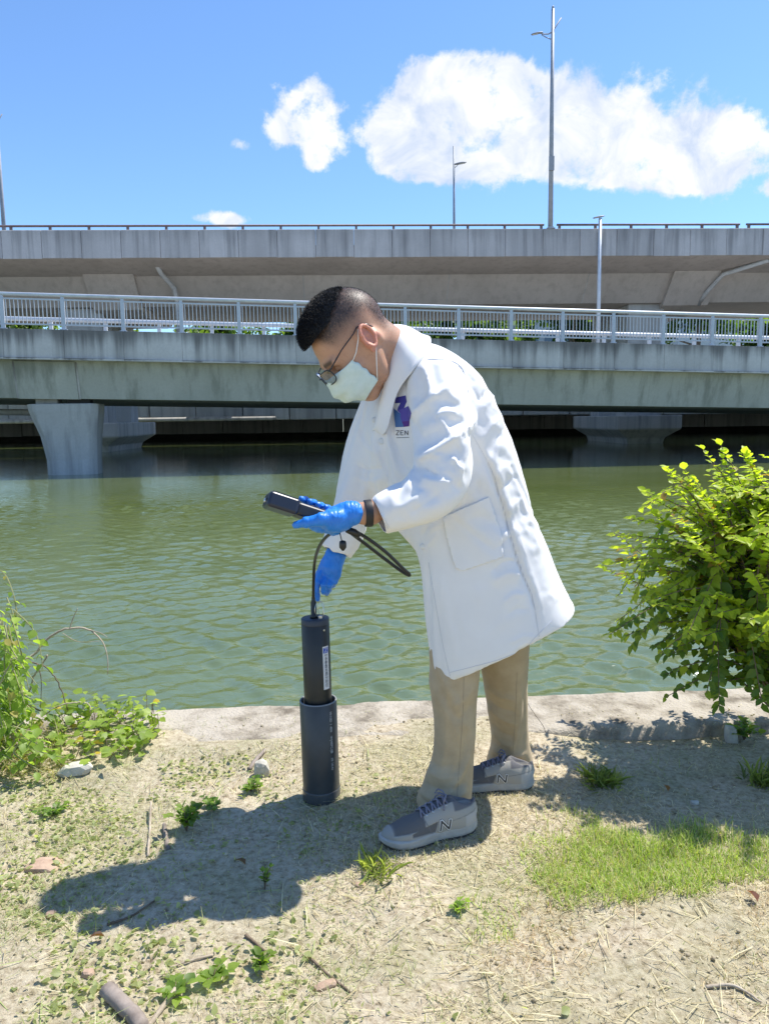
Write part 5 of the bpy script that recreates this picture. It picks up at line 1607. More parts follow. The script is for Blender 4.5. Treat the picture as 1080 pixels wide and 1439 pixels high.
    for s in (-1, 1):
        MB().tube([k0 + Vector(q) for q in ((0, 0, 0.002), (0.004, s * 0.012, 0.012), (0.012, s * 0.026, 0.012), (0.02, s * 0.030, 0.0), (0.010, s * 0.020, 0.003), (0, 0, 0.003))], 0.0022, 6).build('lace_bow', LACE, lac, True)
        MB().tube([k0 + Vector(q) for q in ((0, 0, 0.002), (0.010, s * 0.014, 0.004), (0.018, s * 0.028, -0.008), (0.02, s * 0.034, -0.022))], 0.002, 6).build('lace_end', LACE, lac, True)
    # eyelet tabs
    for k in range(4):
        for s in (-1, 1):
            p = drop(0.104 + 0.019 * k, s * 0.023, 0.001)
            MB().lathe([(0.0015, 0.002), (0.004, 0.0015), (0.0045, -0.002)], 10, p).build('eyelet', LOGO_G, root, True)
    # side letter N on both sides
    for s in (-1, 1):
        for wdt, lf, m_ in ((0.0118, 0.0006, LOGO_D), (0.0096, 0.0012, LOGO_W), (0.0050, 0.0018, LOGO_D)):
            H = 0.026
            pts = [(-0.0150, -0.5 * H), (-0.0115, 0.5 * H), (0.0115, -0.5 * H), (0.0150, 0.5 * H)]
            lm = MB()
            for a, b in zip(pts[:-1], pts[1:]):
                a = np.array(a); b = np.array(b); t = (b - a) / np.linalg.norm(b - a); nn = np.array((-t[1], t[0])) * wdt * 0.5; ex = t * (wdt * 0.35)
                m = 6; gr = []
                for q in np.linspace(0, 1, m):
                    c0 = a - ex + (b - a + 2 * ex) * q
                    for sg in (-1, 1):
                        c = c0 + nn * sg
                        h = bv.ray_cast(Vector((0.112 + c[0] * (1 if s < 0 else -1), s * 0.12, 0.050 + c[1] + 0.10 * c[0] * 0)), Vector((0, -s, 0)))
                        gr.append((h[0] + Vector((0, s * lf, 0))) if h[0] else Vector((0.112, s * 0.03, 0.05)))
                lm.add(gr, [(2 * i, 2 * i + 1, 2 * i + 3, 2 * i + 2) for i in range(m - 1)])
            lm.build('side_letter', m_, root)
    return root


_h = gnd(668, 1163); _t = gnd(533, 1192)
build_shoe(_h, _t, 'near grey trainer with white letter on its side')
_h = gnd(749, 1106); _t = gnd(628, 1108)
build_shoe(_h, _t, 'far grey trainer standing further back')

# ------------------------------------------------------------------ instruments
BLACK_PVC = mat('dark_grey_pvc', [(0.035, 0.038, 0.040), (0.055, 0.058, 0.06)], 0.38, 9, bump=0.06, bscale=40, bdist=0.001, spec=0.5)
BLACK_SATIN = mat('black_anodised', [(0.012, 0.014, 0.014), (0.02, 0.022, 0.022)], 0.42, 12, spec=0.5)
CAP_BL = mat('bluish_black_cap', (0.03, 0.038, 0.055), 0.5)
CABLE = mat('black_cable', (0.010, 0.011, 0.011), 0.35)
WIRE = mat('steel_wire', (0.65, 0.65, 0.62), 0.3, metal=1.0)
LABEL_W = mat('label_white', (0.66, 0.67, 0.68), 0.5); LABEL_BLUE = mat('label_blue', (0.03, 0.08, 0.42), 0.5); PRINT_W = mat('white_print', (0.55, 0.56, 0.56), 0.6)


def text_tris(s, size):
    cu = bpy.data.curves.new('t', 'FONT'); cu.body = s; cu.size = size; cu.align_x = 'CENTER'; cu.align_y = 'CENTER'; cu.resolution_u = 2
    o = bpy.data.objects.new('t', cu); COL.objects.link(o); dg = bpy.context.evaluated_depsgraph_get(); me = bpy.data.meshes.new_from_object(o.evaluated_get(dg))
    V = [tuple(v.co) for v in me.vertices]; F = [tuple(p.vertices) for p in me.polygons]
    bpy.data.objects.remove(o); bpy.data.curves.remove(cu); bpy.data.meshes.remove(me)
    return V, F


def wrap(V, r, ang, zc):
    return [(r * math.cos(ang + x / r), r * math.sin(ang + x / r), zc + y) for x, y, *_ in V]


def wrap_rect(r, a, w, z0, z1, n=8):
    V = []
    for i in range(n + 1):
        t = a + (i / n - 0.5) * w / r; V += [(r * math.cos(t), r * math.sin(t), z0), (r * math.cos(t), r * math.sin(t), z1)]
    return V, [(2 * i, 2 * i + 2, 2 * i + 3, 2 * i + 1) for i in range(n)]


def build_probe():
    base = gnd(452, 1121); base.z = 0.0
    topo = pix(448, 983, base.y); topi = pix(442.5, 868, base.y)
    zax = (topi - base).normalized(); xax = Vector((1, 0, 0)); yax = zax.cross(xax).normalized(); xax = yax.cross(zax)
    M = Matrix((xax, yax, zax)).transposed().to_4x4()
    hO = (topo - base).length; hI = (topi - base).length
    tube = empty('plastic_pipe', base); tube.rotation_euler = M.to_euler()
    tag(tube, 'short dark grey plastic pipe standing upright on the dry ground', 'pipe')
    ro = 0.0545
    MB().lathe([(ro - 0.0045, 0.004), (ro - 0.0045, hO - 0.001), (ro - 0.0035, hO), (ro - 0.001, hO), (ro, hO - 0.001), (ro, 0.040), (ro, 0.004)], 56).build('pipe_wall', BLACK_PVC, tube, True)
    MB().lathe([(0.001, 0.0), (ro - 0.001, 0.0), (ro + 0.0012, 0.002), (ro + 0.0016, 0.008), (ro + 0.0016, 0.034), (ro + 0.0005, 0.0365), (ro, 0.0365)], 56).build('end_cap', mat('glossy_grey_pvc', [(0.05, 0.053, 0.056), (0.075, 0.078, 0.08)], 0.2, 12), tube, True)
    rim = MB().lathe([(ro - 0.0047, hO - 0.002), (ro - 0.0042, hO + 0.0005), (ro - 0.0005, hO + 0.0005), (ro + 0.0003, hO - 0.002)], 56).build('cut_rim', mat('sawn_pvc_edge', (0.22, 0.23, 0.23), 0.7), tube, True)
    # faint print running down the pipe
    a0 = R(-90 + 44)
    for txt, zc in (('W10D 1 400', 0.255), ('WJ4EFC/JB', 0.185), ('10 1K41', 0.125)):
        V, F = text_tris(txt, 0.0115)
        V = [(y, -x) for x, y, *_ in V]                      # reads downwards
        mk('pipe_print', wrap(V, ro + 0.0004, a0, zc * hO / 0.31), F, PRINT_W, tube)
    probe = empty('water_probe', base + zax * 0.02); probe.rotation_euler = M.to_euler()
    tag(probe, 'black cylindrical water probe with cable standing inside the plastic pipe', 'probe')
    ri = 0.0405; h = hI - 0.02
    MB().lathe([(0.001, 0), (ri, 0), (ri, h - 0.018), (ri - 0.0006, h - 0.0175), (ri - 0.0006, h - 0.0165), (ri, h - 0.016)], 48).build('housing', BLACK_SATIN, probe, True)
    MB().lathe([(ri, h - 0.016), (ri, h - 0.0015), (ri - 0.0015, h), (0.012, h), (0.001, h)], 48).build('end_cap', CAP_BL, probe, True)
    # label
    a1 = R(-90 + 47)
    z1 = h - 0.078; z0 = z1 - 0.128
    V, F = wrap_rect(ri + 0.0004, a1, 0.022, z0, z1); lab = mk('label', V, F, LABEL_W, probe, True)
    V, F = wrap_rect(ri + 0.0007, a1, 0.018, z1 - 0.020, z1 - 0.004); mk('label_emblem', V, F, LABEL_BLUE, lab, True)
    V, F = text_tris('Z', 0.019); mk('label_mark', wrap(V, ri + 0.001, a1, z1 - 0.0125), F, LABEL_W, lab)
    V, F = text_tris('ZEN', 0.0065); mk('label_text', wrap(V, ri + 0.0008, a1, z1 - 0.0265), F, BLACK_SATIN, lab)
    for i, ch in enumerate('多参数水质分析仪'):
        V, F = text_tris(ch, 0.0125); mk('label_text', wrap(V, ri + 0.0008, a1, z1 - 0.038 - i * 0.0112), F, BLACK_SATIN, lab)
    # small screw under the cap
    MB().lathe([(0.0001, 0.0015), (0.003, 0.001), (0.0032, -0.001)], 10).build('screw', WIRE, probe).matrix_local = Matrix.Translation(((ri + 0.0005) * math.cos(R(-48)), (ri + 0.0005) * math.sin(R(-48)), h - 0.03)) @ Matrix.Rotation(R(-48), 4, 'Z') @ Matrix.Rotation(R(90), 4, 'Y')
    Mi = (Matrix.Translation(probe.location) @ M).inverted()
    W = lambda u, v, y: Mi @ pix(u, v, y)
    yb = base.y
    # gland, connector, lifting wire
    MB().lathe([(0.001, 0.0), (0.012, 0.0), (0.012, 0.006), (0.0085, 0.010), (0.0085, 0.045), (0.0055, 0.052), (0.0052, 0.06)], 20, (-0.003, 0.0, h)).build('connector', CABLE, probe, True)
    for k, (dx, ph) in enumerate(((0.014, 0.0), (0.020, 1.0))):
        pts = [Vector((dx + 0.012 * math.sin(t) * (1 if k == 0 else 0.7), -0.012 + 0.006 * math.cos(t * 2 + ph), h + 0.026 + 0.024 * -math.cos(t))) for t in np.linspace(0, 2 * math.pi, 21)]
        MB().tube(pts, 0.0009, 5).build('lifting_wire', WIRE, probe, True)
    MB().box((0.012, -0.018, h), (0.022, -0.008, h + 0.008)).build('wire_lug', WIRE, probe)
    c0 = Vector((-0.003, 0.0, h + 0.055))
    pts = [c0] + [W(*p) for p in ((440.5, 815, yb - 0.02), (442, 790, yb - 0.06), (448, 769, yb - 0.14), (460, 753, yb - 0.22), (476, 745, yb - 0.27), (492, 744, yb - 0.28), (515, 756, yb - 0.27), (542, 776, yb - 0.25), (566, 799, yb - 0.23), (574.5, 806.5, yb - 0.22), (573, 808, yb - 0.215), (560, 800, yb - 0.21), (536, 782, yb - 0.22), (510, 762, yb - 0.25), (494, 750, yb - 0.27), (484, 742, yb - 0.275))]
    MB().tube(catmull(pts, 110), 0.0044, 10).build('cable', CABLE, probe, True)
    pc = [W(487, 744, yb - 0.29), W(497, 748, yb - 0.285), W(504, 753, yb - 0.28)]
    MB().tube(pc, [0.008, 0.0095, 0.0085], 12).build('cable_joint', CABLE, probe, True)
    pd = [W(476, 744, yb - 0.29), W(478, 752, yb - 0.295), W(480, 760, yb - 0.295)]
    cp = MB().tube(pd, 0.0015, 6).build('cap_cord', CABLE, probe, True)
    q = W(481.5, 766, yb - 0.295)
    MB().lathe([(0.001, 0.012), (0.0075, 0.010), (0.009, 0.004), (0.009, -0.006), (0.006, -0.010), (0.003, -0.014), (0.0005, -0.015)], 16, q).build('dust_cap', CABLE, cp, True)
    return yb


build_probe()


def build_meter():
    a = pix(374, 701, 1.842); b = pix(484, 737, 1.895)
    x = (a - b).normalized(); up = Vector((0.12, 0.28, 1)); y = up.cross(x).normalized(); z = x.cross(y)
    M = Matrix((x, y, z)).transposed().to_4x4(); M.translation = (a + b) / 2
    root = empty('handheld_meter', M.translation); root.rotation_euler = M.to_euler()
    tag(root, 'black handheld meter held in the raised gloved hand', 'meter')
    L = (a - b).length / 2; hw = 0.034; ht = 0.0185
    body = mat('black_meter_plastic', [(0.010, 0.012, 0.018), (0.016, 0.018, 0.024)], 0.4, 30, bump=0.1, bscale=500, bdist=0.0005)
    o = MB().box((-L, -hw * 0.82, -ht), (L * 0.3, hw * 0.82, ht * 0.8)).build('grip', body, root); bevel(o, 0.009, 4)
    o = MB().box((L * 0.25, -hw, -ht * 1.1), (L, hw, ht)).build('head_housing', mat('blue_black_plastic', (0.016, 0.02, 0.036), 0.32), root); bevel(o, 0.008, 4)
    MB().box((L * 0.32, -hw * 0.84, ht + 0.0002), (L * 0.93, hw * 0.84, ht + 0.0012)).build('screen', mat('screen_glass', (0.02, 0.025, 0.03), 0.06, spec=0.8), root)
    for i in range(3):
        for j in (-1, 0, 1):
            bevel(MB().box((-0.012 - i * 0.014, j * 0.016 - 0.005, ht * 0.8), (-0.003 - i * 0.014, j * 0.016 + 0.005, ht * 0.8 + 0.0016)).build('key', mat('grey_key', (0.09, 0.09, 0.1), 0.6), root), 0.001, 2)
    for j, r in ((-0.012, 0.0045), (0.012, 0.0035)):
        s = MB().lathe([(0.0005, 0.0015), (r * 0.6, 0.0015), (r, 0.003), (r * 1.25, 0.0005), (r * 1.25, -0.002)], 14).build('socket', WIRE if j < 0 else CABLE, root, True)
        s.matrix_local = Matrix.Translation((L, j, -0.002)) @ Matrix.Rotation(R(90), 4, 'Y')


build_meter()

# ------------------------------------------------------------------ plants
def leaf_material(name, trans=0.35, rough=0.45):
    M = bpy.data.materials.new(name); M.use_nodes = True
    nt = M.node_tree; N = nt.nodes; L = nt.links; P = N['Principled BSDF']; out = N['Material Output']
    a = N.new('ShaderNodeVertexColor'); a.layer_name = 'col'
    oi = N.new('ShaderNodeObjectInfo'); hs = N.new('ShaderNodeHueSaturation')
    r = N.new('ShaderNodeMapRange'); L.new(oi.outputs['Random'], r.inputs[0]); r.inputs[3].default_value = 0.85; r.inputs[4].default_value = 1.15
    L.new(r.outputs[0], hs.inputs['Value']); L.new(a.outputs[0], hs.inputs['Color'])
    L.new(hs.outputs[0], P.inputs['Base Color']); P.inputs['Roughness'].default_value = rough; P.inputs['Specular IOR Level'].default_value = 0.4
    t = N.new('ShaderNodeBsdfTranslucent'); g = N.new('ShaderNodeMixRGB'); g.blend_type = 'MULTIPLY'; g.inputs[0].default_value = 1; g.inputs[2].default_value = (1.7, 1.75, 0.7, 1)
    L.new(hs.outputs[0], g.inputs[1]); L.new(g.outputs[0], t.inputs[0])
    m = N.new('ShaderNodeMixShader'); m.inputs[0].default_value = trans; L.new(P.outputs[0], m.inputs[1]); L.new(t.outputs[0], m.inputs[2]); L.new(m.outputs[0], out.inputs[0])
    return M


LEAF = leaf_material('leaf', 0.56)
GRASS_M = leaf_material('grass_blade', 0.3, 0.6)
TWIG = mat('brown_twig', [(0.10, 0.07, 0.045), (0.19, 0.14, 0.09)], 0.85, 30)
DRYWOOD = mat('bleached_twig', [(0.30, 0.24, 0.17), (0.48, 0.41, 0.31)], 0.85, 25, bump=0.3)

# one leaf: 8 points, folded along its midrib; x across, y along, z up
LV = np.array([(0, 0, 0), (-0.5, 0.32, 0.10), (-0.40, 0.66, 0.06), (0, 1.0, -0.10), (0.40, 0.66, 0.06), (0.5, 0.32, 0.10), (0, 0.34, 0.0), (0, 0.67, -0.02)], np.float32)
LF = np.array([(0, 6, 1), (6, 7, 2), (6, 2, 1), (7, 3, 2), (0, 5, 6), (6, 5, 4), (6, 4, 7), (7, 4, 3)], np.int32)


def leaf_frames(D, U):
    """orthonormal frames with y along D and z near U"""
    D = D / (np.linalg.norm(D, axis=1, keepdims=True) + 1e-9)
    X = np.cross(D, U); X /= (np.linalg.norm(X, axis=1, keepdims=True) + 1e-9); Z = np.cross(X, D)
    return np.stack([X, D, Z], 2)                     # columns


def leaves_mesh(name, P, D, U, length, width, C, m, parent, shape=None, faces=None):
    LVs = LV if shape is None else shape; LFs = LF if faces is None else faces
    Rm = leaf_frames(D, U); S = np.stack([width, length, length], 1)
    W = np.einsum('nij,nkj->nki', Rm, LVs[None] * S[:, None]) + P[:, None]
    n, k = len(P), len(LVs)
    F = (LFs[None] + (np.arange(n) * k)[:, None, None]).reshape(-1, LFs.shape[1])
    o = fast_mesh(name, W.reshape(-1, 3), F, m, parent, False)
    set_cols(o, np.repeat(C, k, 0)); return o


def mixcol(a, b, t): return np.array(a)[None] * (1 - t[:, None]) + np.array(b)[None] * t[:, None]


def twig_leaves(pts, r, start=0.3, step=0.022, size=0.045, spread=0.9, droop=0.0, pair=False):
    """alternate leaves along one twig -> arrays"""
    pts = catmull(np.array(pts), 24); seg = np.linalg.norm(np.diff(pts, axis=0), axis=1); s = np.concatenate([[0], np.cumsum(seg)]); L = s[-1]
    P = []; D = []; U = []; T = []
    d = start * L; k = 0
    while d <= L:
        p = np.array([np.interp(d, s, pts[:, i]) for i in range(3)]); q = np.array([np.interp(min(d + 0.01, L + 0.005), s, pts[:, i]) for i in range(3)]) - np.array([np.interp(max(d - 0.01, 0), s, pts[:, i]) for i in range(3)])
        q /= np.linalg.norm(q) + 1e-9
        side = np.cross(q, np.array((0, 0, 1.0))); side /= np.linalg.norm(side) + 1e-9
        for sg in ((1, -1) if pair else ((1,) if k % 2 else (-1,))):
            dd = q * (0.55 if d < L - step else 1.2) + side * sg * spread + np.array((0, 0, -droop)) + r.normal(0, 0.22, 3)
            P.append(p); D.append(dd); U.append(np.array((0, 0, 1.0)) + r.normal(0, 0.30, 3)); T.append(d / L)
        d += step * r.uniform(0.8, 1.2); k += 1
    return P, D, U, T


# ---- the bush at the right edge ----------------------------------------
def build_bush():
    r = np.random.default_rng(12)
    base = gnd(1140, 1095); base = Vector((base.x, base.y, float(soil_z(np.array(base.x), np.array(base.y))) - 0.02))
    root = empty('leafy_bush', base); B = np.array(base)
    tag(root, 'bright yellow-green leafy bush at the right edge of the bank', 'bush')
    cen = np.array(pix(1082, 800, 2.42)) - B; rad = np.array((0.52, 0.42, 0.42))
    P, D, U, T, H = [], [], [], [], []; stems = MB()
    mains = []
    for i in range(9):
        a = 2 * math.pi * i / 9 + r.uniform(-0.3, 0.3); e = cen + np.array((math.cos(a) * 0.2, math.sin(a) * 0.17, r.uniform(-0.05, 0.2)))
        pts = catmull([np.zeros(3), cen * 0.35 + np.array((math.cos(a), math.sin(a), 0)) * 0.06, e], 10); mains.append(pts); stems.tube(pts, list(np.linspace(0.011, 0.005, 10)), 6)
    ntw = 400
    for i in range(ntw):
        # twig tips spread through the outer shell of the crown
        z = r.uniform(-0.72, 1.0); a = r.uniform(0, 2 * math.pi); q = math.sqrt(max(0, 1 - z * z)); sh = r.uniform(0.72, 1.06) * (1 + 0.10 * math.sin(3 * a + 5 * z))
        if r.random() < 0.35: sh *= r.uniform(0.5, 0.85)
        tip = cen + rad * np.array((q * math.cos(a), q * math.sin(a), z)) * sh
        m_ = mains[r.integers(0, 9)]; st = m_[r.integers(4, 10)]
        mid = (st + tip) / 2 + np.array((0, 0, 0.07 + r.normal(0, 0.03))); end = tip + np.array((0, 0, -0.03 if z > 0.2 else -0.07))
        pts = catmull([st, mid, end], 12); stems.tube(pts, list(np.linspace(0.0035, 0.0012, 12)), 4, False)
        p, d, u, t = twig_leaves(pts, r, 0.30, 0.0135, spread=1.0, droop=0.12 + 0.25 * (z < 0), pair=r.random() < 0.5)
        P += p; D += d; U += [w + 0.8 * (tip - cen) / 0.46 + np.array((0, -0.25, 0)) for w in u]; T += t; H += [z] * len(p)
    for (u, v, yy) in ((858, 752, 2.38), (862, 790, 2.35), (905, 690, 2.40), (897, 840, 2.40), (1010, 622, 2.45), (1048, 632, 2.40), (985, 628, 2.42), (932, 655, 2.40), (958, 915, 2.32), (990, 925, 2.30), (1045, 955, 2.35), (882, 728, 2.40), (868, 771, 2.42), (1060, 980, 2.40), (920, 870, 2.40)):
        tip = np.array(pix(u, v, yy)) - B; st = cen * 0.9 + (tip - cen) * 0.25; pts = catmull([st, (st + tip) / 2 + np.array((0, 0, 0.05)), tip], 12)
        stems.tube(pts, list(np.linspace(0.003, 0.001, 12)), 4, False)
        p, d, u_, t = twig_leaves(pts, r, 0.2, 0.0165, spread=0.9, droop=0.1, pair=True); z = (tip - cen)[2] / 0.46
        P += p; D += d; U += [w + 0.8 * (tip - cen) / 0.46 + np.array((0, -0.25, 0)) for w in u_]; T += t; H += [z] * len(p)
    stems.build('branches', TWIG, root, True)
    P, D, U, T, H = (np.array(q, np.float32) for q in (P, D, U, T, H)); n = len(P)
    ln = r.uniform(0.024, 0.050, n) * (1.15 - 0.35 * T); wd = ln * r.uniform(0.52, 0.66, n)
    # young shoot ends yellow-green, old leaves deep; height also paints lit top, shaded foot
    young_lit = np.clip(0.95 * sstep(0.2, 0.85, T) * sstep(-0.75, 0.25, H + r.normal(0, 0.25, n)) + 0.15 * sstep(0.0, 0.8, H) + r.normal(0, 0.12, n), 0, 1)
    C = mixcol((0.105, 0.195, 0.034), (0.44, 0.53, 0.05), young_lit)
    old = r.random(n) < 0.05 * (H > 0); C[old] = np.array((0.34, 0.22, 0.06))
    # the leaves nearest the camera are single parts, the rest one mass
    depth = np.linalg.norm(P + B[None] - np.array((0, 0, CAM_H)), axis=1) - 0.15 * (P[:, 0] < 0.0)
    vis = (P[:, 0] + B[0]) / (P[:, 1] + B[1]) < 0.52
    idx = np.argsort(np.where(vis, depth, 99))[:300]; mask = np.ones(n, bool); mask[idx] = False
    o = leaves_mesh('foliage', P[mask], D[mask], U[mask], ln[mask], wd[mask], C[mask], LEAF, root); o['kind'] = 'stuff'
    protos = []
    for k in range(6):
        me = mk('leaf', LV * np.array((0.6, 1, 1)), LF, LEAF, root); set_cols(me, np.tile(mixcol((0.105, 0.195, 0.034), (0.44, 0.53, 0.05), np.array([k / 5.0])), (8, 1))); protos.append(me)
    fr = leaf_frames(D, U); used = set()
    for i in idx:
        k = int(round(young_lit[i] * 5)); M = Matrix(fr[i].tolist()).to_4x4() @ Matrix.Scale(float(ln[i]), 4); M.translation = Vector(P[i].tolist())
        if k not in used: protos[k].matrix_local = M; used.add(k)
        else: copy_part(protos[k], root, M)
    for k in range(6):
        if k not in used: bpy.data.objects.remove(protos[k])


build_bush()


# ---- ground litter, straw and grass --------------------------------------
def surf_z(x, y):
    d = edge_dist(x, y); z = soil_z(x, y)
    return np.where(d < LEDGE_W, np.maximum(z, LEDGE_Z), z)


def strips(name, P, ang, ln, wd, lift, tilt, curve, C, m, parent=None):
    """little flat ribbons (3 rows of 2 points) lying or standing on the ground"""
    n = len(P); dx, dy = np.cos(ang), np.sin(ang); W = np.empty((n, 6, 3), np.float32)
    for k, t in enumerate((0.0, 0.5, 1.0)):
        h = lift + np.sin(tilt) * ln * t - curve * ln * t * t; r_ = np.cos(tilt) * ln * t
        w = wd * (1.0, 0.85, 0.25)[k] * 0.5
        cx = P[:, 0] + dx * r_; cy = P[:, 1] + dy * r_; cz = P[:, 2] + h
        W[:, 2 * k] = np.stack([cx - dy * w, cy + dx * w, cz], 1); W[:, 2 * k + 1] = np.stack([cx + dy * w, cy - dx * w, cz + 0.15 * w], 1)
    F = (np.array([(0, 1, 3, 2), (2, 3, 5, 4)])[None] + (np.arange(n) * 6)[:, None, None]).reshape(-1, 4)
    o = fast_mesh(name, W.reshape(-1, 3), F, m, parent); set_cols(o, np.repeat(C, 6, 0)); return o


def inpoly(u, v, poly):
    c = np.zeros(len(u), bool); j = len(poly) - 1
    for i in range(len(poly)):
        xi, yi = poly[i]; xj, yj = poly[j]
        c ^= ((yi > v) != (yj > v)) & (u < (xj - xi) * (v - yi) / (yj - yi + 1e-9) + xi); j = i
    return c


def project_w(P):
    q = (P - np.array((0, 0, CAM_H))) @ np.array(CAM_R); return 540 + 1080 * q[:, 0] / -q[:, 2], 719.5 - 1080 * q[:, 1] / -q[:, 2]


def scatter(n, r, xlim=(-1.75, 1.9), ylim=(1.05, 3.0)):
    x = r.uniform(*xlim, n); y = r.uniform(*ylim, n); return x, y


def build_litter():
    r = np.random.default_rng(21)
    # dry clippings
    x, y = scatter(330000, r); d = edge_dist(x, y)
    pa = fbm(x * 2.2 + 3, y * 2.2 + 1, 4, 91); pb = fbm(x * 7 + 3, y * 7 + 1, 3, 97)
    dens = np.clip((pa - 0.30) * 2.6, 0.06, 1) * np.clip((pb - 0.22) * 2.4, 0.1, 1) * np.where(d < LEDGE_W + 0.03, 0.10, 1.0) * np.where(d < 0.6, 0.5, 1)
    k = (r.random(len(x)) < dens) & (d > 0.12); x, y = x[k], y[k]; n = len(x)
    green = sstep(0.3, -0.8, x) * 0.6 + 0.12 + (fbm(x * 3.1 + 40, y * 3.1, 3, 55) - 0.5) * 0.9
    tone = r.random(n)
    C = mixcol((0.34, 0.27, 0.17), (0.78, 0.71, 0.54), tone); g = r.random(n) < np.clip(green, 0.02, 0.6)
    C[g] = mixcol((0.18, 0.22, 0.07), (0.50, 0.53, 0.27), tone[g])
    P = np.stack([x, y, surf_z(x, y)], 1)
    o = strips('dry_clippings', P, r.uniform(0, 6.283, n), r.uniform(0.006, 0.014, n) + 0.014 * r.random(n) ** 3, r.uniform(0.0008, 0.0019, n), r.uniform(0.0003, 0.005, n), np.where(r.random(n) < 0.3, r.uniform(0.5, 1.4, n), r.normal(0.2, 0.3, n)), r.uniform(-0.1, 0.3, n), C, GRASS_M)
    tag(o, 'dry straw and grass clippings strewn over the bank', 'clippings', kind='stuff')
    # clods and grit trodden into the soil
    x, y = scatter(9000, r); d = edge_dist(x, y); q = fbm(x * 5 + 60, y * 5, 3, 105); k = (d > 0.2) & (r.random(len(x)) < np.clip((q - 0.36) * 3, 0.08, 1)); x, y = x[k], y[k]; n = len(x)
    OV = np.array([(-0.5, 0, 0.1), (0.1, -0.45, 0), (0.5, 0.05, 0.08), (-0.05, 0.5, 0), (0.05, 0.05, 0.45), (0, 0, -0.4)], np.float32); OF = np.array([(0, 1, 4), (1, 2, 4), (2, 3, 4), (3, 0, 4), (1, 0, 5), (2, 1, 5), (3, 2, 5), (0, 3, 5)], np.int32)
    S = 0.003 + 0.011 * r.random(n) ** 4; C = mixcol((0.36, 0.30, 0.21), (0.60, 0.54, 0.42), r.random(n))
    D = np.stack([r.normal(0, 1, n), r.normal(0, 1, n), r.normal(0, 0.2, n)], 1); U = np.stack([r.normal(0, 0.3, n), r.normal(0, 0.3, n), np.ones(n)], 1)
    o = leaves_mesh('grit', np.stack([x, y, surf_z(x, y) + S * 0.15], 1), D, U, S, S * r.uniform(0.7, 1.2, n), C, GRASS_M, None, OV, OF); tag(o, 'clods and grit trodden into the dry soil', 'grit', kind='stuff')
    # longer straws
    x, y = scatter(2600, r); k = (edge_dist(x, y) > 0.38) & (fbm(x * 1.8 + 5, y * 1.8, 3, 115) > 0.42); x, y = x[k], y[k]; n = len(x)
    C = mixcol((0.40, 0.33, 0.19), (0.76, 0.69, 0.48), r.random(n)); g = r.random(n) < 0.35 * sstep(0.4, -0.6, x); C[g] = (0.36, 0.42, 0.17)
    o = strips('straw', np.stack([x, y, surf_z(x, y)], 1), r.uniform(0, 6.283, n), r.uniform(0.03, 0.10, n), r.uniform(0.0012, 0.0026, n), r.uniform(0.002, 0.008, n), r.normal(0.06, 0.10, n), r.uniform(-0.02, 0.12, n), C, GRASS_M)
    tag(o, 'long loose straws lying on the bank', 'straw', kind='stuff')
    # green leaf scraps on the left
    x, y = scatter(30000, r, (-1.75, 0.5), (1.05, 2.75)); q = fbm(x * 3.4 + 9, y * 3.4 + 2, 4, 33)
    k = (r.random(len(x)) < np.clip((q - 0.44) * 4, 0, 1) * sstep(0.4, -0.8, x) * 0.9) & (edge_dist(x, y) > 0.42); x, y = x[k], y[k]; n = len(x)
    t = r.random(n); C = mixcol((0.20, 0.24, 0.09), (0.44, 0.47, 0.25), t)
    D = np.stack([r.normal(0, 1, n), r.normal(0, 1, n), r.normal(0.05, 0.25, n)], 1); U = np.stack([r.normal(0, 0.45, n), r.normal(0, 0.45, n), np.ones(n)], 1)
    ln = r.uniform(0.006, 0.014, n) + 0.014 * r.random(n) ** 4
    o = leaves_mesh('leaf_scraps', np.stack([x, y, surf_z(x, y) + r.uniform(0.002, 0.010, n)], 1), D, U, ln, ln * r.uniform(0.4, 0.75, n), C, LEAF, None)
    tag(o, 'scraps of cut green leaves lying on the left of the bank', 'leaf scraps', kind='stuff')
    # living grass, front right
    x, y = scatter(150000, r, (0.15, 1.9), (1.4, 2.45)); z = surf_z(x, y); u, v = project_w(np.stack([x, y, z], 1))
    ju = u + (fbm(x * 6, y * 6, 3, 51) - 0.5) * 150; jv = v + (fbm(x * 6 + 30, y * 6, 3, 52) - 0.5) * 75
    poly = np.array([(690, 1268), (740, 1205), (800, 1160), (870, 1165), (900, 1190), (960, 1175), (1010, 1165), (1090, 1160), (1180, 1140), (1300, 1180), (1300, 1290), (1090, 1262), (1000, 1255), (900, 1262), (830, 1270), (760, 1300)], float)
    ctr = np.array((930, 1225)); w = np.zeros(len(x))
    for f, a_ in ((1.3, 0.10), (1.15, 0.20), (1.0, 0.35), (0.8, 0.35)): w += a_ * inpoly(ju, jv, [tuple(q) for q in (poly - ctr) * f + ctr])
    q = fbm(x * 4.5 + 2, y * 4.5 + 7, 4, 15)
    k = r.random(len(x)) < w * np.clip((q - 0.28) * 3.4, 0.05, 1) * 0.8; x, y, z = x[k], y[k], z[k]; n = len(x)
    t = r.random(n); C = mixcol((0.19, 0.29, 0.04), (0.45, 0.55, 0.12), t); dry = r.random(n) < 0.28; C[dry] = (0.50, 0.45, 0.24)
    o = strips('grass', np.stack([x, y, z], 1), r.uniform(0, 6.283, n), r.uniform(0.012, 0.045, n) * (0.6 + 0.8 * fbm(x * 5 + 2, y * 5 + 7, 3, 15)), r.uniform(0.0012, 0.0024, n), np.zeros(n), r.uniform(0.5, 1.45, n), r.uniform(0.0, 0.4, n), C, GRASS_M)
    tag(o, 'patch of short fresh green grass on the right', 'grass', kind='stuff')
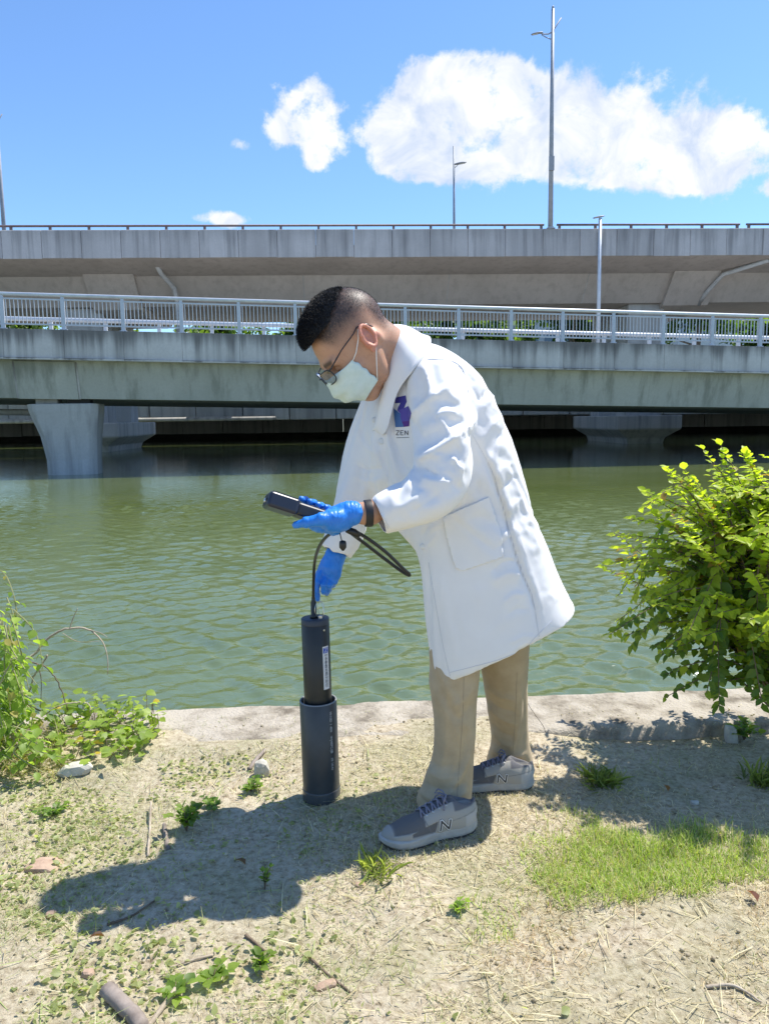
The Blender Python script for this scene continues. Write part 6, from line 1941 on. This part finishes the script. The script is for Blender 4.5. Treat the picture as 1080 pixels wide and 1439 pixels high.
    # dead, brown, short standing grass below the green patch
    x, y = scatter(60000, r, (0.1, 1.9), (1.1, 2.2)); u, v = project_w(np.stack([x, y, surf_z(x, y)], 1)); q = fbm(x * 4 + 12, y * 4 + 7, 4, 85)
    k = (r.random(len(x)) < np.clip((q - 0.33) * 2.6, 0, 1) * sstep(640, 800, u) * sstep(1215, 1290, v) * sstep(1439, 1340, v)); x, y = x[k], y[k]; n = len(x)
    C = mixcol((0.34, 0.24, 0.14), (0.64, 0.50, 0.32), r.random(n))
    o = strips('dead_grass', np.stack([x, y, surf_z(x, y)], 1), r.uniform(0, 6.283, n), r.uniform(0.008, 0.026, n), r.uniform(0.0009, 0.0018, n), np.zeros(n), r.uniform(0.3, 1.4, n), r.uniform(0.0, 0.5, n), C, GRASS_M)
    tag(o, 'dead brown grass standing in front of the green patch', 'grass', kind='stuff')
    # sparse short blades elsewhere
    x, y = scatter(9000, r); d = edge_dist(x, y); q = fbm(x * 2.6 + 22, y * 2.6 + 7, 3, 16)
    k = (r.random(len(x)) < np.clip((q - 0.46) * 3, 0, 1)) & (d > 0.4); x, y = x[k], y[k]; n = len(x)
    C = mixcol((0.17, 0.22, 0.05), (0.46, 0.44, 0.20), r.random(n))
    o = strips('sparse_grass', np.stack([x, y, surf_z(x, y)], 1), r.uniform(0, 6.283, n), r.uniform(0.012, 0.05, n), r.uniform(0.001, 0.0022, n), np.zeros(n), r.uniform(0.3, 1.4, n), r.uniform(0.0, 0.5, n), C, GRASS_M)
    tag(o, 'thin scattered grass blades across the dry bank', 'grass', kind='stuff')


build_litter()


def on_ground(u, v):
    p = gnd(u, v); z = float(surf_z(np.array(p.x), np.array(p.y)))
    p = gnd(u, v, z); return Vector((p.x, p.y, float(surf_z(np.array(p.x), np.array(p.y)))))


def rock(u, v, size, label, cols, name='stone', flat=0.6, cat='stone', rot=0.0, sub=2, rough=0.9, seed=0):
    p = on_ground(u, v); r = random.Random(seed + int(u * 7 + v)); bm = bmesh.new(); bmesh.ops.create_icosphere(bm, subdivisions=sub, radius=1.0)
    ph = [r.uniform(0, 6) for _ in range(6)]
    for w in bm.verts:
        c = w.co; k = 1 + 0.16 * math.sin(3.1 * c.x + ph[0]) * math.cos(2.7 * c.y + ph[1]) + 0.10 * math.sin(5.3 * c.z + ph[2] + 3 * c.x)
        c = c * k; c = Vector([math.copysign(abs(t) ** 0.72, t) for t in c]); w.co = Vector((c.x * size[0], c.y * size[1], c.z * size[2]))
    me = bpy.data.meshes.new(name); bm.to_mesh(me); bm.free(); me.materials.append(mat(name + '_surface', cols, rough, 40, bump=0.6, bscale=120, bdist=0.003))
    o = bpy.data.objects.new(name, me); COL.objects.link(o); o.location = p + Vector((0, 0, size[2] * 0.35)); o.rotation_euler = (r.uniform(-0.15, 0.15), r.uniform(-0.15, 0.15), rot)
    tag(o, label, cat, 'stones and rubble on the bank'); return o


GREY = [(0.30, 0.28, 0.25), (0.50, 0.48, 0.44)]; BRICK = [(0.33, 0.22, 0.15), (0.46, 0.33, 0.23)]; PALE = [(0.42, 0.39, 0.32), (0.56, 0.53, 0.45)]
rock(107, 1083, (0.052, 0.030, 0.022), 'pale flat stone below the weeds on the left', PALE, seed=1, rot=0.1)
rock(62, 1218, (0.050, 0.036, 0.012), 'flat reddish brick fragment near the left edge', BRICK, seed=2)
rock(457, 1388, (0.026, 0.010, 0.009), 'small orange-brown brick chip near the bottom centre', BRICK, seed=3, rot=0.5)
rock(506, 1246, (0.014, 0.009, 0.007), 'tiny brick chip left of the near shoe', BRICK, seed=4)
rock(72, 1287, (0.012, 0.010, 0.009), 'small brown stone at the tip of the shadow', BRICK, seed=5)
rock(976, 1130, (0.012, 0.009, 0.007), 'small white pebble in the bush shadow', PALE, seed=6)
rock(124, 1372, (0.013, 0.010, 0.010), 'round reddish stone among the lower left weeds', BRICK, seed=7)
rock(368, 1086, (0.024, 0.017, 0.036), 'upright whitish rock chunk left of the pipe', PALE, seed=8, flat=1)
rock(1027, 1024, (0.020, 0.018, 0.045), 'short pale stump of stone at the coping under the bush', PALE, seed=9)


def stick(pts_px, r0, r1, label, m=None, h=0.008, name='stick', knobs=0):
    pts = []
    for (u, v, *z) in pts_px:
        p = on_ground(u, v); pts.append(p + Vector((0, 0, (z[0] if z else 0) + h)))
    base = pts[0].copy(); q = catmull([np.array(p - base) for p in pts], max(10, 5 * len(pts)))
    q = q + np.random.default_rng(int(pts_px[0][0])).normal(0, min(r0 * 0.12, 0.0008), q.shape)
    o = MB().tube(q, list(np.linspace(r0, r1, len(q))), 7).build(name, m or DRYWOOD, None, True); o.location = base
    tag(o, label, 'stick', 'sticks on the bank'); return o


WOODG = mat('weathered_log', [(0.16, 0.125, 0.10), (0.30, 0.25, 0.21)], 0.9, 22, bump=0.6, bscale=60, bdist=0.003)
stick([(150, 1398), (172, 1420), (200, 1450)], 0.017, 0.015, 'thick grey weathered branch stub at the lower left edge', WOODG, 0.012)
stick([(249, 1392), (232, 1416), (208, 1446)], 0.006, 0.005, 'straight pale stick beside the grey branch stub', None, 0.006)
stick([(208, 1206), (210, 1172), (213, 1138, 0.02)], 0.004, 0.003, 'thin upright brown stick left of the small weed', None, 0.004)
stick([(236, 1195), (233, 1175), (231, 1165, 0.01)], 0.007, 0.006, 'short stubby stick beside the small weed', WOODG, 0.004)
stick([(345, 1316), (358, 1328), (373, 1340)], 0.004, 0.002, 'short brown twig in front of the shadow', TWIG, 0.004)
stick([(150, 1302), (185, 1290), (218, 1268)], 0.003, 0.002, 'thin twig lying beside the tip of the shadow', TWIG, 0.004)
stick([(435, 1350), (460, 1372), (492, 1398)], 0.0035, 0.002, 'dark twig near the bottom centre', TWIG, 0.004)
stick([(300, 1345), (270, 1352), (240, 1362)], 0.003, 0.0015, 'fine pale twig in the lower left litter', None, 0.004)
stick([(990, 1390), (1030, 1388), (1070, 1412)], 0.004, 0.002, 'curved pale twig at the lower right', None, 0.004)
stick([(535, 1205), (555, 1212), (575, 1219)], 0.0025, 0.0015, 'thin straw-coloured twig by the toe of the near shoe', None, 0.004)
stick([(350, 1082), (360, 1068), (372, 1054)], 0.008, 0.006, 'short brown stick leaning on the whitish rock', WOODG, 0.006)


def dry_leaf(u, v, size, label, col, rot):
    p = on_ground(u, v); o = mk('dry_leaf', LV * np.array((0.6, 1, 2.2)) * size, LF, LEAF); set_cols(o, np.tile(np.array(col), (8, 1)))
    o.location = p + Vector((0, 0, 0.012)); o.rotation_euler = (R(25), R(18), rot); tag(o, label, 'dry leaf', 'dry leaves on the bank')


dry_leaf(1064, 1272, 0.035, 'curled dark red-brown leaf at the right edge', (0.14, 0.05, 0.035), 0.4)
dry_leaf(148, 1325, 0.034, 'curled dark brown leaf in the left foreground', (0.12, 0.06, 0.035), 2.1)
dry_leaf(345, 1222, 0.032, 'brown leaf lying inside the man\'s shadow', (0.16, 0.10, 0.06), 1.2)
dry_leaf(165, 1008, 0.03, 'yellow leaf on the weeds at the coping', (0.45, 0.36, 0.08), 1.0)
dry_leaf(938, 1118, 0.03, 'orange-brown leaf on the sunlit spot in the bush shadow', (0.36, 0.17, 0.07), 0.2)


def weed(u, v, h, n, label, size=0.026, spread=0.5, bright=0.6, seed=0, grassy=False, name='weed', xy=None):
    r = np.random.default_rng(seed + int(u)); p = on_ground(u, v); root = empty(name, p); tag(root, label, 'weed', 'weeds on the bank')
    P, D, U = [], [], []; st = MB()
    for i in range(n):
        a = r.uniform(0, 6.28); out = r.uniform(0.15, 1) * spread * h * 1.6; tip = np.array((math.cos(a) * out, math.sin(a) * out, h * r.uniform(0.45, 1)))
        if grassy:
            for _ in range(5):
                b = r.normal(0, 0.014 + 0.012 * spread, 2); tp = tip * r.uniform(0.5, 1.1) + r.normal(0, 0.012, 3)
                P.append(np.array((b[0], b[1], -0.002))); D.append(np.array((tp[0], tp[1], abs(tp[2]) + 0.004))); U.append(np.array((r.normal(0, 1), r.normal(0, 1), 0.6)))
            continue
        pts = catmull([np.zeros(3), tip * np.array((0.35, 0.35, 0.65)), tip], 8); st.tube(pts, list(np.linspace(0.0016, 0.0008, 8)), 4, False)
        q, d, w, t = twig_leaves(pts, r, 0.4, size * 0.55, spread=0.9, pair=True); P += q; D += d; U += w
    P, D, U = (np.array(q, np.float32) for q in (P, D, U)); m = len(P); t = np.clip(r.normal(bright, 0.25, m), 0, 1)
    C = mixcol((0.06, 0.13, 0.025), (0.27, 0.38, 0.07), t)
    if grassy: leaves_mesh('blades', P, D, U, np.linalg.norm(D, axis=1), r.uniform(0.0014, 0.003, m), mixcol((0.16, 0.22, 0.06), (0.46, 0.50, 0.18), r.random(m)), LEAF, root)['kind'] = 'stuff'
    else:
        ln = r.uniform(0.7, 1.2, m) * size; leaves_mesh('leaves', P, D, U, ln, ln * r.uniform(0.6, 0.85, m), C, LEAF, root); st.build('stems', TWIG, root)
    return root


weed(262, 1168, 0.075, 13, 'round-leaved bright green weed growing left of the shadow', 0.024, 0.45, 0.8, 1)
weed(300, 1140, 0.03, 10, 'low spreading weed behind the round-leaved weed', 0.016, 1.3, 0.35, 2)
weed(352, 1112, 0.035, 9, 'small weed with bright leaf left of the pipe', 0.02, 0.8, 0.6, 3)
weed(845, 1100, 0.045, 44, 'pale grassy tuft at the edge of the bush shadow', 0.02, 0.9, 0.9, 4, True)
weed(372, 1250, 0.07, 3, 'thin upright sprig with few leaves in front of the shadow', 0.014, 0.25, 0.7, 5)
weed(645, 1285, 0.025, 7, 'tiny bright green seedling between shoe and grass', 0.014, 0.7, 0.85, 6)
weed(530, 1225, 0.04, 22, 'small grass tuft at the toe of the near shoe', 0.02, 0.8, 0.5, 7, True)
weed(300, 1378, 0.018, 9, 'lobed light green weed in the lower left foreground', 0.028, 1.2, 0.8, 8)
weed(365, 1362, 0.03, 8, 'small weed just right of the lobed one', 0.020, 0.9, 0.6, 9)
weed(245, 1400, 0.02, 8, 'pale leafy weed at the head of the straight stick', 0.026, 1.1, 0.8, 10)
weed(75, 1150, 0.03, 12, 'dull green weed below the left climber', 0.017, 1.2, 0.45, 14)
weed(1045, 1040, 0.06, 9, 'green sprout under the bush beside the coping', 0.03, 0.6, 0.6, 17)
weed(1068, 1100, 0.05, 24, 'shaded grass tuft at the right edge', 0.02, 0.9, 0.4, 18, True)


# ---- climber and dry branches at the left edge ---------------------------
def build_left():
    r = np.random.default_rng(31)
    base = on_ground(-20, 1085); B = np.array(base); root = empty('climbing_vine', base)
    tag(root, 'tangled light green climber hanging at the left edge', 'vine')
    P, D, U, S = [], [], [], []; st = MB()
    def spray(pts, size, step, n=14):
        q = catmull([np.array(pix(*p)) - B for p in pts], n); st.tube(q, list(np.linspace(0.0028, 0.0012, n)), 5, False)
        p, d, w, t = twig_leaves(q, r, 0.1, step, spread=0.9, droop=0.35); p = [x + r.normal(0, 0.010, 3) for x in p]
        P.extend(p); D.extend(d); U.extend(w); S.extend([size * r.uniform(0.7, 1.25) for _ in p])
    Y0 = base.y
    spray([(-30, 790, Y0 + .25), (5, 805, Y0 + .25), (20, 838, Y0 + .22)], 0.018, 0.03)
    spray([(20, 838, Y0 + .22), (24, 870, Y0 + .2), (18, 905, Y0 + .18)], 0.026, 0.012)
    for i in range(48):
        u0 = r.uniform(-70, 20) ; v0 = r.uniform(838, 975); y0 = Y0 + r.uniform(-0.05, 0.35); k = r.uniform(50, 130)
        spray([(u0, v0, y0), (u0 + r.normal(4, 12), v0 + k * 0.4, y0 - 0.03), (u0 + r.normal(8, 18), v0 + k, y0 - 0.06)], 0.030, 0.017)
    for i in range(60):
        v0 = r.uniform(960, 1055); u0 = r.uniform(-70, 50); y0 = Y0 + r.uniform(-0.05, 0.3)
        spray([(u0, v0, y0), (u0 + r.normal(6, 14), v0 + 14, y0 - 0.03), (u0 + r.normal(12, 24), v0 + r.uniform(20, 48), y0 - 0.05)], 0.032, 0.016)
    st.build('stems', mat('pale_green_stem', [(0.20, 0.22, 0.08), (0.34, 0.32, 0.16)], 0.8, 20), root)
    P, D, U, S = (np.array(q, np.float32) for q in (P, D, U, S)); n = len(P)
    C = mixcol((0.13, 0.22, 0.035), (0.34, 0.46, 0.09), np.clip(r.normal(0.55, 0.3, n), 0, 1)); dry = r.random(n) < 0.07; C[dry] = (0.42, 0.36, 0.12)
    leaves_mesh('foliage', P, D, U, S, S * r.uniform(0.6, 0.9, n), C, LEAF, root)['kind'] = 'stuff'
    # dry hanging stems at its foot
    m = 900; uu = r.uniform(-60, 95, m); vv = r.uniform(1020, 1095, m); pts = np.array([on_ground(float(a), float(b)) for a, b in zip(uu, vv)])
    C = mixcol((0.36, 0.28, 0.14), (0.60, 0.54, 0.30), r.random(m))
    o = strips('dry_stems', pts - B[None], r.uniform(0, 6.28, m), r.uniform(0.03, 0.11, m), r.uniform(0.0015, 0.003, m), np.zeros(m), r.uniform(0.2, 1.4, m), r.uniform(0, 0.7, m), C, GRASS_M, root); o['kind'] = 'stuff'
    # low leafy runner along the coping
    base2 = on_ground(150, 1062); B2 = np.array(base2); run = empty('creeping_weed', base2); tag(run, 'sunlit broad-leaved creeping weed spilling over the coping on the left', 'weed')
    P, D, U = [], [], []; st = MB()
    for i in range(120):
        u0 = r.uniform(70, 222); v0 = np.interp(u0, [70, 130, 190, 225], [1048, 1056, 1050, 1040]) + r.uniform(-42, 16)
        p0 = np.array(on_ground(float(u0), float(v0))) - B2; h = r.uniform(0.02, 0.085) * (1.2 if v0 < 1035 else 0.8)
        tip = p0 + np.array((r.normal(0, 0.025), r.normal(0, 0.025), h)); st.tube([p0, (p0 + tip) / 2 + np.array((0.004, 0, 0)), tip], 0.0011, 4, False)
        for k in range(r.integers(2, 5)):
            P.append(tip + r.normal(0, 0.012, 3)); D.append(np.array((r.normal(0, 1), r.normal(0, 1), r.normal(-0.1, 0.25)))); U.append(np.array((r.normal(0, 0.35), r.normal(-0.2, 0.35), 1)))
    P, D, U = (np.array(q, np.float32) for q in (P, D, U)); n = len(P); S = r.uniform(0.018, 0.042, n)
    C = mixcol((0.14, 0.23, 0.03), (0.38, 0.48, 0.10), np.clip(r.normal(0.6, 0.25, n), 0, 1)); dry = r.random(n) < 0.06; C[dry] = (0.55, 0.42, 0.06)
    leaves_mesh('foliage', P, D, U, S, S * r.uniform(0.7, 1.0, n), C, LEAF, run)['kind'] = 'stuff'; st.build('stems', TWIG, run)
    # bare branches
    def branch(rows, label, m, r0, r1, twigs=()):
        pts = [pix(*p) for p in rows]; b = pts[0].copy(); q = catmull([np.array(p - b) for p in pts], 30); q = q + r.normal(0, 0.0012, q.shape)
        root = MB().tube(q, list(np.linspace(r0, r1, 30)), 7).build('bare_branch', m, None, True); root.location = b; tag(root, label, 'branch', 'bare branches over the water')
        for tw, ra in twigs: MB().tube(catmull([np.array(pix(*p) - b) for p in tw], 10), list(np.linspace(ra, ra * 0.5, 10)), 5).build('twig', m, root, True)
    y = Y0 + 0.25
    branch([(-15, 945, y), (15, 933, y), (45, 922, y + .02), (68, 897, y + .03), (88, 885, y + .03), (112, 882, y + .03), (128, 886, y + .02)], 'pale bare branch arching over the water at the left', DRYWOOD, 0.0055, 0.0032,
           [([(98, 883, y + .03), (103, 868, y + .03), (109, 855, y + .03)], 0.0025), ([(128, 886, y + .02), (144, 902, y), (151, 925, y - .01), (151, 948, y - .02)], 0.0028), ([(128, 886, y + .02), (142, 890, y), (151, 896, y)], 0.0018), ([(88, 890, y), (110, 902, y - .02), (140, 901, y - .03)], 0.0014)])
    branch([(40, 978, y), (48, 950, y), (58, 935, y), (66, 921, y)], 'short grey forked twig below the arching branch', DRYWOOD, 0.0036, 0.003)
    branch([(40, 930, y + .05), (62, 936, y + .05), (78, 953, y + .03), (88, 975, y + .02), (96, 1000, y)], 'thin dark drooping twig below the arching branch', TWIG, 0.0026, 0.0018, [([(52, 933, y + .04), (58, 955, y + .03), (57, 995, y + .02)], 0.002)])
    branch([(30, 988, y), (60, 1000, y - .02), (82, 1014, y - .04)], 'dark stick poking out of the climber above the coping', TWIG, 0.004, 0.002)
    branch([(62, 1004, y), (90, 990, y), (120, 988, y + .02), (128, 998, y)], 'thin pale twig lying along the coping edge', DRYWOOD, 0.0026, 0.0018)


build_left()


# ------------------------------------------------------------------ far bank trees and buildings
def far_stuff():
    r = np.random.default_rng(44); bark = mat('far_bark', [(0.10, 0.08, 0.06), (0.18, 0.15, 0.12)], 0.9, 2)
    def tree_mesh(seed):
        rr = np.random.default_rng(seed); n = 2600; P = []
        lobes = [(rr.normal(0, 1.5), rr.normal(0, 1.3), rr.uniform(5.5, 10.5), rr.uniform(1.3, 2.4)) for _ in range(13)]
        for i in range(n):
            l = lobes[rr.integers(0, 13)]; v = rr.normal(0, 1, 3); v /= np.linalg.norm(v); P.append(np.array(l[:3]) + v * l[3] * rr.uniform(0.55, 1.05))
        P = np.array(P, np.float32); D = rr.normal(0, 1, (n, 3)); U = np.array((0, 0, 1.0)) + rr.normal(0, 0.5, (n, 3)); S = rr.uniform(0.35, 0.75, n)
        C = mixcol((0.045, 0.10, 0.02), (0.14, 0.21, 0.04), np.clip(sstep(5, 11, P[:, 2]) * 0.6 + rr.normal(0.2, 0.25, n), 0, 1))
        root = empty('far_tree'); leaves_mesh('crown', P, D, U, S, S * 0.7, C, LEAF, root)
        t = MB().tube([(0, 0, 0), (0.1, 0, 3), (0, 0.1, 6), (0.1, 0, 8)], [0.28, 0.22, 0.15, 0.08], 8)
        for k in range(5): t.tube([(0, 0, 4 + k * 0.7), (lobes[k][0] * 0.6, lobes[k][1] * 0.6, lobes[k][2] - 1), (lobes[k][0], lobes[k][1], lobes[k][2])], [0.12, 0.08, 0.04], 6)
        t.build('trunk', bark, root, True); return root
    protos = [tree_mesh(1), tree_mesh(2), tree_mesh(3)]; used = [False] * 3
    spots = [(500, 92, 1.15, 'behind the man'), (560, 90, 1.1, 'nearest to the man'), (612, 96, 1.25, 'second to the right of the man'), (665, 100, 1.1, 'between the man and the far block'), (722, 90, 0.95, 'in front of the far grey block'), (802, 92, 1.25, 'left of the white lamp pole'), (828, 96, 1.15, 'just behind the white lamp pole'), (978, 84, 1.2, 'tallest and darkest at the right'), (1052, 92, 0.95, 'at the right end of the railing'), (1090, 90, 1.0, 'beyond the right edge'), (910, 104, 0.85, 'low between the right blocks'), (300, 98, 1.1, 'left of the man under the viaduct'), (420, 96, 1.05, 'just left of the man\'s head'), (150, 96, 1.1, 'behind the left bays of the railing'), (40, 98, 1.15, 'furthest to the left')]
    for i, (u, Y, s, lb) in enumerate(spots):
        k = i % 3; p = pix(u, 590, Y); z = float(r.uniform(0, 6.28))
        if not used[k]: t = protos[k]; used[k] = True; kids = []
        else:
            t = protos[k].copy(); COL.objects.link(t)
            for c in list(protos[k].children): copy_part(c, t)
        t.location = (p.x, Y, 2.7); t.scale = (s, s, s); t.rotation_euler.z = z
        tag(t, 'sunlit green tree seen through the railing, ' + lb, 'tree', 'trees beyond the bridges')
    glass = mat('far_window_glass', (0.06, 0.10, 0.16), 0.15, spec=0.8)
    for (u, Y, w, d, h, nw, nf, lb, c) in ((735, 128, 17, 10, 17, 6, 4, 'grey office block with dark windows beyond the railing', (0.45, 0.47, 0.50)), (880, 140, 15, 10, 19, 5, 4, 'pale block with blue window strips left of the right trees', (0.58, 0.60, 0.63)), (1020, 122, 16, 10, 18, 6, 4, 'white apartment block with windows at the right end', (0.66, 0.66, 0.66))):
        p = pix(u, 590, Y); root = empty('far_building', (p.x, Y, 2.7)); tag(root, lb, 'building', 'buildings beyond the bridges')
        wm = mat('far_facade', [tuple(x * 0.9 for x in c), c], 0.8, 0.3)
        MB().box((-w / 2, 0, -0.3), (w / 2, d, h)).build('wall', wm, root); MB().box((-w / 2 - 0.4, -0.4, h), (w / 2 + 0.4, d + 0.4, h + 0.5)).build('roof', wm, root)
        win = MB().box((-0.9, -0.06, 0), (0.9, 0.02, 1.9)).build('window', glass, root); fm = MB().box((-1.0, -0.10, -0.12), (1.0, 0.02, -0.003)).build('sill', wm, win); first = True
        for f in range(nf):
            for k in range(nw):
                M = Matrix.Translation(((k - (nw - 1) / 2) * w / nw, -0.001, 3.2 + f * (h - 3) / nf))
                if first: win.matrix_local = M; first = False
                else:
                    c_ = copy_part(win, root, M); copy_part(fm, c_)


far_stuff()
